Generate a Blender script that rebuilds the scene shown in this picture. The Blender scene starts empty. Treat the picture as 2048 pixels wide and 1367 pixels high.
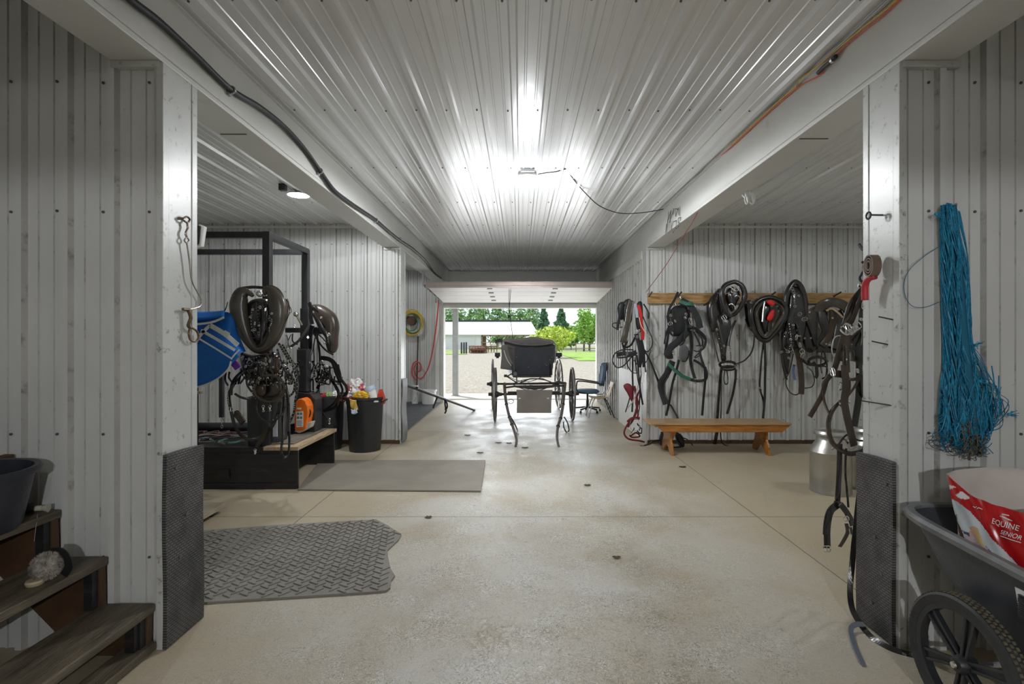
import bpy, math, random
from mathutils import Vector, Matrix
R = math.radians
PI = math.pi
random.seed(7)
SC = bpy.context.scene
COL = SC.collection

# ------------------------------------------------------------------ camera
F = 1000.0; VX = 1040.0; VY = 681.0; H = 1.52
cd = bpy.data.cameras.new('camera'); cam = bpy.data.objects.new('camera', cd); COL.objects.link(cam)
cam.location = (0, 0, H); cam.rotation_euler = (PI/2, 0, 0)
cd.sensor_width = 36; cd.lens = 36*F/2048; cd.clip_start = 0.05; cd.clip_end = 600
cd.shift_x = -(VX-1024)/2048; cd.shift_y = -(683.5-VY)/2048
SC.camera = cam
SC.view_settings.view_transform = 'Standard'; SC.view_settings.look = 'None'
SC.view_settings.gamma = 1; SC.view_settings.exposure = 0.42
SC.view_settings.use_curve_mapping = False

# ------------------------------------------------------------------ world and lights
w = bpy.data.worlds.new('world'); SC.world = w; w.use_nodes = True
bg = w.node_tree.nodes['Background']
bg.inputs[0].default_value = (0.80, 0.90, 1.0, 1); bg.inputs[1].default_value = 0.95
sd = bpy.data.lights.new('sun', 'SUN'); sd.energy = 2.9; sd.angle = R(0.6); sd.color = (1, 0.96, 0.88)
sun = bpy.data.objects.new('sun', sd); COL.objects.link(sun)
sun.rotation_euler = Vector((0.28, -0.34, -1)).to_track_quat('-Z', 'Y').to_euler()

def lamp(name, loc, watts, radius=0.09, color=(1, 0.97, 0.92), kind='POINT', spot=R(172), blend=0.25):
    d = bpy.data.lights.new(name, kind); d.energy = watts; d.color = color
    d.shadow_soft_size = radius
    if kind == 'SPOT': d.spot_size = spot; d.spot_blend = blend
    o = bpy.data.objects.new(name, d); COL.objects.link(o); o.location = loc
    return o
def area(name, loc, sx, sy, watts, direction, color=(1, 1, 1)):
    d = bpy.data.lights.new(name, 'AREA'); d.shape = 'RECTANGLE'; d.size = sx; d.size_y = sy; d.energy = watts; d.color = color
    o = bpy.data.objects.new(name, d); COL.objects.link(o); o.location = loc
    o.rotation_euler = Vector(direction).to_track_quat('-Z', 'Y').to_euler()
    return o
# daylight entering through the open front door
fl_ = area('front_door_daylight', (0.0, 13.0, 0.75), 3.5, 1.4, 48, (0, -1, 0.15), (0.93, 0.96, 1.0)); fl_.data.specular_factor = .45

# ------------------------------------------------------------------ materials
MATS = {}
def mat(name, col, rough=0.6, metal=0.0, var=0.0, vscale=4.0, bump=0.0, bscale=40.0, spec=0.5, emit=None, estr=0, coat=0.0, stretch=(1,1,1), dirt=None, dscale=3.0, dlow=.55, dhigh=.75, trans=0.0):
    if name in MATS: return MATS[name]
    m = bpy.data.materials.new(name); m.use_nodes = True; nt = m.node_tree; N = nt.nodes; L = nt.links
    b = N['Principled BSDF']
    b.inputs['Base Color'].default_value = (*col, 1); b.inputs['Roughness'].default_value = rough
    b.inputs['Metallic'].default_value = metal; b.inputs['Specular IOR Level'].default_value = spec
    b.inputs['Coat Weight'].default_value = coat
    if emit: b.inputs['Emission Color'].default_value = (*emit, 1); b.inputs['Emission Strength'].default_value = estr
    tc = N.new('ShaderNodeTexCoord'); mp = N.new('ShaderNodeMapping'); mp.inputs['Scale'].default_value = stretch
    L.new(tc.outputs['Object'], mp.inputs['Vector'])
    last = None
    if var > 0:
        n = N.new('ShaderNodeTexNoise'); n.inputs['Scale'].default_value = vscale; n.inputs['Detail'].default_value = 6
        L.new(mp.outputs[0], n.inputs['Vector'])
        r = N.new('ShaderNodeValToRGB'); r.color_ramp.elements[0].position = .3; r.color_ramp.elements[1].position = .7
        r.color_ramp.elements[0].color = (*[c*(1-var) for c in col], 1); r.color_ramp.elements[1].color = (*[min(1, c*(1+var)) for c in col], 1)
        L.new(n.outputs['Fac'], r.inputs[0]); last = r.outputs[0]
    if dirt:
        n2 = N.new('ShaderNodeTexNoise'); n2.inputs['Scale'].default_value = dscale; n2.inputs['Detail'].default_value = 8; n2.inputs['Roughness'].default_value = .7
        L.new(mp.outputs[0], n2.inputs['Vector'])
        r2 = N.new('ShaderNodeValToRGB'); r2.color_ramp.elements[0].position = dlow; r2.color_ramp.elements[1].position = dhigh
        L.new(n2.outputs['Fac'], r2.inputs[0])
        mx = N.new('ShaderNodeMix'); mx.data_type = 'RGBA'; L.new(r2.outputs[0], mx.inputs[0])
        if last: L.new(last, mx.inputs[6])
        else: mx.inputs[6].default_value = (*col, 1)
        mx.inputs[7].default_value = (*dirt, 1); last = mx.outputs[2]
    if last: L.new(last, b.inputs['Base Color'])
    if bump > 0:
        n3 = N.new('ShaderNodeTexNoise'); n3.inputs['Scale'].default_value = bscale; n3.inputs['Detail'].default_value = 5
        L.new(mp.outputs[0], n3.inputs['Vector'])
        bp = N.new('ShaderNodeBump'); bp.inputs['Strength'].default_value = bump; bp.inputs['Distance'].default_value = .01
        L.new(n3.outputs['Fac'], bp.inputs['Height']); L.new(bp.outputs[0], b.inputs['Normal'])
    MATS[name] = m; return m

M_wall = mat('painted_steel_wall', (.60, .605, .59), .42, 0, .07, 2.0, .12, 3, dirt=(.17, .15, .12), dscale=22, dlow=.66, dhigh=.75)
M_flank = mat('shaded_dusty_flank', (.40, .395, .37), .6, 0, .15, 3, dirt=(.12, .10, .08), dscale=9, dlow=.55, dhigh=.75)  # darker flank colour paints in the ribs' shade, with some dust
M_wallsm = mat('painted_steel_trim', (.70, .70, .66), .38, 0, .06, 2.5, .10, 4, dirt=(.22, .19, .15), dscale=9, dlow=.62, dhigh=.80)
M_pillar = mat('scuffed_pillar_trim', (.55, .56, .54), .33, 0, .07, 3, .18, 6, dirt=(.16, .14, .11), dscale=20, dlow=.58, dhigh=.70)
M_ceil = mat('white_steel_ceiling', (.79, .80, .81), .22, 0.15, .03, 1.2, .10, 2.2, spec=.7)
M_beam = mat('beam_wrap', (.66, .66, .63), .40, 0, .05, 1.5, .16, 2.0, dirt=(.42, .33, .22), dscale=2.2, dlow=.62, dhigh=.85)
M_dkscrew = mat('screw', (.12, .12, .12), .5, .4)
M_black = mat('black_plastic', (.022, .023, .026), .45, 0, .2, 8, .1, 30)
M_leather = mat('black_leather', (.013, .011, .010), .24, 0, .3, 14, .15, 60, spec=.7, coat=.3)
M_brownl = mat('brown_leather', (.055, .036, .022), .32, 0, .35, 10, .2, 50)
M_oldl = mat('worn_grey_leather', (.070, .060, .046), .24, 0, .25, 7, .12, 40)
M_nylon = mat('black_nylon', (.012, .013, .015), .5, 0, .2, 30, .15, 120)
M_chrome = mat('chrome', (.72, .71, .68), .22, 1.0, .1, 20)
M_rubber = mat('rubber', (.055, .055, .057), .75, 0, .25, 6, .3, 60)
M_steelblack = mat('black_painted_steel', (.028, .028, .030), .38, 0, .25, 9, .15, 30, dirt=(.25, .23, .2), dscale=14, dlow=.68, dhigh=.76)
M_blackwood = mat('black_painted_wood', (.020, .019, .020), .42, 0, .3, 6, .25, 25, stretch=(1, 1, 4), dirt=(.10, .07, .05), dscale=6, dlow=.62, dhigh=.8)
M_tan = mat('raw_plank', (.42, .31, .19), .6, 0, .3, 7, .2, 20, stretch=(6, 1, 6))
M_board = mat('stained_pine', (.40, .235, .085), .45, 0, .35, 6, .15, 18, stretch=(1.2, 8, 8))
M_bench = mat('varnished_pine', (.42, .17, .035), .28, 0, .4, 5, .08, 18, stretch=(.8, 8, 8), spec=.6)
M_stair = mat('old_stair_wood', (.105, .085, .058), .5, 0, .5, 4, .4, 18, stretch=(8, 1, 8), dirt=(.33, .28, .2), dscale=3.5, dlow=.60, dhigh=.80)
M_stringer = mat('brown_stair_wood', (.075, .038, .018), .6, 0, .3, 6, .2, 20)
M_bright = mat('milk_can_metal', (.50, .49, .46), .36, .9, .18, 5, .15, 12)
M_white = mat('white_paint', (.8, .8, .78), .5, 0, .04, 3)
M_red = mat('red', (.55, .02, .02), .45, 0, .1, 10)
M_blue = mat('blue_fabric', (.0, .11, .42), .65, 0, .15, 6, .3, 25)
M_twine = mat('blue_twine', (.008, .16, .29), .5, 0, .6, 90)
M_orange = mat('orange_plastic', (.85, .17, .01), .35, 0)
M_galv = mat('galvanised', (.48, .49, .5), .45, .6, .12, 6)
M_glow = mat('lamp_glow', (1, 1, 1), .5, 0, emit=(1, .99, .96), estr=18)

def node_floor():
    m = bpy.data.materials.new('concrete_floor'); m.use_nodes = True; nt = m.node_tree; N = nt.nodes; L = nt.links
    b = N['Principled BSDF']; tc = N.new('ShaderNodeTexCoord'); O = tc.outputs['Object']
    def noise(s, d=6, r=.6, dist=0, src=O):
        n = N.new('ShaderNodeTexNoise'); n.inputs['Scale'].default_value = s; n.inputs['Detail'].default_value = d
        n.inputs['Roughness'].default_value = r; n.inputs['Distortion'].default_value = dist; L.new(src, n.inputs['Vector']); return n.outputs['Fac']
    def ramp(src, stops):
        r = N.new('ShaderNodeValToRGB'); e = r.color_ramp.elements
        e[0].position, e[0].color = stops[0][0], (*stops[0][1], 1); e[1].position, e[1].color = stops[-1][0], (*stops[-1][1], 1)
        for p, c in stops[1:-1]:
            q = e.new(p); q.color = (*c, 1)
        L.new(src, r.inputs[0]); return r.outputs[0]
    def math_(op, a, b_=None, c=None):
        n = N.new('ShaderNodeMath'); n.operation = op
        for i, v in enumerate((a, b_, c)):
            if v is None: continue
            if isinstance(v, (int, float)): n.inputs[i].default_value = v
            else: L.new(v, n.inputs[i])
        return n.outputs[0]
    def mix(f, a, b_):
        n = N.new('ShaderNodeMix'); n.data_type = 'RGBA'
        L.new(f, n.inputs[0]) if not isinstance(f, float) else setattr(n.inputs[0], 'default_value', f)
        L.new(a, n.inputs[6]) if not isinstance(a, tuple) else setattr(n.inputs[6], 'default_value', (*a, 1))
        L.new(b_, n.inputs[7]) if not isinstance(b_, tuple) else setattr(n.inputs[7], 'default_value', (*b_, 1))
        return n.outputs[2]
    base = ramp(noise(1.1, 7, .62), [(.30, (.38, .325, .24)), (.5, (.47, .415, .325)), (.7, (.53, .485, .40))])
    # straw flecks and etched scribbles down the walked lane
    fl = noise(34, 4, .7, 2.5); fine = ramp(fl, [(.40, (.72, .70, .66)), (.5, (1, 1, 1)), (.60, (1.18, 1.18, 1.18))])
    mul = N.new('ShaderNodeMix'); mul.data_type = 'RGBA'; mul.blend_type = 'MULTIPLY'; L.new(base, mul.inputs[6]); L.new(fine, mul.inputs[7])
    sp = N.new('ShaderNodeSeparateXYZ'); L.new(O, sp.inputs[0])
    lane = math_('ABSOLUTE', math_('SUBTRACT', sp.outputs[0], 0.15))
    lanef = N.new('ShaderNodeMapRange'); L.new(lane, lanef.inputs[0]); lanef.inputs[1].default_value = .6; lanef.inputs[2].default_value = 2.0; lanef.inputs[3].default_value = 1; lanef.inputs[4].default_value = 0.12
    L.new(lanef.outputs[0], mul.inputs[0])
    col = mix(lanef.outputs[0], mix(.65, mul.outputs[2], (.44, .355, .215)), mul.outputs[2])
    sheen_patch = ramp(noise(.9, 4, .6, .4), [(.42, (0, 0, 0)), (.62, (1, 1, 1))])  # whiter patches paint the bright floor reflection into the lane colour
    pf = math_('MULTIPLY', math_('MULTIPLY', sheen_patch, lanef.outputs[0]), .8); col = mix(pf, col, (.62, .61, .57))
    def squig(sc, dist, wd): return math_('LESS_THAN', math_('ABSOLUTE', math_('SUBTRACT', noise(sc, 2, .5, dist), .5)), wd)
    gate = ramp(noise(3.0, 5), [(.40, (0, 0, 0)), (.60, (1, 1, 1))])
    s1 = math_('MULTIPLY', math_('MULTIPLY', squig(20, 3.0, .026), gate), math_('MULTIPLY', lanef.outputs[0], .8)); col = mix(s1, col, (.16, .145, .12))
    s2 = math_('MULTIPLY', math_('MULTIPLY', squig(24, 3.5, .026), gate), math_('MULTIPLY', lanef.outputs[0], .85)); col = mix(s2, col, (.78, .78, .75))
    st = ramp(noise(2.6, 9, .72, .6), [(.60, (0, 0, 0)), (.74, (1, 1, 1))])
    stf = math_('MULTIPLY', st, .45); col = mix(stf, col, (.22, .185, .13))
    sk = ramp(noise(60, 3, .6, 1.0), [(.69, (0, 0, 0)), (.72, (1, 1, 1))]); col = mix(math_('MULTIPLY', sk, .7), col, (.13, .11, .07))
    # sawn joints
    def line(src, pos, wd):
        return math_('LESS_THAN', math_('ABSOLUTE', math_('SUBTRACT', src, pos)), wd)
    wob = math_('MULTIPLY', math_('SUBTRACT', noise(6, 3), .5), .01)
    yy = math_('ADD', sp.outputs[1], wob); xx = math_('ADD', sp.outputs[0], wob)
    ln = line(yy, 4.32, .006)
    for s, p, wd in ((yy, 8.37, .006), (xx, -1.88, .005), (xx, 2.05, .005)):
        ln = math_('MAXIMUM', ln, line(s, p, wd))
    col = mix(math_('MULTIPLY', ln, .75), col, (.10, .085, .06))
    L.new(col, b.inputs['Base Color'])
    rg = ramp(noise(2.2, 5), [(.35, (.24, .24, .24)), (.65, (.46, .46, .46))])
    rr = mix(lanef.outputs[0], (.62, .62, .62), rg); L.new(rr, b.inputs['Roughness'])
    bp = N.new('ShaderNodeBump'); bp.inputs['Strength'].default_value = .42; bp.inputs['Distance'].default_value = .006
    L.new(math_('ADD', fl, math_('MULTIPLY', ln, -2.0)), bp.inputs['Height']); L.new(bp.outputs[0], b.inputs['Normal'])
    return m
def node_brick(name, c1, c2, scale, bumpd, axis, rough=.7):
    """rubber with a basket/brick tread"""
    m = bpy.data.materials.new(name); m.use_nodes = True; nt = m.node_tree; N = nt.nodes; L = nt.links
    b = N['Principled BSDF']; tc = N.new('ShaderNodeTexCoord'); mp = N.new('ShaderNodeMapping')
    sp = N.new('ShaderNodeSeparateXYZ'); cb = N.new('ShaderNodeCombineXYZ'); L.new(tc.outputs['Object'], sp.inputs[0])
    L.new(sp.outputs[axis[0]], cb.inputs[0]); L.new(sp.outputs[axis[1]], cb.inputs[1]); L.new(cb.outputs[0], mp.inputs[0])
    br = N.new('ShaderNodeTexBrick'); br.inputs['Scale'].default_value = scale; br.inputs['Mortar Size'].default_value = .045
    br.inputs['Color1'].default_value = (*c1, 1); br.inputs['Color2'].default_value = (*c1, 1); br.inputs['Mortar'].default_value = (*c2, 1)
    L.new(mp.outputs[0], br.inputs['Vector']); b.inputs['Roughness'].default_value = rough
    n = N.new('ShaderNodeTexNoise'); n.inputs['Scale'].default_value = 9; n.inputs['Detail'].default_value = 6; L.new(tc.outputs['Object'], n.inputs[0])
    r = N.new('ShaderNodeValToRGB'); r.color_ramp.elements[0].position = .35; r.color_ramp.elements[1].position = .75
    r.color_ramp.elements[0].color = (.6, .6, .6, 1); r.color_ramp.elements[1].color = (1.5, 1.45, 1.35, 1); L.new(n.outputs['Fac'], r.inputs[0])
    mu = N.new('ShaderNodeMix'); mu.data_type = 'RGBA'; mu.blend_type = 'MULTIPLY'; mu.inputs[0].default_value = 1
    L.new(br.outputs['Color'], mu.inputs[6]); L.new(r.outputs[0], mu.inputs[7]); L.new(mu.outputs[2], b.inputs['Base Color'])
    bp = N.new('ShaderNodeBump'); bp.inputs['Strength'].default_value = .8; bp.inputs['Distance'].default_value = bumpd; bp.invert = True
    L.new(br.outputs['Fac'], bp.inputs['Height']); L.new(bp.outputs[0], b.inputs['Normal'])
    return m
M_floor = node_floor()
M_tread_mat = node_brick('pebbled_rubber', (.11, .11, .115), (.022, .022, .024), 19, .006, (1, 2), .5)
M_gravel = mat('gravel', (.36, .33, .28), .9, 0, .35, 9, .6, 14, dirt=(.20, .18, .15), dscale=16, dlow=.52, dhigh=.62)
M_grass = mat('lawn', (.24, .38, .07), .9, 0, .25, .8, .3, 8)
M_apron = mat('concrete_apron', (.62, .60, .55), .8, 0, .1, 3)

# ------------------------------------------------------------------ mesh helpers
def P(x, y, Y):
    return Vector(((x-VX)*Y/F, Y, H-(y-VY)*Y/F))
def catmull(pts, n=6, closed=False):
    pts = [Vector(p) for p in pts]
    if len(pts) < 3 and not closed:
        return [pts[0].lerp(pts[-1], i/n) for i in range(n+1)]
    out = []; m = len(pts); rng = m if closed else m-1
    for i in range(rng):
        if closed: a, b, c, d = pts[(i-1) % m], pts[i], pts[(i+1) % m], pts[(i+2) % m]
        else: a, b, c, d = pts[max(i-1, 0)], pts[i], pts[i+1], pts[min(i+2, m-1)]
        for k in range(n):
            t = k/n
            out.append(.5*((2*b)+(c-a)*t+(2*a-5*b+4*c-d)*t*t+(3*b-a-3*c+d)*t*t*t))
    if not closed: out.append(pts[-1])
    return out
class MB:
    def __init__(s): s.v = []; s.f = []; s.mi = []; s.cur = 0
    def add(s, vs, fs):
        o = len(s.v); s.v += [tuple(v) for v in vs]; s.f += [tuple(i+o for i in f) for f in fs]; s.mi += [s.cur]*len(fs); return s
    def box(s, a, b):
        x0, y0, z0 = a; x1, y1, z1 = b
        return s.add([(x0,y0,z0),(x1,y0,z0),(x1,y1,z0),(x0,y1,z0),(x0,y0,z1),(x1,y0,z1),(x1,y1,z1),(x0,y1,z1)],
                     [(0,3,2,1),(4,5,6,7),(0,1,5,4),(1,2,6,5),(2,3,7,6),(3,0,4,7)])
    def bar(s, p, q, wd, ht, up=(0,0,1)):
        return s.sweep([p, q], [(-wd/2,-ht/2),(wd/2,-ht/2),(wd/2,ht/2),(-wd/2,ht/2)], up=up)
    def sweep(s, pts, sec, closed=False, up=(0,0,1), scales=None):
        """sec in (side, normal) plane; up = normal hint"""
        pts = [Vector(p) for p in pts]; n = len(pts); k = len(sec); vs = []; up = Vector(up); lastw = None
        for i, p in enumerate(pts):
            if closed: t = pts[(i+1) % n]-pts[(i-1) % n]
            else: t = pts[min(i+1, n-1)]-pts[max(i-1, 0)]
            if t.length < 1e-9: t = Vector((0, 0, 1))
            t.normalize(); wv = t.cross(up)
            if wv.length < .05: wv = lastw if lastw is not None else t.orthogonal()
            wv = wv.normalized()
            if lastw is not None and wv.dot(lastw) < 0 and not closed: wv = -wv
            lastw = wv; nv = wv.cross(t).normalized(); sc = scales[i] if scales else 1
            if not isinstance(sc, tuple): sc = (sc, sc)
            for a, b in sec: vs.append(p+wv*a*sc[0]+nv*b*sc[1])
        fs = []
        for i in range(n if closed else n-1):
            j = (i+1) % n
            for q in range(k): fs.append((i*k+q, i*k+(q+1) % k, j*k+(q+1) % k, j*k+q))
        if not closed: fs.append(tuple(range(k-1, -1, -1))); fs.append(tuple((n-1)*k+q for q in range(k)))
        return s.add(vs, fs)
    def tube(s, pts, r, seg=8, closed=False, scales=None, up=(.13,.21,.97)):
        return s.sweep(pts, [(r*math.cos(2*PI*q/seg), r*math.sin(2*PI*q/seg)) for q in range(seg)], closed, up, scales)
    def strap(s, pts, wd, th=.004, n=6, closed=False, up=(0,-1,0)):
        h = wd/2
        return s.sweep(catmull(pts, n, closed), [(-h,-th/2),(-h*.9,-th*.5),(h*.9,-th*.5),(h,-th/2),(h,th/2),(-h,th/2)], closed, up)
    def lathe(s, prof, c=(0,0,0), seg=32, axis='z', a0=0, a1=2*PI):
        vs = []; fs = []; n = len(prof); full = abs(a1-a0-2*PI) < 1e-6; m = seg if full else seg+1
        for i in range(m):
            a = a0+(a1-a0)*i/seg; ca, sa = math.cos(a), math.sin(a)
            for r, z in prof:
                if axis == 'z': v = (c[0]+r*ca, c[1]+r*sa, c[2]+z)
                elif axis == 'x': v = (c[0]+z, c[1]+r*ca, c[2]+r*sa)
                else: v = (c[0]+r*ca, c[1]+z, c[2]+r*sa)
                vs.append(v)
        for i in range(seg):
            j = (i+1) % m
            for k in range(n-1): fs.append((i*n+k, j*n+k, j*n+k+1, i*n+k+1))
        return s.add(vs, fs)
    def ell(s, c, r, seg=14, ring=9, jit=0):
        vs = []; fs = []
        for i in range(ring+1):
            th = PI*i/ring
            for j in range(seg):
                a = 2*PI*j/seg; q = 1+(random.uniform(-jit, jit) if 0 < i < ring else 0)
                vs.append((c[0]+r[0]*math.sin(th)*math.cos(a)*q, c[1]+r[1]*math.sin(th)*math.sin(a)*q, c[2]+r[2]*math.cos(th)*q))
        for i in range(ring):
            for j in range(seg): fs.append((i*seg+j, (i+1)*seg+j, (i+1)*seg+(j+1) % seg, i*seg+(j+1) % seg))
        return s.add(vs, fs)
    def prism(s, poly, d, off):
        """poly: list of 3D points, extruded by vector d, offset off"""
        off = Vector(off); d = Vector(d); n = len(poly); a = [Vector(p)+off for p in poly]; b = [p+d for p in a]
        fs = [tuple(range(n-1, -1, -1)), tuple(range(n, 2*n))]
        for i in range(n): fs.append((i, (i+1) % n, n+(i+1) % n, n+i))
        return s.add(a+b, fs)
    def grid(s, fn, nu, nv, th=0, thdir=(0,0,1)):
        vs = [Vector(fn(i/nu, j/nv)) for i in range(nu+1) for j in range(nv+1)]; W = nv+1
        fs = [(i*W+j, (i+1)*W+j, (i+1)*W+j+1, i*W+j+1) for i in range(nu) for j in range(nv)]
        if th:
            d = Vector(thdir)*th; n = len(vs); vs += [v+d for v in vs]
            fs += [tuple(reversed([q+n for q in f])) for f in list(fs)]
            edge = [(i*W, (i+1)*W) for i in range(nu)]+[((i+1)*W+nv, i*W+nv) for i in range(nu)]+[(j+1, j) for j in range(nv)]+[(nu*W+j, nu*W+j+1) for j in range(nv)]
            for a, b in edge: fs.append((b, a, a+n, b+n))
        return s.add(vs, fs)
    def build(s, name, mats, parent=None, smooth=False, bevel=0, sub=0, label=None):
        me = bpy.data.meshes.new(name); me.from_pydata(s.v, [], s.f); 
        if not isinstance(mats, (list, tuple)): mats = [mats]
        for m in mats: me.materials.append(m)
        if len(mats) > 1: me.polygons.foreach_set('material_index', s.mi)
        if smooth:
            me.polygons.foreach_set('use_smooth', [True]*len(me.polygons))
        me.update(); o = bpy.data.objects.new(name, me); COL.objects.link(o)
        if parent:
            o.parent = parent
            # vertices are given in world space when the thing has a location
            if parent.get('_world'): o.matrix_parent_inverse = Matrix.Translation(-Vector(parent['_world']))
        if smooth and smooth != 'all':
            md = o.modifiers.new('edge', 'EDGE_SPLIT'); md.split_angle = R(38)
        if bevel:
            md = o.modifiers.new('bevel', 'BEVEL'); md.width = bevel; md.segments = 2; md.limit_method = 'ANGLE'; md.angle_limit = R(40)
        if sub:
            md = o.modifiers.new('sub', 'SUBSURF'); md.levels = sub; md.render_levels = sub
        if label: o['label'] = label
        return o
def tag(o, label=None, cat=None, group=None, kind=None):
    if label: o['label'] = label
    if cat: o['category'] = cat
    if group: o['group'] = group
    if kind: o['kind'] = kind
    return o
WORLD = {}
def thing(name, label, cat, loc=(0,0,0), group=None, world=True, rz=0):
    """Empty at the thing's base; parts are given in world coordinates if world=True"""
    o = bpy.data.objects.new(name, None); COL.objects.link(o); o.location = loc; o.rotation_euler = (0, 0, rz)
    o.empty_display_size = .1
    if world: o['_world'] = tuple(loc)
    return tag(o, label, cat, group)
def struct(mb, name, mats, parent=None, **k):
    o = mb.build(name, mats, parent, **k)
    if not parent: o['kind'] = 'structure'
    return o
def prof(x0, x1, rib0, pitch=.2286, h=.024):
    """1-D ribbed steel profile: list of (x, height)"""
    out = [(x0, 0)]; k0 = math.floor((x0-rib0)/pitch)-1; k1 = math.ceil((x1-rib0)/pitch)+1
    for k in range(k0, k1+1):
        c = rib0+k*pitch
        for a, b in ((-.027, 0), (-.016, h), (.016, h), (.027, 0)): out.append((c+a, b))
        for q in (1/3, 2/3):
            m = c+q*pitch
            for a, b in ((-.009, 0), (-.005, .006), (.005, .006), (.009, 0)): out.append((m+a, b))
    out = [p for p in out if x0 <= p[0] <= x1]; out.append((x1, 0)); return out
def ribwall(mb, x0, x1, z0, z1, Y, rib0, sgn=-1):
    """wall in the XZ plane; ribs stand out toward sgn*Y"""
    pr = prof(x0, x1, rib0); n = len(pr)
    for i in range(n-1):
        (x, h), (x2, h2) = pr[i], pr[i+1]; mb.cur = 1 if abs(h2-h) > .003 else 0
        mb.add([(x, Y+sgn*h, z0), (x2, Y+sgn*h2, z0), (x2, Y+sgn*h2, z1), (x, Y+sgn*h, z1)], [(0, 1, 2, 3)])
    mb.cur = 0

# ------------------------------------------------------------------ setting
XL, XR = -1.76, 1.87; BL, BR = -2.01, 2.13; ZB = 2.894; ZC = 3.257
YN0, YN1 = 2.48, 2.70; YB0, YB1 = 7.40, 7.66; YF = 12.36
SX = 5.7; YR = -4.0
# floor
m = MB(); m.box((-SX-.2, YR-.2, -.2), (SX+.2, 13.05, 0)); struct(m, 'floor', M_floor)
# ceiling: ribs run down the barn
m = MB(); pr = prof(-SX, SX, -.04); n = len(pr)
m.add([(x, YR, ZC-h) for x, h in pr]+[(x, YF+.1, ZC-h) for x, h in pr], [(i, i+1, n+i+1, n+i) for i in range(n-1)])
m.add([(-SX-.3, YR-.3, ZC+.06), (SX+.3, YR-.3, ZC+.06), (SX+.3, YF+.35, ZC+.06), (-SX-.3, YF+.35, ZC+.06)], [(0, 1, 2, 3)])
ceil = struct(m, 'ceiling', M_ceil)
sc_ = MB()
for yy in (-1.2, .05, 1.3, 2.55, 3.77, 5.02, 6.27, 7.5, 8.7, 9.95, 11.2):
    for k in range(-8, 9):
        x = -.04+.2286*k-.055
        if XL+.02 < x < XR-.02: sc_.lathe([(0, -.007), (.006, -.007), (.007, 0)], (x+random.uniform(-.004, .004), yy+random.uniform(-.01, .01), ZC), 6)
    for k in range(9, 23):
        for s in (-1, 1):
            x = -.04+.2286*k*s-.055
            if abs(x) < SX and yy > 2.8: sc_.lathe([(0, -.006), (.005, -.006), (.006, 0)], (x, yy+random.uniform(-.01, .01), ZC), 6)
o = sc_.build('screw_head', M_dkscrew, ceil); o['kind'] = 'stuff'
# near partition walls and their end pillars
def screws(mb, xs, zs, Y):
    for x in xs:
        for z in zs:
            mb.lathe([(.007, 0), (.007, -.006), (0, -.007)], (x, Y, z+random.uniform(-.004, .004)), 6, 'y')
for side, x0, x1, rib in (('near_left', -SX, XL-.012, -2.01), ('near_right', XR+.012, SX, 2.08)):
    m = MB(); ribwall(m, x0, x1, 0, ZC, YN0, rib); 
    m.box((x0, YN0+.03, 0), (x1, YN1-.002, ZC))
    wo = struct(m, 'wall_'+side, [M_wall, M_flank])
    s2 = MB(); screws(s2, [rib-.055+.2286*k for k in range(-16, 17) if x0+.03 < rib-.055+.2286*k < x1-.03], (.45, 1.06, 2.16, 2.8), YN0)
    o = s2.build('screw_head', M_dkscrew, wo); o['kind'] = 'stuff'
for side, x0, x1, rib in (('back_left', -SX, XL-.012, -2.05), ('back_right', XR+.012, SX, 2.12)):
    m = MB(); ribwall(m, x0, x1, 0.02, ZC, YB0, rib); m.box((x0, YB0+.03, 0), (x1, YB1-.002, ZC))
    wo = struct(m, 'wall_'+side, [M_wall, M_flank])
    s2 = MB(); screws(s2, [rib-.05+.2286*k for k in range(-16, 17) if x0+.03 < rib-.05+.2286*k < x1-.03], (.35, .95, 1.6, 2.25, 2.95), YB0)
    o = s2.build('screw_head', M_dkscrew, wo); o['kind'] = 'stuff'
    m = MB(); m.box((x0, YB0-.028, 0), (x1, YB0+.01, .055)); struct(m, 'baseboard_'+side, M_stringer)
    m = MB(); m.box((x0, YB0-.035, ZC-.075), (x1, YB0+.01, ZC-.045)); m.box((x0, YB0-.005, ZC-.05), (x1, YB0+.01, ZC)); struct(m, 'trim_'+side, M_wallsm)
# smooth end faces (pillars) with corner trims
def pillar(name, xf, sgn, y0, y1, matr):
    """xf face plane, sgn = direction into the wall"""
    m = MB(); t = .012
    m.box((min(xf, xf+sgn*t), y0+.02, 0), (max(xf, xf+sgn*t), y1-.02, ZB))
    for ya, yb in ((y0-.022, y0+.022), (y1-.022, y1+.022)):
        m.box((min(xf-sgn*.004, xf+sgn*.03), ya, 0), (max(xf-sgn*.004, xf+sgn*.03), yb, ZB-.002))
    return struct(m, name, matr, bevel=.003)
pillar('trim_near_left', XL, -1, YN0, YN1, M_pillar); pillar('trim_near_right', XR, 1, YN0, YN1, M_pillar)
pillar('trim_far_left', XL, -1, YB0, YB1, M_pillar); pillar('trim_far_right', XR, 1, YB0, YB1, M_pillar)
# caps where the wall panels meet the beams
for nm, xa, xb, yy in (('trim_1', BL+.005, XL-.01, YN0), ('trim_2', XR+.01, BR+.03, YN0), ('trim_3', BL, XL-.01, YB0), ('trim_4', XR+.01, BR, YB0)):
    m = MB(); m.box((xa, yy-.034, ZB-.034), (xb, yy, ZB-.001)); struct(m, nm, M_pillar, bevel=.003)
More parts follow.
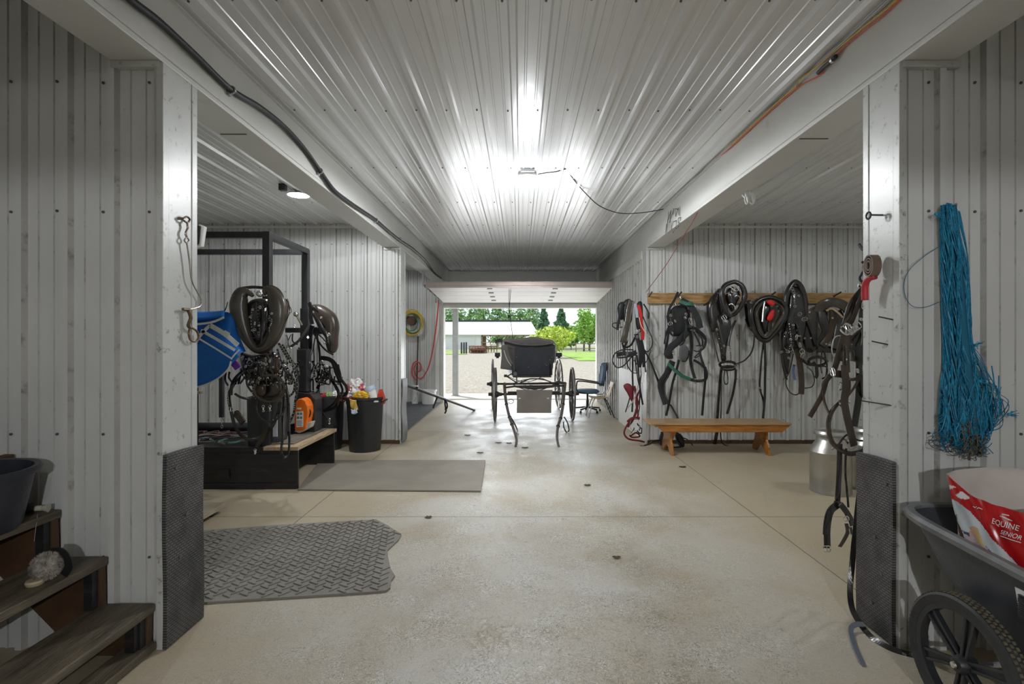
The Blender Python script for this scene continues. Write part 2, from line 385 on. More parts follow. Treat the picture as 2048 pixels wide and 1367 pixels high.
# boxed beams
def beam(name, xa, xb):
    m = MB(); n = 60
    # slightly oil-canned inner face
    inner = xb if abs(xb) < abs(xa) else xa
    m.box((xa, YR, ZB), (xb, YF-.002, ZC-.001))
    o = struct(m, name, M_beam, bevel=.004)
    k = MB(); s = 1 if inner < 0 else -1
    def fn(u, v):
        y = YR+(YF-YR)*u; z = ZB+.03+(ZC-.07-ZB)*v
        b = .004+.0035*math.sin(y*5.1)*math.sin(v*PI)+.003*math.sin(y*11+1)*math.sin(v*PI)
        return (inner+s*b, y, z)
    k.grid(fn, 220, 6, 0)
    k.box((min(inner, inner+s*.02), YR, ZC-.03), (max(inner, inner+s*.02), YF-.01, ZC-.021))
    k.build('wrap', M_beam, o, smooth=True)
    return o
beam('trim_beam_left', BL, XL); beam('trim_beam_right', XR, BR)
for nm, x0 in (('trim_5', XL), ('trim_6', XR)):
    pass
# front wall with the overhead door opening
OX0, OX1, OZ = -1.88, 1.90, 2.33
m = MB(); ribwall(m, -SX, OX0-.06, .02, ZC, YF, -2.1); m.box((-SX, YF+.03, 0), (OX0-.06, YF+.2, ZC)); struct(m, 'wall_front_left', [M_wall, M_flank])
m = MB(); m.box((OX0-.06, YF, OZ+.1), (OX1+.06, YF+.2, ZC)); m.box((XL, YF-.012, 2.99), (XR, YF, 3.20)); m.box((XL, YF-.05, 3.20), (XR, YF, 3.226)); struct(m, 'wall_front', M_beam)
m = MB(); m.box((OX1+.06, YF, 0), (SX, YF+.2, ZC)); struct(m, 'wall_front_right', M_wall)
m = MB(); m.box((OX0-.20, YF-.06, 0), (OX0-.10, YF-.02, OZ+.12)); m.box((OX0-.1, YF-.03, 0), (OX0, YF+.24, OZ+.1)); struct(m, 'trim_jamb_left', M_wallsm, bevel=.004)
m = MB(); m.box((OX1, YF-.03, 0), (OX1+.1, YF+.24, OZ+.1)); struct(m, 'trim_jamb_right', M_wallsm, bevel=.004)
m = MB(); m.box((OX0, YF-.02, OZ), (OX1, YF+.24, OZ+.1)); m.box((OX0, YF+.24, OZ+.03), (OX1, YF+.27, OZ+.06)); struct(m, 'trim_lintel', M_wallsm, bevel=.004)
# ribbed side wall right of the buggy
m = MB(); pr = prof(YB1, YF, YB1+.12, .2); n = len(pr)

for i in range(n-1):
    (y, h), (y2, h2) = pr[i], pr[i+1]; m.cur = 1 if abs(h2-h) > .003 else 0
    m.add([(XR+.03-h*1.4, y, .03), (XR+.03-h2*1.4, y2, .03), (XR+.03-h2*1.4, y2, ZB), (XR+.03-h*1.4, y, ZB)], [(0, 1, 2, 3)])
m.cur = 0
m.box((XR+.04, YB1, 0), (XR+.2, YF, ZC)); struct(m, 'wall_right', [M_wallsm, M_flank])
m = MB(); m.box((XR-.012, YB1, ZB-.13), (XR+.03, YF-.05, ZB)); struct(m, 'trim_7', M_wallsm)
m = MB(); m.box((XR-.006, YB1+.04, 0), (XR+.02, 9.45, 1.02)); struct(m, 'trim_8', M_white, bevel=.003)
# far side walls and rear wall with its door opening
m = MB(); m.box((-SX-.15, YR, 0), (-SX, YF+.2, ZC)); struct(m, 'wall_far_left', M_wall)
m = MB(); m.box((SX, YR, 0), (SX+.15, YF+.2, ZC)); struct(m, 'wall_far_right', M_wall)
m = MB(); m.box((-SX, YR-.15, 0), (SX, YR, ZC)); struct(m, 'wall_rear', M_wall)
m = MB()
for k in range(4): m.box((-1.6, YR, .02+k*.62), (1.7, YR+.04, .62+k*.62))
struct(m, 'door_2', mat('grey_door', (.35, .35, .34), .5), bevel=.004)

# ------------------------------------------------------------------ outside
m = MB(); m.box((-160, 13.05, -.3), (160, 300, -.03)); m.box((-160, -60, -.5), (160, 13.05, -.24)); struct(m, 'ground', M_gravel)
m = MB(); m.box((-6, 13.05, -.2), (6, 14.45, -.004)); struct(m, 'apron', M_apron)
m = MB(); m.box((4.5, 38, -.03), (60, 66, .03)); struct(m, 'lawn', M_grass)
m = MB(); m.box((-60, 66, -.03), (60, 130, .01)); struct(m, 'far_field', mat('dry_grass', (.27, .29, .16), .9, 0, .2, .7))
m = MB(); m.prism([(-5.9, 56, 0), (-7.9, 66.5, 0), (-30, 66.5, 0), (-30, 56, 0)], (0, 0, .04), (0, 0, -.02)); struct(m, 'grass_verge', M_grass)
# porch post
t = thing('porch_post', 'grey square steel post standing just outside the open overhead door', 'post', (-1.80, 13.9, 0))
m = MB(); m.box((-1.87, 13.83, .0), (-1.72, 13.98, 2.62)); m.build('post_shaft', M_galv, t, bevel=.008)
m = MB(); m.box((-1.90, 13.80, -.004), (-1.69, 14.01, .012)); m.build('base_plate', M_galv, t)
m = MB(); m.box((-6, YF+.2, 2.50), (6, 14.02, 2.62)); struct(m, 'porch_roof', M_wallsm)

# ------------------------------------------------------------------ barn, fence and trees outside
def barn():
    Y0 = 90; eave = 2.55; t = thing('barn', 'long white-roofed barn across the gravel yard, open bays on its right', 'barn', (-3, Y0, 0))
    M_sh = mat('white_siding', (.78, .79, .80), .6, 0, .03, 1); M_dk = mat('dark_wood_bay', (.10, .06, .04), .8)
    x0, x1 = -32, 3.3
    m = MB(); m.prism([(x0, Y0-.6, eave), (x1, Y0-.6, eave), (x1-1.2, Y0+6, eave+2.55), (x0, Y0+6, eave+2.55)], (0, 0, .12), (0, 0, 0))
    m.prism([(x0, Y0+12.6, eave), (x1, Y0+12.6, eave), (x1-1.2, Y0+6, eave+2.55), (x0, Y0+6, eave+2.55)], (0, 0, .12), (0, 0, 0)); m.build('roof', M_sh, t)
    m = MB(); m.box((x0, Y0+5.8, eave+2.62), (x1-1.3, Y0+6.2, eave+2.95)); m.build('ridge_vent', M_steelblack, t)
    m = MB(); m.box((x0, Y0, 0), (-7.0, Y0+.2, eave)); m.box((x0, Y0+12, 0), (-6.9, Y0+12.2, eave)); m.build('wall', M_sh, t)
    m = MB(); m.box((-11.3, Y0-.12, 0), (-8.1, Y0, 2.15)); 
    for z in (.7, 1.4): m.box((-11.3, Y0-.15, z), (-8.1, Y0-.12, z+.04))
    m.build('bay_door', mat('door_white', (.70, .72, .74), .5), t)
    for k, x in enumerate((-6.9, -5.4, -3.9, -2.4, -.9, .6, 2.1, 3.0)):
        m = MB(); m.box((x, Y0, 0), (x+.14, Y0+.15, eave)); m.build('post', M_tan, t)
    m = MB(); m.box((-6.9, Y0, 1.15), (-2, Y0+.1, 1.27)); m.box((-6.9, Y0, eave-.25), (3.1, Y0+.1, eave)); m.build('rail', M_tan, t)
    m = MB(); m.box((-6.9, Y0+.02, 0), (-6.2, Y0+.06, eave)); m.build('bay_panel', M_dk, t)
barn()
M_leafs = [mat('leaves_%d' % i, c, .8, 0, .4, 2.5) for i, c in enumerate([(.13, .26, .13), (.22, .38, .14), (.26, .46, .08), (.50, .62, .10)])]
M_bark = mat('bark', (.10, .08, .06), .9)
def crown_mesh(kind, hgt, wid, mati, n, ls, seed):
    rnd = random.Random(seed); m = MB()
    for i in range(n):
        u = rnd.random()
        if kind == 'cone':
            z = hgt*(.10+.90*u**1.15); r = wid*(1-u**1.3)*(.25+.75*math.sqrt(rnd.random()))*(1+.22*math.sin(z*4.3+seed))+.06
        else:
            th = math.acos(2*rnd.random()-1); q = rnd.random()**.35
            z = hgt*.58+hgt*.42*math.cos(th)*q; r = wid*math.sin(th)*q*(1+.25*math.sin(z*2.6+seed))
        a = rnd.random()*2*PI; c = Vector((r*math.cos(a), r*math.sin(a), z)); s = ls*(.5+rnd.random())
        d1 = Vector((rnd.gauss(0, 1), rnd.gauss(0, 1), rnd.gauss(0, .7))).normalized()*s; d2 = d1.cross(Vector((rnd.gauss(0, 1), rnd.gauss(0, 1), rnd.gauss(0, 1)))).normalized()*s*.55
        m.add([c-d1, c-d2, c+d1, c+d2], [(0, 1, 2, 3)])
    return m
def tree(name, label, x, y, kind, hgt, wid, mi, n=1500, ls=.28, seed=1, group=None, cat='tree'):
    t = thing(name, label, cat, (x, y, 0), group, world=False)
    crown_mesh(kind, hgt, wid, mi, n, ls, seed).build('foliage', M_leafs[mi], t)
    m = MB(); m.tube([(0, 0, -.1), (.05, 0, hgt*.4), (0, .05, hgt*.8)], max(.05, hgt*.022), 7, scales=[1, .7, .3]); m.build('trunk', M_bark, t, smooth=True)
    return t
def copy_tree(o, parent=None):
    c = o.copy(); COL.objects.link(c); c.parent = parent
    if parent is not None: c.matrix_parent_inverse = o.matrix_parent_inverse.copy()
    for ch in list(o.children): copy_tree(ch, c)
    return c
rt = tree('broadleaf_tree', 'tall leafy tree in the row behind the barn roof', 0, 0, 'ball', 10, 2.1, 1, 900, .34, 3, 'trees behind the barn')
for i in range(9):
    o = rt if i == 0 else copy_tree(rt)
    o.location = (-19.5+i*2.8, 114+(i % 2)*6, 0); o.scale = (1, 1, 1.0+random.uniform(-.12, .08)); o.rotation_euler.z = i*1.3
tree('spruce_tree', 'dark green conical tree at the right end of the barn roof', 4.5, 95, 'cone', 8.2, 1.9, 0, 1900, .30, 5)
tree('spruce_tree', 'blue-green conical tree standing alone in the sky gap', 6.9, 84, 'cone', 7.2, 2.1, 0, 1900, .26, 8)
tree('slender_tree', 'tall sparse light green tree with a bare trunk, near the right door jamb', 9.2, 72, 'ball', 6.6, 1.25, 2, 700, .22, 11)
tree('round_tree', 'bushy bright green tree filling the right edge of the doorway view', 10.8, 78, 'ball', 6.0, 2.1, 2, 1500, .26, 12)
tree('round_tree', 'low bushy green tree between the two tall ones on the right', 9.0, 88, 'ball', 4.2, 2.3, 2, 1200, .26, 14)
tree('flowering_shrub', 'arching yellow-green shrub rising behind the buggy top', 3.0, 45, 'ball', 2.9, 1.75, 3, 1300, .16, 15, cat='shrub')
tree('round_tree', 'dark leafy thicket seen through the open bays of the barn', -2.4, 108, 'ball', 4.2, 4.5, 1, 1500, .36, 17)
# fences
def fence(label, xs, y, h, wmat, nr, sz=.05):
    t = thing('rail_fence', label, 'fence', ((xs[0]+xs[-1])/2, y, 0))
    for x in xs:
        m = MB(); m.box((x-sz, y-sz, 0), (x+sz, y+sz, h)); m.build('post', wmat, t)
    for k in range(nr):
        z = h*(k+.8)/nr; m = MB(); m.box((xs[0], y-.02, z-.05), (xs[-1], y+.02, z+.04)); m.build('rail', wmat, t)
fence('low weathered rail fence beyond the lawn on the right', [5.6+1.9*k for k in range(6)], 67, 1.25, mat('grey_wood', (.22, .19, .15), .8), 2)
fence('pale rail fence beside the barn, left of the buggy', [-4.2+1.6*k for k in range(4)], 74, 1.0, mat('grey_wood', (.22, .19, .15), .8), 2)
for k, (px, h) in enumerate(((923, 1.30), (928, 1.30), (932.5, 1.32))):
    Y = 58+.6*k; m = MB(); x = (px-VX)*Y/F; m.lathe([(0, 0), (.10, 0), (.10, h), (.07, h+.04), (0, h+.04)], (x, Y, 0), 10)
    tag(m.build('bollard_post', M_steelblack, smooth=True), ['leftmost', 'middle', 'rightmost'][k]+' of three short black posts beside the gravel drive', 'post', 'short black posts by the drive')
t = thing('round_hay_feeder', 'brown rusty round bale feeder lying left beyond the yard', 'feeder', (-5.2, 62, 0))
M_rust = mat('rusty_metal', (.17, .085, .05), .8, .2, .4, 6)
m = MB()
for z in (.05, .45, .85): m.tube([(-5.2+1.1*math.cos(a), 62+1.1*math.sin(a), z) for a in [2*PI*k/24 for k in range(24)]], .045, 6, closed=True)
m.build('hoop', M_rust, t)
m = MB()
for k in range(20):
    a = 2*PI*k/20; m.tube([(-5.2+1.1*math.cos(a), 62+1.1*math.sin(a), 0), (-5.2+1.1*math.cos(a+.1), 62+1.1*math.sin(a+.1), .9)], .03, 5)
m.ell((-5.2, 62, .42), (1.02, 1.02, .5), 16, 8, .06); m.build('bale', M_rust, t)
t = thing('farm_implement', 'rusty farm implement parked right of the round feeder', 'implement', (-3.6, 64, 0))
m = MB()
for k in range(5): m.lathe([(.08, -.04), (.42, -.03), (.45, 0), (.42, .03), (.08, .04)], (-4.4+k*.36, 64, .45), 16, 'x')
m.build('disc_gang', M_rust, t, smooth=True)
m = MB(); m.bar((-4.5, 64, .5), (-2.8, 64, .5), .09, .09); m.bar((-4.2, 64.1, .75), (-3.0, 64.1, .8), .12, .12); m.bar((-4.2, 64, .5), (-4.2, 64.1, .8), .08, .08, (1,0,0)); m.bar((-3, 64, .5), (-3, 64.1, .8), .08, .08, (1,0,0)); m.build('frame', M_rust, t)

# ------------------------------------------------------------------ overhead door, tracks
d = bpy.data.objects.new('door_1', None); COL.objects.link(d); d.location = (0, 11.2, 2.55); d['kind'] = 'structure'; d['_world'] = (0, 11.2, 2.55)
M_door = mat('white_door_panel', (.80, .79, .76), .4, 0, .04, 2)
ya, yb = 10.12, 12.22; za, zb = 2.60, 2.45
for k in range(4):
    a, b = k/4+.003, (k+1)/4-.003; y0, y1 = ya+(yb-ya)*a, ya+(yb-ya)*b; z0, z1 = za+(zb-za)*a, za+(zb-za)*b
    m = MB(); m.prism([(-1.87, y0, z0), (1.95, y0, z0), (1.95, y1, z1), (-1.87, y1, z1)], (0, 0, .045), (0, 0, 0)); s = m.build('door_section', M_door, d, bevel=.004)
    for x in (-.62, .72):
        for q in (.2,):
            yy = y0+(y1-y0)*q; zz = z0+(z1-z0)*q; h = MB(); h.box((x-.05, yy-.03, zz-.014), (x+.05, yy+.03, zz-.001)); h.tube([(x-.055, yy, zz-.016), (x+.055, yy, zz-.016)], .009, 6); h.build('hinge', M_galv, s)
m = MB(); m.box((-1.90, 10.05, 2.585), (1.98, 10.12, 2.625)); m.box((-1.90, 10.05, 2.625), (1.98, 10.075, 2.70)); m.box((-1.90, 10.05, 2.69), (1.98, 10.13, 2.71))
m.build('stiffening_strut', mat('brownish_strut', (.50, .42, .38), .35, .5, .05, 3), d, bevel=.003)
for sx, xx in ((-1, -1.93), (1, 2.01)):
    m = MB(); pts = [(xx, 9.9, 2.64), (xx, 11.9, 2.52), (xx, 12.18, 2.44), (xx, 12.30, 2.2), (xx, 12.31, .05)]
    m.strap([Vector(p) for p in pts], .06, .012, 8, up=(1, 0, 0)); m.build('track', M_galv, d)
    m = MB()
    for yy in (10.15, 10.7, 11.3, 11.8):
        zz = 2.62-(yy-10.1)*.06; m.box((min(xx, xx-sx*.16), yy-.02, zz-.012), (max(xx, xx-sx*.16), yy+.02, zz+.012)); m.lathe([(0, -.02), (.028, -.02), (.028, .02), (0, .02)], (xx-sx*.03, yy, zz), 10, 'x')
    m.build('roller_bracket', M_galv, d)
    m = MB(); m.box((xx-.015, 9.93, 2.6), (xx+.015, 9.97, ZB)); m.bar((xx, 9.95, ZB-.03), (xx-sx*.14, 10.15, 2.66), .025, .006); m.build('hanger', M_galv, d)
t = None
m = MB(); m.tube(catmull([(-.22, 10.3, 2.58), (-.22, 10.32, 2.2), (-.14, 10.4, 1.5), (-.13, 10.5, 1.30)], 6), .006, 6)
m.tube([(-.19, 10.34, 2.58), (-.23, 10.34, 2.05)], .005, 6); m.lathe([(0, 0), (.018, .02), (.022, .05), (0, .09)], (-.23, 10.34, 1.98), 8)
tag(m.build('pull_rope', M_nylon), 'thin dark pull rope hanging from the raised overhead door', 'rope')

# ------------------------------------------------------------------ buggy
BL_ = Vector((.265, 9.5, 0)); BA = R(4.6); Binv = Matrix.Rotation(-BA, 4, 'Z')
def bl(px, py, Y):
    return Binv @ (P(px, py, Y)-BL_)
def buggy():
    t = thing('horse_buggy', 'black open buggy with folded canvas top, shafts resting on the floor', 'buggy', tuple(BL_), world=False, rz=BA)
    M_w = mat('weathered_buggy_black', (.045, .040, .036), .5, .1, .3, 8, .1, 30); M_rim = mat('steel_tyre', (.20, .185, .17), .45, .6, .2, 8)
    M_cloth = mat('grey_canvas', (.19, .175, .165), .75, 0, .15, 4, .4, 9); M_panel = mat('dark_vinyl', (.030, .036, .048), .55, 0, .2, 10, .1, 40)
    M_boot = mat('grey_board', (.24, .215, .185), .6, 0, .12, 4)
    def wheel(x, y, r, tilt, label=None):
        m = MB(); c = Vector((x, y, r)); rot = Matrix.Rotation(tilt, 4, 'Z')
        def cp(a, rad, off=0): return c+rot @ Vector((off, rad*math.cos(a), rad*math.sin(a)))
        m.sweep([cp(2*PI*k/48, r-.018) for k in range(48)], [(-.014, -.018), (.014, -.018), (.014, .018), (-.014, .018)], True, up=rot @ Vector((1, 0, 0)))
        w_ = m.build('wheel', M_rim, t)
        h = MB(); h.lathe([(0, -.13), (.03, -.13), (.035, -.08), (.055, -.05), (.06, 0), (.055, .05), (.035, .08), (.03, .13), (0, .13)], (0, 0, 0), 14, 'x'); h.v = [tuple(c+rot @ Vector(v)) for v in h.v]; h.build('hub', M_w, w_, smooth=True)
        for k in range(14):
            a = 2*PI*k/14; s = MB(); s.tube([cp(a, .05), cp(a, r*.5), cp(a, r-.03)], .012, 6, scales=[1.2, .8, .8]); s.build('spoke', M_w, w_)
    fx = .735
    wheel(-fx, 0, .51, -BA); wheel(fx, 0, .51, -BA)
    wheel(-.74, 1.69, .56, 0); wheel(.74, 1.69, .56, 0)
    m = MB(); m.tube([(-.74, 0, .51), (.74, 0, .51)], .022, 8); m.box((-.5, -.03, .50), (.5, .03, .56)); m.build('front_axle', M_w, t, smooth=True)
    m = MB(); m.tube([(-.74, 1.69, .56), (.74, 1.69, .56)], .022, 8); m.build('rear_axle', M_w, t, smooth=True)
    m = MB(); m.bar((-.08, 0, .54), (-.06, 1.69, .58), .035, .04); m.bar((.08, 0, .54), (.06, 1.69, .58), .035, .04); m.build('reach', M_w, t)
    for yy, z in ((0.05, .60), (1.69, .64)):
        m = MB(); m.strap([(-.42, yy, z+.1), (-.2, yy, z+.0), (0, yy, z-.03), (.2, yy, z), (.42, yy, z+.1)], .04, .012, up=(0, 0, 1)); m.strap([(-.42, yy, z+.1), (-.2, yy, z+.17), (0, yy, z+.19), (.2, yy, z+.17), (.42, yy, z+.1)], .04, .012, up=(0, 0, 1)); m.build('leaf_spring', M_w, t)
    # box body
    m = MB(); m.box((-.38, .30, .80), (.38, 1.95, .84)); m.box((-.40, .30, .84), (-.37, 1.95, 1.06)); m.box((.37, .30, .84), (.40, 1.95, 1.06)); m.box((-.38, 1.92, .84), (.38, 1.95, 1.06)); m.build('body', M_w, t, bevel=.008)
    m = MB(); m.box((-.40, .85, 1.06), (.40, 1.35, 1.14)); m.box((-.40, 1.30, 1.1), (.40, 1.40, 1.42)); m.build('seat', M_panel, t, bevel=.03)
    # storm front: scalloped top
    Yp = 10.05; top = [(1030, 694), (1036, 692.5), (1042, 693.5), (1048, 695.5), (1055, 694), (1062, 692.5), (1069, 694.5), (1077, 695.5), (1085, 693), (1093, 692.5), (1100, 693), (1106, 695)]
    poly = top+[(1107, 715), (1106, 735), (1102, 751), (1085, 750), (1065, 752.5), (1050, 751), (1035, 750), (1030, 735)]
    m = MB(); m.prism([bl(x, y, Yp) for x, y in poly], (0, .018, 0), (0, 0, 0)); o = m.build('front_curtain', M_panel, t)
    for px, py in ((1033, 714), (1032, 718), (1104, 714), (1100, 719), (1057, 734), (1078, 734), (1033, 738), (1101, 738), (1090, 727), (1093, 730)):
        s = MB(); c = bl(px, py, Yp); s.ell((c.x, c.y-.004, c.z), (.008, .004, .008), 8, 5); s.build('snap', M_chrome, o, smooth=True)
    # canvas top: draped shell
    rows = []
    # px outline of front edge, middle bow and rear bow: left drape bottom -> roof -> right drape bottom
    front = [(1001, 736), (1003, 712), (1003, 690), (1010, 683), (1030, 688), (1055, 690.5), (1085, 690), (1104, 687), (1110, 690), (1112, 705), (1109, 727)]
    mid = [(1003, 738), (1006, 710), (1004, 683), (1010, 677.5), (1030, 677), (1060, 675), (1085, 676), (1103, 681), (1111, 687), (1113, 705), (1112, 722)]
    rear = [(1006, 736), (1009, 712), (1008, 686), (1012, 680), (1032, 678), (1060, 677), (1085, 677.5), (1100, 682), (1107, 688), (1108, 705), (1108, 718)]
    A = catmull([bl(x, y, 9.98) for x, y in front], 5); B = catmull([bl(x, y, 10.55) for x, y in mid], 5); C_ = catmull([bl(x, y, 11.15) for x, y in rear], 5)
    n = len(A)-1
    def fn(u, v):
        i = v*n; a = int(round(i)); p = A[a].lerp(B[a], u*2) if u < .5 else B[a].lerp(C_[a], u*2-1)
        return p+Vector((0, 0, .012*math.sin(v*34+u*5)*math.sin(u*PI)))
    m = MB(); m.grid(fn, 12, n, .012, (0, 0, .8)); m.build('folded_canvas_top', M_cloth, t, smooth=True)
    m = MB(); m.prism([bl(x, y, 9.97) for x, y in ((1001, 737), (1003, 712), (1004, 691), (1014, 689), (1018, 708), (1024, 724), (1029, 730), (1030, 741), (1015, 739))], (0, .012, 0), (0, 0, 0)); m.build('side_curtain', M_cloth, t)
    m = MB(); m.prism([bl(x, y, 10.15) for x, y in ((1007, 689), (1030, 689), (1034, 730), (1030, 738), (1012, 738), (1006, 734))], (0, .012, 0), (0, 0, 0)); m.prism([bl(x, y, 10.15) for x, y in ((1102, 689), (1110, 691), (1111, 708), (1109, 724), (1102, 730))], (0, .012, 0), (0, 0, 0)); m.prism([bl(x, y, 10.12) for x, y in ((1008, 684), (1020, 681), (1060, 679), (1100, 683), (1110, 690), (1106, 698), (1030, 698), (1010, 692))], (0, .012, 0), (0, 0, 0)); m.build('inner_lining', M_cloth, t)
    m = MB(); m.strap([bl(*p) for p in ((1008, 700, 9.94), (1013, 716, 9.93), (1020, 728, 9.93), (1026, 734, 9.94))], .014, .006); m.build('white_cord', M_white, t)
    for px, lb in ((995, 'left lamp box'), (1118, 'right lamp box')):
        c = bl(px, 709, 10.2); m = MB(); m.box((c.x-.055, c.y-.05, c.z-.04), (c.x+.055, c.y+.05, c.z+.04)); m.box((c.x-.03, c.y-.02, c.z-.07), (c.x+.03, c.y+.02, c.z-.04)); m.build('lamp_box', M_panel, t, bevel=.006)
    c0 = bl(993, 682, 10.4); m = MB(); m.strap([c0+Vector((-.03, 0, -.01)), c0+Vector((.06, 0, .02)), c0+Vector((.12, 0, -.01))], .07, .05); m.build('bow_end', M_panel, t)
    # struts under the body
    m = MB()
    for a, b in (((1013, 752, 9.9), (1034, 765, 9.5)), ((1015, 752, 9.9), (1026, 745, 9.9)), ((1033, 752, 9.9), (1034, 767, 9.5)), ((1085, 757, 9.8), (1110, 767, 9.5)), ((1040, 765, 9.5), (1060, 757, 9.8)), ((1060, 757, 9.8), (1085, 757, 9.8))):
        m.tube([bl(*a), bl(*b)], .012, 6)
    c = bl(1011, 751, 9.9); m.box((c.x-.03, c.y-.03, c.z-.025), (c.x+.03, c.y+.03, c.z+.025)); m.build('brace', M_w, t)
    # crossbar, singletree, shafts
    Yc = 9.12
    m = MB(); m.tube([bl(1006, 768.5, Yc), bl(1032, 767, Yc), bl(1130, 765, Yc)], .018, 8, scales=[.8, 1, .9]); m.tube([bl(1008, 775, Yc-.05), bl(1030, 772, Yc-.05), bl(1128, 771, Yc-.05)], .017, 8); m.build('crossbar', M_w, t, smooth=True)
    m = MB(); m.tube([bl(1030, 773, 9.0), bl(1068, 776, 8.98), bl(1108, 773, 9.0)], .028, 8, scales=[.4, 1, .4]); m.build('singletree', M_w, t, smooth=True)
    m = MB(); m.prism([bl(x, y, 8.95) for x, y in ((1033, 779), (1105, 779.5), (1103, 800), (1102.5, 825.5), (1033.5, 825.5), (1034, 800))], (0, .02, 0), (0, 0, 0))
    o = m.build('splash_board', M_boot, t, bevel=.003)
    for px in (1039, 1096):
        c = bl(px, 796, 8.95); s = MB(); s.box((c.x-.018, c.y-.006, c.z-.01), (c.x+.018, c.y+.001, c.z+.01)); s.build('reflector', M_white, o)
    shL = [(1009, 766, 9.15), (1010, 785, 9.0), (1013, 808, 8.7), (1018, 830, 8.3), (1024, 848, 7.95), (1030, 866, 7.6), (1033, 880, 7.35), (1031, 893.5, 7.15)]
    shR = [(1130, 765, 9.15), (1128, 785, 9.0), (1126, 808, 8.7), (1122, 832, 8.3), (1116, 852, 7.95), (1114, 870, 7.6), (1115, 882, 7.35), (1118, 894, 7.15)]
    for sh in (shL, shR):
        m = MB(); pts = catmull([bl(*q) for q in sh], 5); m.tube(pts, .026, 8, scales=[1.15-.5*i/len(pts) for i in range(len(pts))]); s = m.build('shaft', mat('shaft_wood', (.12, .10, .085), .5, 0, .3, 12), t, smooth=True)
        k = MB()
        for q in (10, 16, 20): c = pts[q]; k.ell(c, (.034, .05, .03), 8, 6)
        k.build('shaft_fitting', M_leather, s, smooth=True)
    m = MB(); m.strap([bl(*q) for q in ((1020, 832, 8.3), (1028, 845, 8.25), (1034, 858, 8.2), (1037, 870, 8.15))], .025, .01)
    m.strap([bl(*q) for q in ((1035, 860, 8.2), (1034, 868, 8.18), (1039, 872, 8.16))], .02, .01); m.build('trace_strap', M_leather, t)
    m = MB(); m.tube(catmull([bl(*q) for q in ((1128, 833, 8.3), (1135, 845, 8.3), (1138, 860, 8.3), (1135, 862, 8.3))], 5), .011, 6); m.tube(catmull([bl(*q) for q in ((1127, 843, 8.3), (1128, 855, 8.3), (1134, 865, 8.3), (1141, 870, 8.3), (1140, 874, 8.3))], 5), .011, 6); m.build('holdback_strap', M_leather, t)
    m = MB(); m.tube(catmull([bl(*q) for q in ((1016, 800, 8.8), (1022, 798, 8.8), (1028, 802, 8.8), (1022, 807, 8.8), (1016, 804, 8.8))], 5), .006, 5); m.build('loop_wire', M_w, t)
buggy()

# ------------------------------------------------------------------ chairs by the right wall
def office_chair():
    Y = 10.7; s = F/Y; c = P(1175, 819.5, Y); cx = c.x
    t = thing('office_chair', 'blue swivel office chair with black arms, by the right wall', 'chair', (cx, Y, 0))
    M_f = mat('blue_grey_upholstery', (.10, .17, .25), .7, 0, .1, 20, .2, 80)
    m = MB(); m.lathe([(0, .40), (.20, .40), (.25, .425), (.25, .455), (.20, .485), (0, .49)], (cx, Y, 0), 28); m.build('seat', M_f, t, smooth=True)
    bx = cx+.30
    m = MB()
    def fn(u, v):
        a = (u-.5)*2; z = .55+.50*v; q = math.sqrt(max(0, 1-abs(2*v-1)**3)); return (bx+.07*v-.05*a*a+.0, Y+a*.22*q, z)
    m.grid(fn, 12, 12, .055, (1, 0, .1)); m.build('backrest', M_f, t, smooth=True)
    m = MB(); m.strap([(cx+.1, Y, .40), (bx, Y, .38), (bx+.07, Y, .5), (bx+.09, Y, .75)], .06, .012, up=(1, 0, .2)); m.build('back_support', M_black, t)
    for sy in (-1, 1):
        m = MB(); m.tube(catmull([(cx-.05, Y+sy*.22, .42), (cx-.24, Y+sy*.26, .46), (cx-.26, Y+sy*.26, .62), (cx-.19, Y+sy*.26, .68), (cx+.22, Y+sy*.25, .62), (bx, Y+sy*.2, .60)], 6), .014, 8); m.build('armrest', M_black, t, smooth=True)
    m = MB(); m.lathe([(0, .08), (.03, .08), (.03, .25), (.022, .25), (.022, .40), (0, .40)], (cx, Y, 0), 12); m.build('gas_column', M_black, t, smooth=True)
    m = MB()
    for k in range(5):
        a = 2*PI*k/5+.3; m.bar((cx, Y, .11), (cx+.28*math.cos(a), Y+.28*math.sin(a), .075), .04, .03)
    b = m.build('star_base', M_black, t, bevel=.005)
    for k in range(5):
        a = 2*PI*k/5+.3; w_ = MB(); w_.lathe([(0, -.02), (.024, -.02), (.027, 0), (.024, .02), (0, .02)], (cx+.29*math.cos(a), Y+.29*math.sin(a), .027), 12, 'x'); w_.tube([(cx+.28*math.cos(a), Y+.28*math.sin(a), .03), (cx+.28*math.cos(a), Y+.28*math.sin(a), .08)], .008, 6); w_.build('caster', M_black, b, smooth=True)
office_chair()
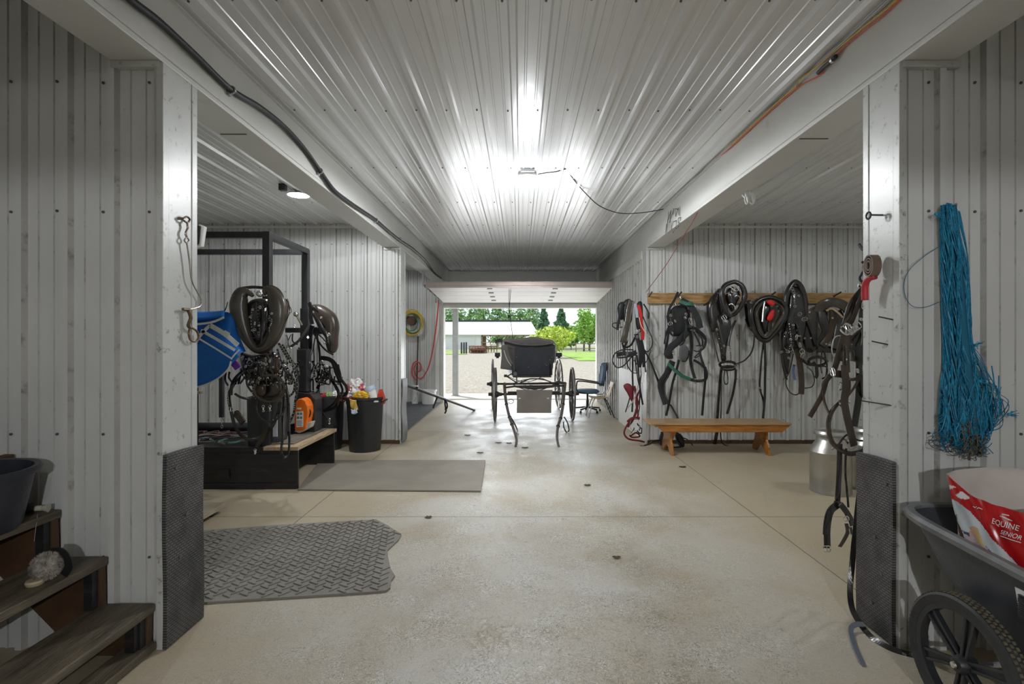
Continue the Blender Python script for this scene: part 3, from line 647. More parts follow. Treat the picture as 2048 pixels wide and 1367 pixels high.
def school_chair():
    Y = 9.98; cx = P(1196, 800, Y).x; M_s = mat('tan_shell', (.52, .36, .20), .4, 0, .08, 5)
    t = thing('school_chair', 'small tan plastic chair on thin metal legs, facing left by the right wall', 'chair', (cx, Y, 0))
    m = MB()
    def fs(u, v): return (cx-.17+.33*u, Y-.17+.34*v, .385-.02*math.sin(u*PI)+(.02*(abs(2*v-1)**2)))
    m.grid(fs, 10, 10, .012, (0, 0, 1)); m.build('seat', M_s, t, smooth=True)
    m = MB(); W = .17
    poly = [(-.165, .40), (-.10, .52), (-W, .66), (-.14, .70), (.14, .70), (W, .66), (.10, .52), (.165, .40)]
    # back with a hand hole: two uprights, top and bottom band
    def q(yo, z): return (cx+.16+.10*(z-.38)/.32+.02*(yo/.17)**2, Y+yo, z)
    for y0, y1, z0, z1 in ((-.17, .17, .385, .47), (-.17, -.045, .47, .60), (.045, .17, .47, .60), (-.17, .17, .60, .705)):
        m.grid(lambda u, v: q(y0+(y1-y0)*u, z0+(z1-z0)*v), 5, 5, .012, (1, 0, 0))
    m.build('backrest', M_s, t, smooth=True)
    for sy in (-1, 1):
        for ex in (-.22, .30):
            m = MB(); m.tube(catmull([(cx, Y+sy*.10, .375), (cx+ex*.45, Y+sy*.13, .36), (cx+ex*(.98), Y+sy*.19, .01)], 5), .010, 8); m.build('leg', M_galv if ex < 0 else M_steelblack, t, smooth=True)
school_chair()
m = MB(); m.grid(lambda u, v: (P(1212+14*v, 782, 10.4).x+.10*u, 10.4+.5*u, .40+.5*v+.02*math.sin(v*6)), 5, 6, .04, (1, 0, 0))

# ------------------------------------------------------------------ left bay beyond the far pillar
m = MB(); m.box((-5.2, YB1+.05, 0), (-1.90, 12.2, .018)); tag(m.build('rubber_floor_mat', mat('dark_mat', (.07, .075, .085), .55, 0, .25, 3, .3, 30)), 'large dark rubber mat on the floor of the far left bay', 'mat')
def far_left():
    Y = 12.25
    t = thing('hose_coil', 'coiled yellow and green hose hung on the far left wall', 'hose', tuple(P(824, 645, Y)))
    for c, n, r0 in (((.62, .40, .04), 5, .27), ((.10, .25, .09), 3, .22)):
        m = MB()
        for k in range(n):
            o = P(824+random.uniform(-2, 2), 645+random.uniform(-3, 4), Y-.03*k-.02); rx = r0*random.uniform(.75, 1.02); rz = r0*random.uniform(.9, 1.15)
            m.tube([o+Vector((rx*math.cos(a), .012*math.sin(3*a), rz*math.sin(a))) for a in [2*PI*q/30 for q in range(30)]], .012, 6, closed=True)
        m.build('hose_loop', mat('hose_%.2f' % c[0], c, .5), t, smooth=True)
    m = MB(); c = P(824, 642, Y); m.lathe([(0, -.12), (.10, -.12), (.10, .08), (0, .08)], c, 18, 'y'); m.box((c.x-.12, Y-.02, c.z-.02), (c.x+.12, Y+.1, c.z+.12)); m.build('hose_hanger', M_stringer, t, smooth=True)
    m = MB(); m.tube(catmull([P(*q) for q in ((878, 594, 12.1), (874, 640, 12.15), (868, 685, 12.2), (860, 725, 12.22), (850, 748, 12.22), (841, 756, 12.2), (833, 752, 12.2), (828, 738, 12.2), (832, 726, 12.2))], 6), .016, 8)
    tag(m.build('red_hose', mat('red_hose_m', (.55, .06, .05), .45), smooth=True), 'red hose looping down the far left wall from the door track', 'hose')
    t = thing('manure_fork', 'red-handled fork standing against the far left wall', 'fork', (P(834, 800, 12.2).x, 12.15, 0))
    m = MB(); m.tube([P(833, 805, 12.1), P(836, 672, 12.25)], .018, 8); m.build('handle', M_stringer, t, smooth=True)
    m = MB(); m.strap([P(*q) for q in ((833, 722, 12.2), (826, 728, 12.2), (824, 748, 12.2), (832, 760, 12.2))], .03, .02); m.strap([P(*q) for q in ((833, 722, 12.18), (841, 728, 12.18), (841, 740, 12.18), (833, 744, 12.18))], .03, .02); m.build('red_head', mat('red_hose_m', (.55, .06, .05)), t)
    c = P(830, 803, 12.0); m = MB(); m.lathe([(0, 0), (.075, 0), (.075, .36), (.082, .37), (.082, .43), (0, .43)], (c.x, 12.0, .018), 16); tag(m.build('white_pipe', M_white, smooth=True), 'short white plastic pipe standing upright on the dark mat', 'pipe')
    c = P(858, 803, 12.0)
    t = thing('white_bucket', 'white plastic tub on the dark mat by the far left wall', 'bucket', (c.x, 11.95, .018))
    m = MB(); m.lathe([(0, 0), (.15, 0), (.18, .30), (.195, .30), (.195, .33), (.17, .33), (.14, .02), (0, .02)], (c.x, 11.95, .018), 24); m.build('tub', M_white, t, smooth=True)
    m = MB(); m.tube(catmull([(c.x-.19, 11.95, .33), (c.x, 11.78, .26), (c.x+.19, 11.95, .33)], 6), .006, 6); m.build('bail_handle', M_galv, t)
    m = MB(); m.tube(catmull([P(828, 802, 11.9), P(831, 796, 11.9), P(832, 782, 12.2)], 5), .008, 6); tag(m.build('grey_wire', M_galv), 'thin wire drooping beside the white pipe', 'wire')
    # sloping black bar from the far pillar down to the floor
    t = thing('black_gate_bar', 'long black steel bar sloping from the far left pillar down to the floor', 'bar', tuple(P(806, 767, 7.55)))
    a = P(806, 767, 7.60); b = Vector((P(948, 819, 10.85).x, 10.85, .02)); m = MB(); m.tube([a, b], .026, 10); m.ell(b, (.03, .03, .03), 8, 6); m.build('bar', M_steelblack, t, smooth=True)
    for u, pts in ((.52, [(0, 0, 0), (-.05, 0, -.12), (-.10, 0, -.26)]), (.62, [(0, 0, 0), (.01, 0, -.14), (.03, 0, -.26), (0, 0, -.33)]), (.62, [(0, 0, 0), (.05, 0, -.1), (.05, 0, -.2), (0, 0, -.24)]), (.25, [(0, 0, 0), (.02, 0, .02), (.05, 0, 0)])):
        c = a.lerp(b, u-.12); m = MB(); m.strap([c+Vector(p)*.8 for p in pts], .03, .008); m.build('strap', M_nylon, t)
far_left()
m = MB(); m.grid(lambda u, v: (XL+.014+.010*math.sin(v*9), YB0-.03+.30*u, .02+.93*v), 6, 16, .012, (1, 0, 0)); tag(m.build('rubber_guard', mat('grey_rubber', (.16, .16, .17), .5, 0, .2, 5)), 'bent grey rubber guard at the base of the far left pillar', 'mat')

# ------------------------------------------------------------------ ceiling lamps
def led_lamp(name, label, x, y, r=.10, watts=100, glow=0):
    t = thing(name, label, 'lamp', (x, y, ZC))
    m = MB(); m.lathe([(0, 0), (.05, 0), (.05, -.02), (r, -.028), (r+.004, -.045), (r-.004, -.05)], (x, y, ZC-.002), 32); m.build('housing', M_wallsm, t, smooth=True)
    m = MB(); m.lathe([(0, -.058), (r*.6, -.056), (r-.006, -.048)], (x, y, ZC-.002), 32); m.build('diffuser', M_glow, t, smooth=True)
    m = MB(); m.box((x-.07, y-.14, ZC-.03), (x+.07, y-.10, ZC-.002)); m.build('bracket', M_galv, t)
    L_ = lamp(name+'_light', (x, y, ZC-.065), watts, .07, (.95, .98, 1.0), 'SPOT', R(179), .15)
    if glow: lamp(name+'_spill', (x, y, ZC-.55), glow, .09, (.95, .98, 1.0))
    return t
led_lamp('round_ceiling_lamp', 'bright round lamp on the ribbed ceiling above the middle aisle', P(1055, 352, 5.17).x, 5.17, .095, 170, 26)
t = thing('bay_lamp', 'bright narrow lamp under the left bay ceiling beside the beam', 'lamp', (P(600, 385, 5.6).x, 5.6, ZC))
c = P(597, 384, 5.75); m = MB(); m.lathe([(0, .05), (.03, .05), (.05, .03), (.12, .012), (.12, 0)], (c.x, 5.75, 3.19), 20); m.build('housing', M_galv, t, smooth=True)
m = MB(); m.lathe([(0, -.012), (.07, -.008), (.115, 0)], (c.x, 5.75, 3.19), 20); m.build('diffuser', M_glow, t, smooth=True)
m = MB(); m.box((c.x-.11, 5.5, 3.18), (c.x-.04, 5.56, 3.25)); m.build('bracket', M_steelblack, t)
lamp('bay_lamp_light', (c.x, 5.75, 3.165), 62, .06, (.95, .98, 1.0), 'SPOT', R(179), .15)
led_lamp('round_ceiling_lamp', 'added fill lamp over the right bay, unseen behind the near right wall', 4.4, 4.4, .095, 62)  # fill light added in the right bay, no lamp known there
led_lamp('round_ceiling_lamp', 'added fill lamp over the far left bay, unseen behind the back left wall', -3.0, 10.0, .095, 60)  # unseen lamp added to brighten the far left bay
led_lamp('round_ceiling_lamp', 'added fill lamp above the photographer, out of view', .2, -1.0, .095, 48, 5)  # extra lamp put in overhead to brighten the near floor
# work light on a stand behind the photographer; its flat hood cuts the light off above head height
def work_light():
    x, y, z = .5, -1.8, 1.94; t = thing('work_light', 'hooded work light on a tall stand behind the photographer', 'work light', (x, y-.1, 0))
    m = MB(); m.box((x-.85, y-.45, z+.018), (x+.85, y+.2, z+.024)); m.build('hood', M_steelblack, t)
    m = MB(); m.box((x-.85, y-.45, z-.3), (x+.85, y-.44, z+.018)); m.build('back_plate', M_steelblack, t)
    m = MB(); m.tube([(x, y-.40, 0.01), (x, y-.40, z-.05)], .02, 8); m.build('stand_pole', M_steelblack, t)
    for k in range(3):
        a = 2*PI*k/3; m = MB(); m.tube([(x, y-.40, .35), (x+.4*math.cos(a), y-.40+.4*math.sin(a), .012)], .012, 8); m.build('leg', M_steelblack, t)
    lamp('work_light_lamp', (x, y, z), 125, .006, (.97, .98, 1.0))
work_light()

# ------------------------------------------------------------------ stair at the near left wall
def stairs():
    t = thing('wooden_stair', 'dark worn open wooden stair climbing left against the near wall', 'stairs', (-2.1, 1.7, 0))
    Z = [.02, .235, .465, .695, .925]; y0, y1 = .72, 2.452; X = [-1.80+.02, -1.786, -2.015, -2.245, -2.475]
    for k in range(5):
        x1 = X[k]; x0 = x1-(.275 if k else .12); z = Z[k]+(0 if k else .03)
        m = MB(); m.box((x0, y0, z-.04), (x1, y1, z)); m.build('tread', M_stair, t, bevel=.006)
    # side stringers: sawtooth
    for yy in (y1-.04, .80):
        pts = [(-1.80, 0)]
        for k in range(1, 5):
            pts += [(X[k]-.012, Z[k]-.041), (X[k]-.235, Z[k]-.041)]
        pts += [(-2.80, Z[4]-.041), (-2.80, .68), (-2.13, 0)]
        m = MB(); m.prism([(x, yy, z) for x, z in pts], (0, .035, 0), (0, 0, 0)); m.build('stringer', M_stringer, t, bevel=.002)
    m = MB(); m.prism([(x, y0+.001, z) for x, z in [(-1.80, 0)]+[p for k in range(1, 5) for p in ((X[k]-.012, Z[k]-.041), (X[k]-.235, Z[k]-.041))]+[(-2.80, .88), (-2.80, 0)]], (0, .02, 0), (0, 0, 0)); m.build('shade_side_panel', M_blackwood, t)  # unseen closure, added to keep the space under the treads dark
    m = MB(); m.box((-2.83, y0, 0), (-2.80, y1, .88)); m.build('shade_back_panel', M_blackwood, t)  # out of view, added to shut light out from under the stair
    m = MB(); m.box((-1.86, y1-.10, 0), (-1.815, y1-.041, .19)); m.build('cleat', M_blackwood, t)
    for k in (1, 2, 3):
        m = MB(); m.box((X[k]-.06, y1-.075, Z[k-1]+.001), (X[k]-.02, y1-.041, Z[k]-.041)); m.build('riser_cleat', M_blackwood, t)
stairs()
def groom_brush():
    c = P(148, 1120, 2.16); z = .466
    t = thing('grooming_brush', 'fuzzy grey brush lying on the third stair tread', 'brush', (c.x, 2.2, z))
    M_f = mat('grey_bristles', (.30, .27, .235), .95, 0, .4, 40, .6, 90)
    m = MB(); rnd = random.Random(4); cc = Vector((-2.085, 2.20, z+.062))
    m.ell(cc, (.052, .050, .055), 18, 12, .06)
    for i in range(1500):
        th = math.acos(2*rnd.random()-1); a = rnd.random()*2*PI; d_ = Vector((math.sin(th)*math.cos(a), math.sin(th)*math.sin(a), math.cos(th)))
        p = cc+Vector((d_.x*.051, d_.y*.049, d_.z*.055)); e = p+(d_+Vector((rnd.gauss(0, .4), rnd.gauss(0, .4), rnd.gauss(0, .4)-.2))).normalized()*.012
        s = d_.orthogonal()*.0012
        if e.z > z: m.add([p-s, p+s, e], [(0, 1, 2)])
    o = m.build('bristles', M_f, t)
    m = MB(); m.lathe([(0, 0), (.030, 0), (.034, .012), (.03, .02), (0, .02)], (-2.10, 2.165, z), 20); m.build('wooden_block', mat('cream_block', (.45, .38, .25), .6), t, smooth=True)
    m = MB(); m.strap([(-2.045, 2.24, z+.004), (-2.02, 2.24, z+.05), (-2.05, 2.24, z+.105), (-2.10, 2.24, z+.11)], .035, .004); m.build('hand_strap', M_nylon, t)
groom_brush()
def tub():
    z = .697; c = Vector((-2.375, 2.13, z)); M_t = mat('dark_navy_plastic', (.018, .020, .030), .38, 0, .25, 10, .2, 40)
    t = thing('feed_tub', 'dark navy rubber feed tub standing on the fourth stair tread', 'tub', tuple(c))
    m = MB(); m.lathe([(0, 0), (.175, 0), (.185, .02), (.225, .235), (.245, .24), (.25, .255), (.242, .268), (.222, .265), (.215, .24), (.175, .03), (0, .025)], c, 44); m.build('body', M_t, t, smooth=True)
tub()
def stair_bits():
    z = .698
    t = thing('spray_bottle', 'small dark bottle with a pale cap lying on the fourth stair tread', 'bottle', (-2.29, 2.40, z))
    m = MB(); m.tube([(-2.40, 2.37, z+.024), (-2.33, 2.385, z+.024), (-2.315, 2.388, z+.024)], .024, 12, scales=[1, 1, .6]); m.build('bottle_body', M_black, t, smooth=True)
    m = MB(); m.tube([(-2.315, 2.388, z+.022), (-2.285, 2.394, z+.022)], .013, 10); m.tube([(-2.285, 2.394, z+.022), (-2.262, 2.40, z+.020)], .020, 10, scales=[.6, 1]); m.build('pale_cap', mat('cream', (.5, .47, .38), .5), t, smooth=True)
    m = MB(); m.tube(catmull([(-2.275, 2.36, z+.004), (-2.25, 2.33, z-.0), (-2.235, 2.30, z-.10)], 5), .0007, 5); tag(m.build('loose_thread', mat('cream', (.5, .47, .38))), 'thin pale thread hanging off the fourth stair tread', 'thread')
    z = .926
    t = thing('dark_bottle', 'dark bottle with a yellow picture label on the top stair tread', 'bottle', (-2.60, 2.3, z))
    c = (-2.545, 2.27, z); m = MB(); m.lathe([(0, 0), (.05, 0), (.052, .02), (.052, .16), (.045, .19), (.024, .215), (.024, .23), (0, .23)], c, 24); b = m.build('bottle_body', M_black, t, smooth=True)
    m = MB(); m.lathe([(.030, .225), (.055, .235), (.05, .26), (.02, .275), (0, .275)], c, 20); m.build('bottle_cap', M_black, t, smooth=True)
    m = MB(); m.lathe([(.0535, .06), (.0535, .14)], c, 24); m.build('bottle_label', M_white, t)
    m = MB(); m.lathe([(.0545, .075), (.0545, .115)], c, 8, a0=-1.9, a1=-.4); m.build('yellow_patch', mat('yellow_patch_m', (.75, .5, .03), .4), t)
    for k, (dx, dy, r, lab) in enumerate(((0.05, .05, .035, 'crumpled dark glove beside the dark bottle on the top tread'), (.115, .10, .03, 'short brown wood block at the right end of the top tread'))):
        m = MB()
        if k: m.box((-2.50, 2.37, z), (-2.485+.03, 2.43, z+.045)); tag(m.build('wood_block', M_stringer, bevel=.005), lab, 'block')
        else: m.ell((-2.50, 2.34, z+.022), (.05, .035, .025), 14, 8, .18); tag(m.build('glove', M_nylon, smooth=True), lab, 'glove')
stair_bits()

# ------------------------------------------------------------------ rubber mats
def guard(name, label, xf, s, y0, y1, z):
    t = MB(); n = 14
    def fn(u, v): return (xf+s*(.004+.003*math.sin(v*7)), y0+(y1-y0)*u, .004+(z+.012*math.sin(u*2)-.02*u)*v)
    t.grid(fn, 4, n, .02, (s, 0, 0)); o = t.build(name, M_tread_mat); tag(o, label, 'mat'); return o
g = guard('pillar_guard_mat', 'black pebbled rubber sheet screwed to the base of the near left pillar', XL, 1, YN0-.025, YN1+.045, .955)
s_ = MB()
for y, z in ((2.52, .88), (2.60, .62), (2.55, .42), (2.62, .30)): s_.lathe([(.010, .0), (.010, .004), (0, .005)], (XL+.026, y, z), 8, 'x')
s_.build('screw_washer', M_dkscrew, g)
g = guard('pillar_guard_mat', 'black pebbled rubber sheet screwed to the base of the near right pillar', XR, -1, YN0-.0, YN1+.045, .915)
s_ = MB()
for y, z in ((2.52, .80), (2.60, .50), (2.55, .33), (2.62, .15)): s_.lathe([(.010, -.0), (.010, -.004), (0, -.005)], (XR-.026, y, z), 8, 'x')
s_.build('screw_washer', M_dkscrew, g)
def floor_mats():
    M_fm = mat('grey_mat', (.25, .235, .21), .75, 0, .12, 4, .2, 40)
    def fp(px, py): Y = H*F/(py-VY); return Vector(((px-VX)*Y/F, Y, 0))
    poly = [fp(*p) for p in ((330, 1069), (560, 1052), (752, 1041), (775, 1053), (803, 1071), (797, 1082), (783, 1095), (775, 1103), (776, 1115), (779, 1130), (782, 1142), (790, 1154), (782, 1164), (781, 1178), (772, 1184), (740, 1187), (600, 1196), (450, 1205), (300, 1216))]
    m = MB(); m.prism(poly, (0, 0, .013), (0, 0, .001))
    def inside(x, y):
        c = False; j = len(poly)-1
        for i in range(len(poly)):
            a, b = poly[i], poly[j]
            if (a.y > y) != (b.y > y) and x < (b.x-a.x)*(y-a.y)/(b.y-a.y)+a.x: c = not c
            j = i
        return c
    e1 = (poly[2]-poly[0]).normalized(); e2 = Vector((-e1.y, e1.x, 0)); pitch = .094; org = poly[0]
    for i in range(-4, 30):
        for j in range(-50, 12):
            c = org+e1*(i*pitch+(j % 2)*pitch/2)+e2*(j*.036)
            d = (e1+e2*.8 if j % 2 else e1-e2*.8).normalized()*.034
            if inside(c.x+d.x*1.1, c.y+d.y*1.1) and inside(c.x-d.x*1.1, c.y-d.y*1.1):
                pz = Vector((0, 0, .0165)); m.bar(c-d+pz, c+d+pz, .009, .009)
    tag(m.build('tread_plate_mat', M_fm), 'grey rubber mat with raised tread bars and a torn right edge', 'mat')
    q = [fp(595, 981), fp(962, 984), fp(971, 922), fp(640, 922)]
    m = MB(); m.prism(q, (0, 0, .018), (0, 0, .001)); tag(m.build('stall_mat', mat('brown_grey_mat', (.26, .23, .19), .55, 0, .12, 3, .12, 30), bevel=.004), 'smooth brown-grey rubber stall mat lying beside the black platform', 'mat')
    # weighing platform corner by the near left pillar
    t = thing('low_platform', 'corner of a low weathered wooden platform behind the near left pillar', 'platform', (-2.4, 3.9, 0))
    M_pw = mat('weathered_board', (.36, .31, .23), .7, 0, .2, 6, .2, 20)
    a = fp(451, 1024)
    m = MB(); m.box((-3.3, 3.45, .045), (a.x, 4.45, .085)); m.build('deck', M_pw, t, bevel=.004)
    m = MB(); m.box((-3.2, 3.50, .001), (a.x-.06, 3.56, .044)); m.build('skid', M_blackwood, t)
    m = MB(); m.box((-3.2, 4.32, .001), (a.x-.06, 4.38, .044)); m.build('skid', M_blackwood, t)
    m = MB(); m.box((-3.2, 3.5, .086), (a.x-.18, 4.25, .096)); m.build('inset_plate', M_fm, t)
floor_mats()

# ------------------------------------------------------------------ black mounting platform with shelf, frame
def platform():
    t = thing('black_platform', 'low black painted wooden platform with a raw plank along its right side', 'platform', (-3.0, 5.6, 0))
    x1 = -2.28
    m = MB(); m.box((-4.6, 5.135, .0), (x1, 5.16, .40)); m.box((-4.6, 5.12, .0), (x1-.01, 5.137, .06)); m.box((-4.6, 5.12, .345), (x1-.01, 5.137, .36)); m.build('front_panel', M_blackwood, t, bevel=.003)
    m = MB(); m.box((-3.10, 5.118, .12), (-2.98, 5.138, .20)); m.build('hand_slot', M_steelblack, t)
    m = MB(); m.box((-2.72, 6.13, 0), (x1, 6.155, .40)); m.build('rear_panel', M_blackwood, t, bevel=.003)
    m = MB(); m.box((-4.6, 5.14, .395), (-2.62, 6.15, .425)); m.build('deck', M_blackwood, t)
    m = MB(); m.box((-2.66, 5.16, 0), (-2.63, 6.13, .395)); m.build('inner_panel', M_blackwood, t)
    m = MB(); m.box((-2.62, 5.10, .40), (x1+.015, 6.18, .437)); m.build('plank_top', M_tan, t, bevel=.003)
    m = MB(); m.box((-2.60, 5.22, .438), (-2.36, 6.12, .452)); m.build('worn_mat', mat('worn_mat_m', (.16, .14, .11), .8, 0, .3, 8), t, bevel=.004)
    # steel frame
    t = thing('steel_frame', 'tall black square-tube frame standing over the black platform', 'frame', (-3.3, 5.7, .43))
    zt = 2.655; a = -2.635; b = -2.665; s = .038
    def post(x, y, z0, z1, w_=s): m = MB(); m.box((x-w_, y-w_, z0), (x+w_, y+w_, z1)); return m
    post(a, 5.22, .426, zt).build('post', M_steelblack, t, bevel=.004); post(b, 6.22, .426, zt).build('post', M_steelblack, t, bevel=.004)
    m = post(b, 6.22, .426, 1.92, .05); m.build('post_sleeve', M_steelblack, t, bevel=.004)
    m = MB(); m.box((a-.04, 5.22+.04, zt-.065), (a+.03, 6.18, zt)); m.build('side_rail', M_steelblack, t, bevel=.003)
    for y in (5.22, 6.22): m = MB(); m.box((-4.7, y-.03, zt-.065), (a-.04, y+.03, zt-.001)); m.build('cross_rail', M_steelblack, t, bevel=.003)
    for y in (5.22, 6.22): post(-4.66, y, .426, zt-.066).build('post', M_steelblack, t)
    m = MB(); m.box((-2.62, 6.10, 1.60), (-2.42, 6.18, 1.68)); m.box((-2.9, 6.17, 1.62), (-2.72, 6.23, 1.68)); m.build('bracket_arm', M_steelblack, t, bevel=.003)
    m = MB(); m.box((-3.0, 5.2, 1.76), (-2.67, 5.24, 1.81)); m.build('bracket_arm', M_steelblack, t, bevel=.003)
    m = MB(); c = P(592, 628, 6.05); m.ell(c, (.032, .032, .032), 14, 9); m.tube([c, c+Vector((.05, .05, -.13))], .014, 8); m.build('chrome_ball_end', M_chrome, t, smooth=True)
    # stand box under rear post
    t = thing('saddle_stand', 'black box stand with a sloped top at the foot of the rear frame post', 'stand', (-2.62, 6.0, .44))
    m = MB(); xa, xb = P(597, 800, 5.95).x, P(636, 800, 5.95).x
    m.prism([(xa, 5.86, .453), (xa, 5.86, .92), (xb-.05, 5.86, .90), (xb, 5.86, .83), (xb, 5.86, .453)], (0, .22, 0), (0, 0, 0)); m.build('box', M_blackwood, t, bevel=.006)
    m = MB(); xm = P(612, 740, 6.0).x; m.box((xm-.06, 5.88, .92), (xm+.06, 6.0, 1.42)); m.build('column', M_blackwood, t, bevel=.006)
    # box on the front platform
    c = P(528, 893, 5.28)
    t = thing('black_bin', 'tall black plastic bin with a white label, on the front of the platform', 'bin', (c.x, 5.4, .43))
    xa, xb = P(498, 893, 5.3).x, P(562, 893, 5.3).x
    m = MB(); 
    prs = [(.0, .97), (.06, 1.0), (.46, 1.03), (.49, 1.06), (.50, 1.06), (.50, .96), (.05, .9)]
    cx, cy, hx, hy = (xa+xb)/2, 5.36, (xb-xa)/2, .14; ring = []
    vs = []; fs = []
    for z, k in prs:
        for q in range(24):
            a_ = 2*PI*q/24; ca, sa = math.cos(a_), math.sin(a_); vs.append((cx+hx*k*math.copysign(abs(ca)**.4, ca), cy+hy*k*math.copysign(abs(sa)**.4, sa), .427+z))
    for i in range(len(prs)-1):
        for q in range(24): fs.append((i*24+q, i*24+(q+1) % 24, (i+1)*24+(q+1) % 24, (i+1)*24+q))
    fs.append(tuple(range(23, -1, -1))); fs.append(tuple(range((len(prs)-1)*24, len(prs)*24))); m.add(vs, fs); m.build('bin_body', M_black, t, smooth=True)
    m = MB(); m.box((xb-.045, cy-hy-.004, .52), (xb+.0, cy-hy+.006, .70)); m.build('white_label', mat('pale_label', (.5, .54, .62), .5), t)
platform()
def chainsaw():
    Y = 5.72; t = thing('orange_power_tool', 'orange engine-powered tool with a white warning sticker, on the plank', 'tool', tuple(P(603, 860, Y)))
    poly = [(589, 862), (588, 825), (590, 806), (596, 798), (604, 796), (611, 801), (616, 812), (617, 825), (614, 840), (612, 855), (607, 860)]
    m = MB(); m.prism([P(x, y, Y) for x, y in poly], (0, .16, 0), (0, 0, 0)); m.build('engine_cover', M_orange, t, bevel=.014)
    m = MB(); m.prism([P(x, y, Y-.006) for x, y in ((592, 823), (606, 822), (606, 853), (593, 854))], (0, .004, 0), (0, 0, 0)); s = m.build('warning_sticker', M_white, t)
    for x, y in ((594, 827), (600, 827), (594, 835), (600, 835)):
        k = MB(); k.prism([P(a, b, Y-.008) for a, b in ((x, y-2.5), (x+4.4, y-2.5), (x+4.4, y+2), (x, y+2))], (0, .002, 0), (0, 0, 0)); k.build('pictogram', mat('grey_print', (.15, .2, .22), .5), s)
    k = MB()
    for q in range(4): k.prism([P(a, b, Y-.008) for a, b in ((594, 841+q*3), (604, 841+q*3), (604, 842+q*3), (594, 842+q*3))], (0, .002, 0), (0, 0, 0))
    k.build('print_lines', mat('grey_print', (.15, .2, .22), .5), s)
    m = MB(); m.prism([P(x, y, Y-.006) for x, y in ((594, 815), (602, 815), (602, 818.5), (594, 818.5))], (0, .004, 0), (0, 0, 0)); m.build('name_plate', M_white, t)
    m = MB(); m.prism([P(x, y, Y+.02) for x, y in ((612, 845), (624, 843), (620, 855), (606, 863), (598, 866), (588, 862), (600, 858))], (0, .10, 0), (0, 0, 0)); m.build('white_base', mat('off_white_plastic', (.55, .53, .45), .45), t, bevel=.005)
    m = MB(); m.prism([P(x, y, Y+.05) for x, y in ((572, 850), (590, 846), (600, 868), (575, 868))], (0, .12, 0), (0, 0, 0)); m.tube(catmull([P(616, 815, Y+.04), P(621, 822, Y+.04), P(619, 832, Y+.04), P(613, 836, Y+.04)], 5), .009, 6); m.build('handle_body', M_black, t, bevel=.006)
chainsaw()
def deck_clutter():
    t = thing('rope_heap', 'tangled brown and green ropes heaped on the platform deck', 'rope', (-3.3, 5.6, .43)); rnd = random.Random(9)
    cols = [((.10, .06, .05), 9), ((.07, .04, .045), 7), ((.20, .42, .36), 3), ((.25, .23, .2), 4)]
    for c, n in cols:
        for i in range(n):
            x = rnd.uniform(-4.0, -2.95); y = rnd.uniform(5.25, 5.8); L_ = rnd.uniform(.25, .5); a = rnd.uniform(-.5, .5)+.2
            pts = []
            for k in range(7):
                u = k/6-.5; pts.append((x+L_*u*math.cos(a)+.04*math.sin(k*2+i), y+L_*u*math.sin(a)+.05*math.cos(k*1.7+i), .437+.02*rnd.random()+.03*(1-4*u*u)*rnd.random()))
            if pts[-1][0] > -2.9 or pts[0][0] > -2.9: continue
            m = MB(); m.tube(catmull(pts, 5), .008, 6); m.build('rope_strand', mat('rope_%.2f' % c[0], c, .8), t)
    m = MB(); m.tube(catmull([(-3.14, 5.25, .45), (-3.2, 5.35, .45), (-3.08, 5.5, .47), (-2.95, 5.42, .47), (-3.0, 5.28, .45)], 6, True), .011, 6, closed=True); m.build('rope_loop', mat('rope_mint', (.20, .46, .38), .7), t)
    m = MB(); m.tube([(-4.4, 6.0, .485), (-2.78, 6.0, .485)], .055, 14, scales=[1, 1]); tag(m.build('roller_pipe', M_steelblack, smooth=True), 'thick black pipe lying along the back of the platform deck', 'pipe')
    m = MB(); m.strap([P(*q) for q in ((470, 826, 5.9), (478, 833, 5.88), (486, 845, 5.85))], .07, .03); m.strap([P(*q) for q in ((472, 832, 5.9), (470, 824, 5.9), (476, 822, 5.9), (482, 830, 5.88))], .02, .01)
    tag(m.build('leather_scrap', M_brownl), 'folded brown leather piece leaning on the black bin', 'leather')
deck_clutter()

# ------------------------------------------------------------------ trash cans
def can(label, cx, Y, r, h, name='trash_can'):
    t = thing(name, label, 'trash can', (cx, Y, 0))
    m = MB(); n = 40; pr = [(0, .82), (.03, .84), (.62*h/.72, .97), (.64*h/.72, 1.0), (h-.035, 1.0), (h-.03, 1.06), (h, 1.06), (h, .98), (.60, .93), (.06, .78), (.05, 0.01)]
    vs = []; fs = []
    for z, k in pr:
        for q in range(n):
            a = 2*PI*q/n; k2 = k*(1+(.012*math.cos(a*10) if z < h-.06 else 0)); vs.append((cx+r*k2*math.cos(a), Y+r*k2*math.sin(a), z))
    for i in range(len(pr)-1):
        for q in range(n): fs.append((i*n+q, i*n+(q+1) % n, (i+1)*n+(q+1) % n, (i+1)*n+q))
    fs.append(tuple(range(n-1, -1, -1))); m.add(vs, fs); m.build('can_body', M_black, t, smooth=True)
    for s in (-1, 1):
        m = MB(); m.tube(catmull([(cx+s*r*1.0, Y-.08, h-.06), (cx+s*(r*1.14), Y-.06, h-.05), (cx+s*(r*1.14), Y+.06, h-.05), (cx+s*r*1.0, Y+.08, h-.06)], 5), .014, 6); m.build('handle', M_black, t, smooth=True)
    return t
c1x = P(731, 900, 7.0).x; can('black trash can heaped with bags and cartons, nearest the far left pillar', c1x, 6.98, .255, .745)
c2x = P(664, 900, 7.08).x-.06; can('black trash can half hidden behind the platform and hanging harness', c2x, 7.06, .235, .76)
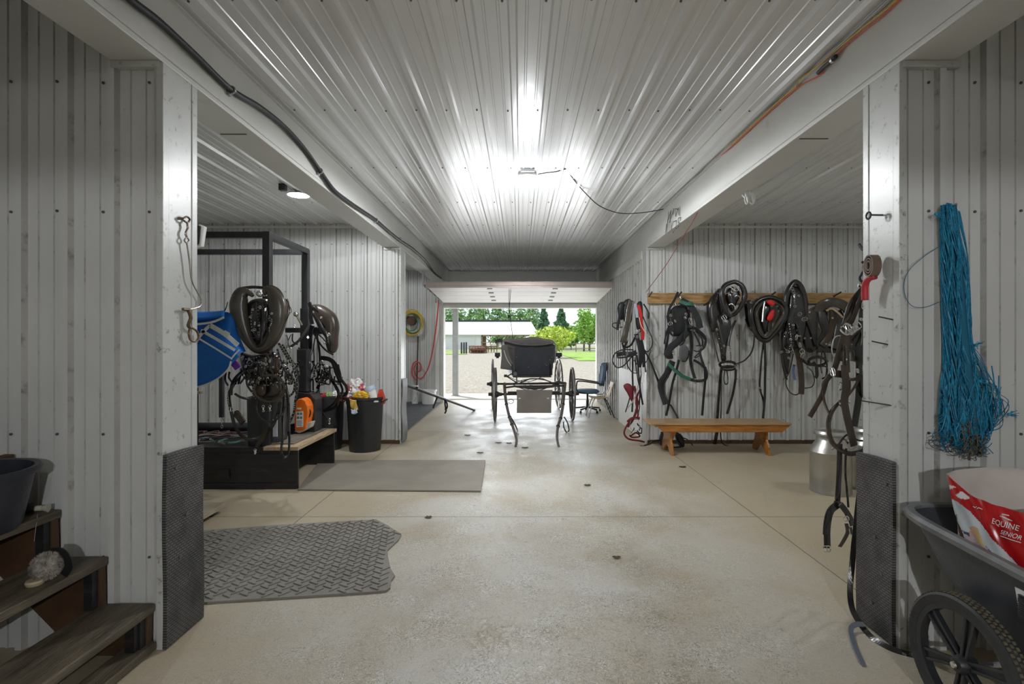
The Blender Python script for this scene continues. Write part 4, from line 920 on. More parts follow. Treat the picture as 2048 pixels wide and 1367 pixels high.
def blob(name, label, cat, c, r, m_, jit=.22, seed=1, seg=12, ring=8, rot=0):
    random.seed(seed); m = MB(); m.ell((0, 0, 0), r, 26, 18, jit*.22); ph = [random.uniform(0, 6) for _ in range(6)]
    def crumple(v):
        d_ = Vector((v[0]/r[0], v[1]/r[1], v[2]/r[2])); q = 1+jit*(abs(math.sin(d_.x*5+ph[0]+d_.z*2))+abs(math.sin(d_.y*6+ph[1]-d_.x*3))+abs(math.sin(d_.z*7+ph[2]+d_.y*3))-1.6)*.7
        return (v[0]*q, v[1]*q, v[2]*q)
    m.v = [crumple(v) for v in m.v]; rt_ = Matrix.Rotation(rot, 4, 'Y'); m.v = [tuple(Vector(c)+rt_ @ Vector(v)) for v in m.v]
    return tag(m.build(name, m_), label, cat)
M_plw = mat('white_film', (.72, .71, .70), .35, 0, .25, 6, .5, 12, dirt=(.45, .05, .07), dscale=7, dlow=.50, dhigh=.54)
zt = .745
blob('feed_sack', 'crumpled white and red sack on top of the trash can', 'sack', P(712, 783, 6.98), (.13, .10, .15), M_plw, .34, 3)
blob('feed_sack', 'small crumpled red and white wrapper spilling over the can rim at left', 'sack', P(703, 797, 6.93), (.09, .06, .05), mat('red_film', (.42, .03, .05), .35, 0, .3, 8), .25, 4)
blob('yellow_bag', 'crumpled yellow plastic bag on top of the trash can', 'bag', P(722, 791, 6.86), (.10, .07, .06), mat('yellow_film', (.72, .42, .02), .3, 0, .3, 9, .4, 14), .2, 5)
t = thing('yellow_wrapper', 'gold wrapper hanging over the front of the trash can', 'wrapper', tuple(P(708, 805, 6.70)))
m = MB(); m.grid(lambda u, v: P(699+14*u+4*v, 797+20*v+3*u, 6.695)+Vector((0, .012*math.sin(u*9+v*7)-.012, 0)), 8, 8, .004, (0, -1, 0)); m.build('gold_film', mat('gold_film', (.62, .40, .08), .3, 0, .3, 12), t, smooth='all')
m = MB(); m.grid(lambda u, v: P(702+12*u+2*v, 817+9*v+2*math.sin(u*4), 6.69)+Vector((0, .01*math.sin(u*8+v*5)-.012, 0)), 8, 6, .004, (0, -1, 0)); m.build('blue_white_film', mat('ice_film', (.55, .65, .75), .3, 0, .3, 14), t, smooth='all')
t = thing('paper_cup', 'large white and blue lidded cup tipped on the heaped trash can', 'cup', tuple(P(743, 788, 6.98)))
m = MB(); m.lathe([(0, 0), (.055, 0), (.075, .16), (0, .16)], (0, 0, 0), 22); rm = Matrix.Rotation(R(-24), 4, 'Y'); c = P(749, 798, 6.95); m.v = [tuple(c+rm @ Vector(v)) for v in m.v]; m.build('cup_body', M_white, t, smooth=True)
m = MB(); m.lathe([(.079, .13), (.082, .16), (.074, .19), (0, .195)], (0, 0, 0), 22); m.v = [tuple(c+rm @ Vector(v)) for v in m.v]; m.build('cup_lid', mat('pale_blue_lid', (.42, .52, .62), .35), t, smooth=True)
t = thing('red_carton', 'red and dark carton leaning in the right of the trash can', 'carton', tuple(P(762, 800, 6.95)))
m = MB(); m.prism([P(x, y, 6.93) for x, y in ((752, 805), (757, 780), (762, 778), (769, 800), (767, 808))], (0, .08, 0), (0, 0, 0)); m.build('carton_box', mat('red_card', (.6, .06, .03), .5, 0, .2, 20), t)
blob('white_tray', 'white foam tray lying flat in the trash can', 'tray', P(744, 802, 6.85), (.09, .06, .025), M_white, .08, 8)
for k, (px, py, col, lb) in enumerate(((649, 795, (.6, .03, .05), 'red wrapper in the half hidden trash can'), (660, 792, (.35, .5, .18), 'green and white wrapper in the half hidden trash can'), (672, 790, (.75, .75, .72), 'white paper in the half hidden trash can'), (684, 793, (.35, .05, .06), 'dark red sack in the half hidden trash can'))):
    blob('wrapper', lb, 'wrapper', P(px, py, 6.95), (.06, .06, .055), mat('wrap_%d' % k, col, .4, 0, .3, 9), .28, 20+k)
random.seed(11)

# ------------------------------------------------------------------ bench
def bench():
    Yf, Yb = 6.62, 7.04; zt = .425; t = thing('wooden_bench', 'varnished orange pine bench along the back wall under the harness', 'bench', (2.63, 6.83, 0))
    xl, xr = P(1308, 850, Yf).x, P(1580, 850, Yf).x
    m = MB(); m.box((xl-.05, Yf-.012, zt-.022), (xr+.02, Yb+.012, zt)); m.build('seat', mat('bench_top', (.44, .27, .12), .33, 0, .3, 5, .08, 18, stretch=(.8, 8, 8)), t, bevel=.006)
    for y in (Yf, Yb-.022):
        m = MB(); z0 = zt-.022; m.prism([(xl+.02, y, z0), (xr, y, z0), (xr, y, z0-.012), (xr-.10, y, z0-.095), (xl+.13, y, z0-.095), (xl+.06, y, z0-.03), (xl+.02, y, z0-.02)], (0, .022, 0), (0, 0, 0)); m.build('apron', M_bench, t, bevel=.003)
    for cx, in ((P(1341, 900, 6.7).x,), (P(1532, 900, 6.7).x,)):
        m = MB(); y0, y1 = Yf-.0+.025, Yb-.025
        # board leg in the YZ plane with an arched cut-out
        out = [(y0+.02, zt-.022), (y0+.03, .20), (y0-.03, .11), (y0-.055, 0), (y0+.03, 0)]
        arch = [(y0+.05+(y1-y0-.10)*k/8, .105*math.sin(PI*k/8)) for k in range(9)]
        out += arch+[(y1-.03, 0), (y1+.055, 0), (y1+.03, .11), (y1-.03, .20), (y1-.02, zt-.022)]
        m.prism([(cx-.014, y, z) for y, z in out], (.028, 0, 0), (0, 0, 0)); m.build('leg', M_bench, t, bevel=.003)
        s = 1 if cx > 2.5 else -1
        m = MB(); m.prism([(cx-s*.014, 6.72, zt-.022), (cx-s*.14, 6.72, zt-.022), (cx-s*.014, 6.72, .14)], (0, .03, 0), (0, 0, 0)); m.build('brace', M_bench, t)
bench()

# ------------------------------------------------------------------ peg board
Yw = YB0-.022
bt = thing('peg_board', 'long stained pine board on the back right wall carrying the harness', 'board', (3.4, Yw, 2.15))
m = MB(); m.box((XR+.01, Yw-.04, P(0, 607, 7.37).z), (5.05, Yw, P(0, 586, 7.37).z)); m.build('plank', M_board, bt, bevel=.003)
for px in (1356, 1470, 1540, 1590, 1668, 1298):
    m = MB(); c = P(px, 590, 7.33); m.tube([c+Vector((0, .02, -.02)), c+Vector((0, -.16, .03))], .011, 8); m.build('peg', M_steelblack, bt)

# ------------------------------------------------------------------ milk cans
def milk_can(label, cx, Y):
    t = thing('milk_can', label, 'milk can', (cx, Y, 0)); r = .185
    m = MB(); m.lathe([(0, 0), (r, 0), (r+.004, .012), (r, .024), (r, .40), (r+.003, .405), (r, .41), (r-.01, .44), (r-.045, .495), (.125, .52), (.118, .535), (.118, .585), (.125, .59), (0, .59)], (cx, Y, 0), 48); m.build('can_body', M_bright, t, smooth=True)
    m = MB(); m.lathe([(.135, .565), (.15, .575), (.152, .59), (.146, .60), (.14, .615), (.135, .617), (.12, .605), (.06, .60), (0, .60)], (cx, Y, 0), 40); m.build('lid', M_bright, t, smooth=True)
    for s in (-1, 1):
        m = MB(); m.tube(catmull([(cx+s*.09-.02, Y-.10*1.0, .545), (cx+s*.09-.02, Y-.19, .54), (cx+s*.10+.02, Y-.20, .50), (cx+s*.10+.02, Y-.155, .46)], 5), .009, 8); m.build('handle', M_bright, t, smooth=True)
milk_can('dented steel milk can with a lid, left of the two, on the floor', P(1661, 900, 5.05).x, 5.05)
milk_can('steel milk can behind the near right pillar, right of its twin', P(1738, 900, 5.18).x, 5.18)

# ------------------------------------------------------------------ harness helpers
class Tack:
    """a hanging bunch of straps; positions are read off the photograph at the depth the bunch hangs at"""
    def __init__(s, name, label, cat, anchor, Y, crop=(0, 0, 1), group=None, jit=.03, ymax=None):
        s.Y = Y; s.c = crop; s.j = jit; s.k = 0; s.ymax = ymax
        c = s.p(anchor[0], anchor[1]); s.t = thing(name, label, cat, tuple(c), group)
    def p(s, x, y, dY=0):
        Yq = s.Y+dY
        if s.ymax: Yq = min(Yq, s.ymax)
        return P(s.c[0]+x/s.c[2], s.c[1]+y/s.c[2], Yq)
    def w(s, px): return px/s.c[2]*s.Y/F
    def strap(s, pts, wd, m=None, dY=None, name='strap', closed=False, studs=False, th=.006, n=7):
        s.k += 1
        if dY is None: dY = -.03-.018*(s.k % 5)
        q = []
        for i, p_ in enumerate(pts):
            d = dY+s.j*math.sin(s.k*1.7+i*1.1)+(p_[2] if len(p_) > 2 else 0); q.append(s.p(p_[0], p_[1], d))
        mb = MB(); wdm = s.w(wd); path = catmull(q, n, closed)
        if wdm < .013: mb.tube(path, wdm/2, 6, closed)
        else:
            h = wdm/2; t2 = max(th, wdm*.10); mb.sweep(path, [(-h, -t2/3), (-h*.8, -t2/2), (h*.8, -t2/2), (h, -t2/3), (h, t2/3), (h*.8, t2/2), (-h*.8, t2/2), (-h, t2/3)], closed, (0, -1, 0))
        ms = [m or M_leather]
        if studs:
            ms.append(M_chrome); mb.cur = 1; d = 0
            for i in range(1, len(path)):
                d += (path[i]-path[i-1]).length
                if d > max(.022, wdm*1.1):
                    d = 0; mb.ell(path[i]+Vector((0, -wdm*.3-.003, 0)), (.0055, .003, .0055), 6, 4)
        o = mb.build(name, ms, s.t, smooth=True); return o
    def buckle(s, x, y, w_, h_, rot=0, dY=-.13):
        c = s.p(x, y, dY); a, b = s.w(w_)/2, s.w(h_)/2; q = []
        for k in range(16):
            an = 2*PI*k/16; u, v = a*math.copysign(abs(math.cos(an))**.6, math.cos(an)), b*math.copysign(abs(math.sin(an))**.6, math.sin(an))
            q.append(c+Vector((u*math.cos(rot)-v*math.sin(rot), .004*math.sin(an), u*math.sin(rot)+v*math.cos(rot))))
        mb = MB(); mb.tube(q, max(.0032, a*.16), 6, True); mb.tube([q[12], q[4]], max(.0025, a*.12), 6); mb.build('buckle', M_chrome, s.t, smooth=True)
    def ring(s, x, y, rx, ry, wd, m=None, dY=-.08, name='ring', tilt=0):
        q = [s.p(x+rx*math.cos(a), y+ry*math.sin(a), dY+tilt*math.sin(a)) for a in [2*PI*k/28 for k in range(28)]]
        mb = MB(); mb.tube(q, s.w(wd)/2, 8, True); mb.build(name, m or M_leather, s.t, smooth=True)
    def pad(s, poly, m=None, dY=-.02, th=.03, name='pad', bulge=True):
        """thick soft leather flap: domed plate"""
        q = catmull([s.p(x, y, dY) for x, y in poly], 4, True); c = sum(q, Vector())/len(q); mb = MB(); n = len(q)
        vs = []; 
        for lv, (k, d) in enumerate(((1, 0), (1.0, -.25), (.93, -.6), (.75, -.9), (.4, -1.0))):
            for v in q: vs.append(c+(v-c)*k+Vector((0, d*th, 0)))
        vs.append(c+Vector((0, -th, 0))); fs = []
        for l in range(4):
            for i in range(n): fs.append((l*n+i, l*n+(i+1) % n, (l+1)*n+(i+1) % n, (l+1)*n+i))
        for i in range(n): fs.append((4*n+i, 4*n+(i+1) % n, 5*n))
        fs.append(tuple(range(n-1, -1, -1))); mb.add(vs, fs); return mb.build(name, m or M_leather, s.t, smooth='all')
    def collar(s, path, rad, m=None, dY=-.08, closed=True, depth=.7, name='collar_body', n=6, rim=True):
        """horse collar: fat sweep whose section changes along the path. path in crop px, rad in crop px"""
        q = catmull([s.p(x, y, dY) for x, y in path], n, closed); rr = catmull([(r, 0, 0) for r in rad], n, closed)
        base = s.w(1); seg = 14; sec = [(math.cos(2*PI*k/seg), math.sin(2*PI*k/seg)) for k in range(seg)]
        sc = [(max(.004, r.x*base), max(.004, r.x*base*depth*.6+.018)) for r in rr]
        mb = MB(); mb.sweep(q, sec, closed, (0, -1, 0), sc); o = mb.build(name, m or M_leather, s.t, smooth='all')
        if rim:
            c = sum(q, Vector())/len(q)
            e = []
            for v, r in zip(q, sc): e.append(v+(v-c).normalized()*r[0]*.96+Vector((0, -.004, 0)))
            mb = MB(); mb.tube(e, .010, 8, closed); mb.build('rim_roll', m or M_leather, s.t, smooth='all')
        return o
    def tangle(s, cx, cy, w_, h_, n, wd=4, seed=1, m=None, studs=False, dY=-.05):
        rnd = random.Random(seed)
        for i in range(n):
            x = cx+rnd.uniform(-w_, w_)*.6; y = cy+rnd.uniform(-h_, h_)*.7
            pts = [(x, y)]
            for k in range(3): x = min(max(x+rnd.uniform(-w_, w_)*.6, cx-w_), cx+w_); y = min(max(y+rnd.uniform(-.2, .8)*h_, cy-h_), cy+h_); pts.append((x, y))
            s.strap(pts, wd*rnd.uniform(.7, 1.5), m, dY=dY+rnd.uniform(-.05, .03), studs=studs and i % 3 == 0)
    def snap(s, x, y, h_=14, dY=-.1):
        c = s.p(x, y, dY); hh = s.w(h_); mb = MB(); mb.tube([c+Vector((.012*math.cos(a), 0, hh*.3+.014*math.sin(a))) for a in [2*PI*k/12 for k in range(12)]], .0035, 6, True)
        mb.tube([c+Vector((0, 0, hh*.2)), c+Vector((0, 0, -hh*.3))], .006, 6); mb.tube(catmull([c+Vector((0, 0, -hh*.3)), c+Vector((.012, 0, -hh*.45)), c+Vector((0, 0, -hh*.6)), c+Vector((-.008, 0, -hh*.45))], 4), .004, 6); mb.build('snap_hook', M_chrome, s.t, smooth=True)

YH = 7.28; GR = 'harness on the back right wall'
# --- 1: bunch at the far right pillar corner
h = Tack('harness', 'bunch of harness with a red strap and brown pad on the far right pillar corner', 'harness', (330, 160), 7.28, (1180, 560, 4.02), ymax=7.32)
for px, py, w_, hh in ((300, 260, 60, 100), (395, 300, 45, 120), (250, 250, 40, 70)): h.pad([(px-w_*.6, py-hh*.8), (px+w_*.5, py-hh), (px+w_*.6, py+hh*.6), (px, py+hh), (px-w_*.6, py+hh*.5)], M_nylon, -.02, .05)
h.strap([(335, 165), (318, 230), (300, 350), (280, 440), (262, 500)], 46, M_oldl, -.16, 'shoulder_pad', th=.03)
h.strap([(385, 200), (405, 260), (412, 340), (425, 420), (420, 480)], 26, M_red, -.14, 'red_strap')
h.strap([(362, 190), (372, 230), (380, 300)], 22, mat('pale_blue_strap', (.5, .6, .7), .5), -.13, 'pale_strap')
for pts, wd in (([(270, 185), (250, 240), (230, 330), (220, 400)], 22), ([(235, 300), (225, 215), (265, 205), (290, 215)], 9), ([(245, 345), (190, 345), (182, 370), (215, 388), (260, 375)], 8), ([(260, 500), (275, 540), (330, 520), (370, 440)], 16),
    ([(215, 600), (260, 590), (330, 590), (375, 575)], 34), ([(215, 600), (230, 622), (300, 615), (375, 595)], 14), ([(350, 560), (260, 560), (200, 590), (182, 650), (215, 700), (265, 690), (315, 640), (345, 600)], 10), ([(290, 610), (300, 680), (340, 740), (390, 745)], 8),
    ([(300, 480), (278, 540), (270, 600)], 20), ([(370, 430), (395, 520), (410, 600), (395, 700)], 34), ([(410, 480), (430, 580), (435, 690), (440, 740)], 26), ([(345, 600), (342, 760), (345, 900), (338, 1060)], 14), ([(375, 600), (392, 760), (402, 880), (395, 1000)], 12),
    ([(420, 740), (400, 830), (410, 920), (425, 1000)], 14), ([(360, 620), (372, 700), (385, 800), (400, 860)], 9), ([(430, 190), (455, 230), (472, 270), (468, 308)], 12), ([(425, 290), (470, 400), (500, 470), (498, 530), (460, 575), (428, 545)], 8), ([(430, 560), (470, 620), (510, 710), (552, 830)], 13), ([(430, 690), (470, 620), (492, 560)], 7),
    ([(405, 860), (380, 940), (398, 1010), (385, 1080)], 8), ([(355, 640), (365, 660), (400, 700)], 8), ([(330, 900), (310, 980), (285, 1060)], 9)): h.strap(pts, wd, M_nylon)
for x, y, r in ((240, 395, 12), (372, 405, 12), (395, 405, 9), (300, 475, 14), (480, 480, 14), (298, 590, 10), (380, 455, 9)): h.buckle(x, y, r*1.6, r*2)
h.strap([(425, 700), (428, 760), (422, 820)], 26, M_white, -.17, 'white_strap'); h.strap([(395, 300), (410, 360), (432, 400), (460, 440), (490, 465)], 7, mat('cream_cord', (.6, .55, .45)), -.2, 'white_cord'); h.strap([(385, 840), (368, 920), (340, 980), (300, 1030)], 9, mat('grey_strap', (.4, .38, .36)), -.16)
for pts, wd in (([(355, 850), (372, 930), (380, 1010), (350, 1110), (300, 1180)], 20), ([(390, 900), (370, 980), (385, 1090), (330, 1120)], 14), ([(345, 1110), (295, 1170), (275, 1230), (310, 1275), (395, 1290), (440, 1300)], 14), ([(300, 1140), (340, 1110), (400, 1110)], 22), ([(330, 1250), (370, 1225), (400, 1255), (340, 1262), (318, 1245)], 12)): h.strap(pts, wd, mat('maroon_nylon', (.16, .012, .02), .6, 0, .2, 20), -.10, 'maroon_strap')
h.pad([(268, 850), (300, 828), (335, 850), (350, 920), (335, 975), (300, 910)], mat('maroon_nylon', (.16, .012, .02)), -.10, .05, 'maroon_pad')
h.tangle(370, 1180, 45, 50, 6, 7, 3, M_nylon, dY=-.08); h.ring(360, 1160, 40, 50, 4, M_galv, -.12, 'wire_loop')
# --- 2: black driving harness with green edging
h = Tack('harness', 'black harness with green edging, first on the peg board from the pillar', 'harness', (197, 100), YH, (1310, 560, 4.27), ymax=7.31)
h.pad([(200, 215), (265, 220), (300, 320), (300, 420), (265, 460), (185, 480), (120, 450), (108, 300), (150, 235)], M_nylon, -.02, .05, 'saddle_pad')
h.strap([(285, 195), (330, 260), (365, 330), (385, 410)], 54, M_nylon, -.12, 'saddle_flap', th=.015)
h.strap([(150, 640), (110, 640), (130, 580), (200, 520), (280, 440)], 56, M_nylon, -.10, 'padded_girth', th=.02)
h.strap([(150, 690), (100, 800), (50, 880), (62, 960), (95, 1060)], 52, M_nylon, -.10, 'breast_collar', th=.02); h.strap([(165, 720), (120, 810), (80, 890), (90, 980), (108, 1050)], 10, M_leather, -.14)
gm = mat('green_edge', (.03, .14, .10), .6)
h.strap([(215, 175), (260, 195), (300, 200), (325, 198)], 34, gm, -.11, 'green_strap'); h.strap([(110, 708), (180, 780), (240, 820), (330, 855)], 26, gm, -.12, 'green_strap'); h.strap([(180, 770), (250, 825), (340, 858), (425, 850), (440, 800), (425, 740)], 24, M_nylon, -.13)
for pts, wd in (([(197, 100), (160, 180), (125, 240), (110, 300)], 20), ([(190, 140), (240, 160), (300, 190)], 16), ([(105, 300), (118, 400), (108, 500), (90, 600), (85, 640)], 20), ([(135, 360), (100, 440), (80, 545)], 14), ([(175, 380), (240, 385), (310, 400), (370, 430), (430, 500)], 24), ([(150, 250), (150, 400), (150, 480)], 14),
    ([(320, 400), (385, 440), (432, 500), (420, 570), (385, 610), (400, 680), (425, 760), (428, 860), (415, 1000), (402, 1155)], 20), ([(300, 430), (312, 560), (305, 700), (340, 840)], 26), ([(330, 440), (375, 530), (390, 565), (425, 560)], 12), ([(345, 430), (400, 500), (405, 560), (395, 600)], 14), ([(330, 600), (375, 605), (400, 560), (350, 560)], 8), ([(330, 680), (380, 710), (428, 752)], 20), ([(335, 660), (380, 620), (385, 640), (340, 665)], 8),
    ([(205, 680), (180, 780), (150, 880), (125, 1020), (95, 1158)], 20), ([(230, 690), (260, 690), (285, 650), (290, 600)], 10), ([(130, 1060), (160, 1110), (200, 1185)], 14), ([(260, 350), (265, 420), (250, 520), (210, 560)], 14), ([(295, 240), (290, 330), (310, 420)], 18), ([(0, 780), (20, 830), (38, 868)], 9)): h.strap(pts, wd, M_nylon)
h.pad([(215, 560), (265, 555), (285, 610), (270, 670), (225, 680), (205, 625)], mat('grey_plastic_disc', (.10, .10, .105), .35), -.14, .015, 'blinker')
for x, y, a, b in ((305, 350, 26, 60), (175, 205, 30, 22), (130, 370, 34, 28), (165, 625, 26, 24), (265, 290, 20, 22), (260, 320, 20, 20), (135, 300, 22, 20), (205, 640, 14, 26), (312, 382, 24, 18), (218, 150, 26, 20), (172, 348, 14, 22), (150, 450, 10, 20), (398, 572, 14, 18)): h.buckle(x, y, a, b, .3)
h.snap(340, 870, 20)
# --- heap on the floor under it
h = Tack('harness_heap', 'small black harness heap on the floor behind the left bench leg', 'harness', (380, 420), 7.12, (1270, 820, 5.85))
h.pad([(300, 270), (345, 255), (365, 330), (350, 420), (290, 400), (280, 340)], M_nylon, 0, .06); h.pad([(500, 265), (545, 320), (575, 390), (560, 430), (520, 400), (480, 330)], M_nylon, 0, .06)
for pts, wd in (([(300, 265), (400, 255), (480, 262), (540, 300), (575, 370)], 22), ([(110, 412), (180, 390), (220, 358), (300, 350)], 18), ([(60, 415), (110, 415), (160, 400)], 10), ([(550, 320), (610, 340), (650, 380), (675, 412)], 12), ([(470, 270), (500, 340), (520, 400), (560, 425)], 22), ([(330, 380), (380, 430), (450, 432), (540, 428)], 16), ([(345, 300), (335, 340), (360, 370)], 12)): h.strap(pts, wd, M_nylon, -.02)
h.strap([(470, 300), (485, 350), (500, 395)], 10, gm, -.06)
# --- 3: collar with bridle
h = Tack('horse_collar', 'shiny black pointed collar over hanging bridle straps, third from the left pillar corner', 'harness', (660, 15), YH-.02, (1310, 560, 4.27), ymax=7.31)
h.collar([(655, 20), (590, 55), (570, 130), (585, 220), (620, 285), (650, 300), (690, 280), (735, 215), (765, 135), (745, 60), (700, 22)], [16, 17, 18, 16, 13, 11, 13, 16, 20, 20, 17], M_leather, -.16)
h.pad([(620, 60), (690, 60), (720, 130), (690, 200), (655, 270), (625, 230), (600, 140)], M_leather, -.06, .08, 'bridle_bundle')
h.pad([(505, 110), (550, 70), (570, 150), (580, 250), (560, 330), (530, 420), (480, 440), (445, 330), (440, 220), (470, 150)], M_leather, -.02, .07, 'collar_pad')
h.pad([(500, 300), (590, 300), (640, 330), (640, 440), (610, 560), (590, 690), (560, 600), (530, 480)], M_leather, -.04, .06, 'strap_bundle')
for pts, wd, st in (([(480, 160), (500, 300), (520, 420), (560, 560), (580, 690)], 26, True), ([(640, 310), (625, 430), (600, 560), (590, 690)], 26, False), ([(560, 300), (575, 430), (585, 560), (600, 680)], 22, False), ([(690, 340), (660, 400), (640, 470), (625, 560)], 22, False), ([(640, 560), (645, 620), (650, 690)], 8, True), ([(545, 90), (520, 180), (500, 260)], 14, True), ([(415, 215), (455, 190), (490, 160), (520, 120)], 12, False), ([(470, 400), (490, 480), (520, 600), (545, 700)], 12, False)): h.strap(pts, wd, M_leather, studs=st)
h.ring(620, 720, 68, 26, 22, M_leather, -.12, 'noseband', .05); h.ring(625, 750, 60, 18, 16, M_leather, -.14, 'noseband', .05)
for pts, wd in (([(598, 770), (588, 840), (600, 885), (620, 880), (622, 830), (612, 772)], 10), ([(690, 760), (685, 860), (660, 990), (615, 1140)], 20), ([(570, 740), (556, 860), (545, 1000), (530, 1190)], 24), ([(572, 760), (568, 900), (565, 1050), (562, 1200)], 9), ([(820, 280), (838, 380), (848, 480), (830, 600), (770, 680), (700, 712)], 12), ([(800, 170), (810, 260), (825, 380)], 36), ([(775, 200), (790, 330), (805, 400)], 30), ([(770, 330), (800, 400), (835, 440)], 8)): h.strap(pts, wd, M_leather)
h.strap([(530, 1290), (520, 1350), (510, 1400)], 28, M_leather, -.02, 'strap_end'); h.strap([(562, 1190), (560, 1300), (575, 1390), (640, 1420)], 9, M_leather, -.04, 'strap_end')
for x, y, a, b in ((590, 320, 36, 36), (680, 85, 60, 30), (705, 60, 22, 22), (690, 735, 20, 24), (590, 560, 12, 16), (640, 600, 10, 22), (530, 420, 12, 18), (820, 190, 14, 16)): h.buckle(x, y, a, b, .5, -.2)
for k, (x, y) in enumerate(((660, 50), (640, 60), (700, 130), (620, 110), (652, 200))): h.strap([(x-20, y+12), (x, y), (x+26, y+18), (x+34, y+50)], 8, M_chrome, -.22, 'chrome_fitting')
# --- 4: collar with red pad
h = Tack('horse_collar', 'black collar with a red cloth inside, fourth from the left pillar corner', 'harness', (210, 230), YH-.02, (1490, 540, 4.556), ymax=7.31)
h.collar([(210, 250), (120, 280), (62, 370), (75, 500), (120, 600), (190, 640), (250, 590), (320, 500), (368, 380), (340, 300), (280, 262)], [20, 22, 26, 26, 24, 20, 22, 26, 26, 22, 20], M_leather, -.10)
h.collar([(205, 275), (140, 320), (105, 400), (125, 520), (170, 595), (205, 605), (290, 500), (350, 395), (325, 325), (260, 300)], [8, 9, 10, 10, 9, 12, 16, 14, 9, 8], M_oldl, -.16, rim=False, name='inner_roll')
h.pad([(150, 290), (210, 290), (215, 400), (200, 500), (175, 590), (140, 520), (118, 400)], M_leather, -.06, .07, 'inner_pad')
h.pad([(300, 330), (340, 340), (345, 400), (290, 480), (235, 560), (240, 480), (265, 400)], M_oldl, -.08, .04, 'inner_pad')
rm_ = mat('bright_red_cloth', (.75, .015, .015), .5, 0, .15, 15)
h.pad([(200, 275), (250, 275), (272, 305), (250, 325), (205, 305)], rm_, -.17, .02, 'red_cloth'); h.pad([(225, 380), (262, 360), (265, 400), (235, 460), (200, 445)], rm_, -.17, .02, 'red_cloth')
h.strap([(178, 300), (165, 380), (158, 470)], 14, M_chrome, -.17, 'chrome_fitting')
for pts, wd in (([(170, 660), (150, 800), (140, 940), (135, 1070), (165, 1180), (170, 1260)], 16), ([(180, 660), (185, 850), (182, 1000), (180, 1150), (165, 1350)], 22), ([(215, 300), (205, 400), (200, 560)], 18), ([(135, 1040), (140, 1080), (150, 1090)], 8)): h.strap(pts, wd, M_leather)
h.buckle(178, 292, 16, 20, 0, -.2); h.buckle(135, 1070, 14, 18, 0, -.06)
# --- 5: tall collar with harness
h = Tack('horse_collar', 'tall narrow black collar stuffed with chrome-fitted harness, fifth from the left pillar corner', 'harness', (455, 110), YH-.03, (1490, 540, 4.556), ymax=7.31)
h.collar([(365, 420), (368, 300), (390, 200), (440, 120), (490, 125), (530, 200), (548, 300), (552, 420), (590, 520), (640, 690)], [14, 20, 24, 24, 24, 24, 22, 18, 14, 9], M_leather, -.08, closed=False)
h.pad([(400, 160), (500, 160), (540, 320), (550, 480), (520, 640), (480, 760), (400, 700), (340, 600), (350, 450), (380, 300)], M_leather, -.02, .09, 'harness_bundle')
h.pad([(330, 560), (420, 620), (400, 800), (380, 950), (345, 850), (315, 700)], M_leather, -.02, .06, 'harness_bundle')
h.pad([(500, 300), (560, 400), (610, 560), (650, 720), (560, 740), (510, 560)], M_leather, -.02, .05, 'harness_bundle')
for pts, wd, st in (([(430, 180), (440, 300), (450, 420), (440, 560)], 26, True), ([(470, 300), (465, 400), (490, 480), (500, 600)], 22, False), ([(520, 380), (560, 420), (600, 560)], 18, False), ([(400, 430), (340, 500), (320, 620), (330, 760)], 18, False), ([(385, 420), (300, 540), (330, 640)], 10, False), ([(330, 740), (350, 880), (380, 1000)], 22, False),
    ([(440, 760), (410, 900), (372, 1010), (400, 1100), (460, 1135), (505, 1100), (515, 1000)], 10, False), ([(470, 700), (500, 850), (515, 1000), (512, 1130)], 52, False), ([(560, 880), (610, 920), (632, 1000), (610, 1060), (540, 1075)], 9, False), ([(640, 880), (740, 880), (742, 960), (700, 990)], 14, False), ([(650, 880), (655, 960), (640, 980)], 30, False), ([(480, 790), (540, 830), (600, 860), (640, 840)], 30, False), ([(500, 560), (470, 640), (500, 720)], 16, False), ([(380, 560), (420, 600), (440, 700)], 18, True)): h.strap(pts, wd, M_leather if wd != 52 else M_brownl, studs=st)
h.ring(660, 830, 80, 38, 24, M_leather, -.16, 'noseband', .06); h.ring(375, 140, 10, 9, 4, M_galv, -.05)
for k, (x, y, a, b) in enumerate(((430, 170, 28, 24), (440, 195, 26, 22), (490, 232, 16, 14), (545, 445, 28, 50), (500, 400, 26, 34), (470, 610, 18, 50), (520, 740, 40, 40), (525, 775, 44, 30), (490, 600, 10, 40), (455, 330, 20, 24), (390, 740, 30, 24), (330, 745, 30, 14), (400, 800, 14, 22), (440, 500, 14, 16), (545, 620, 12, 12), (600, 618, 12, 12), (500, 680, 16, 44), (370, 570, 24, 14), (415, 630, 12, 26))): h.buckle(x, y, a, b, k*.6, -.2)
h.tangle(440, 560, 80, 180, 12, 11, 21, M_leather, True, -.13)
h.strap([(448, 860), (440, 930), (455, 1000)], 22, mat('blue_grey_strap', (.10, .16, .27), .6), -.06, 'blue_strap')
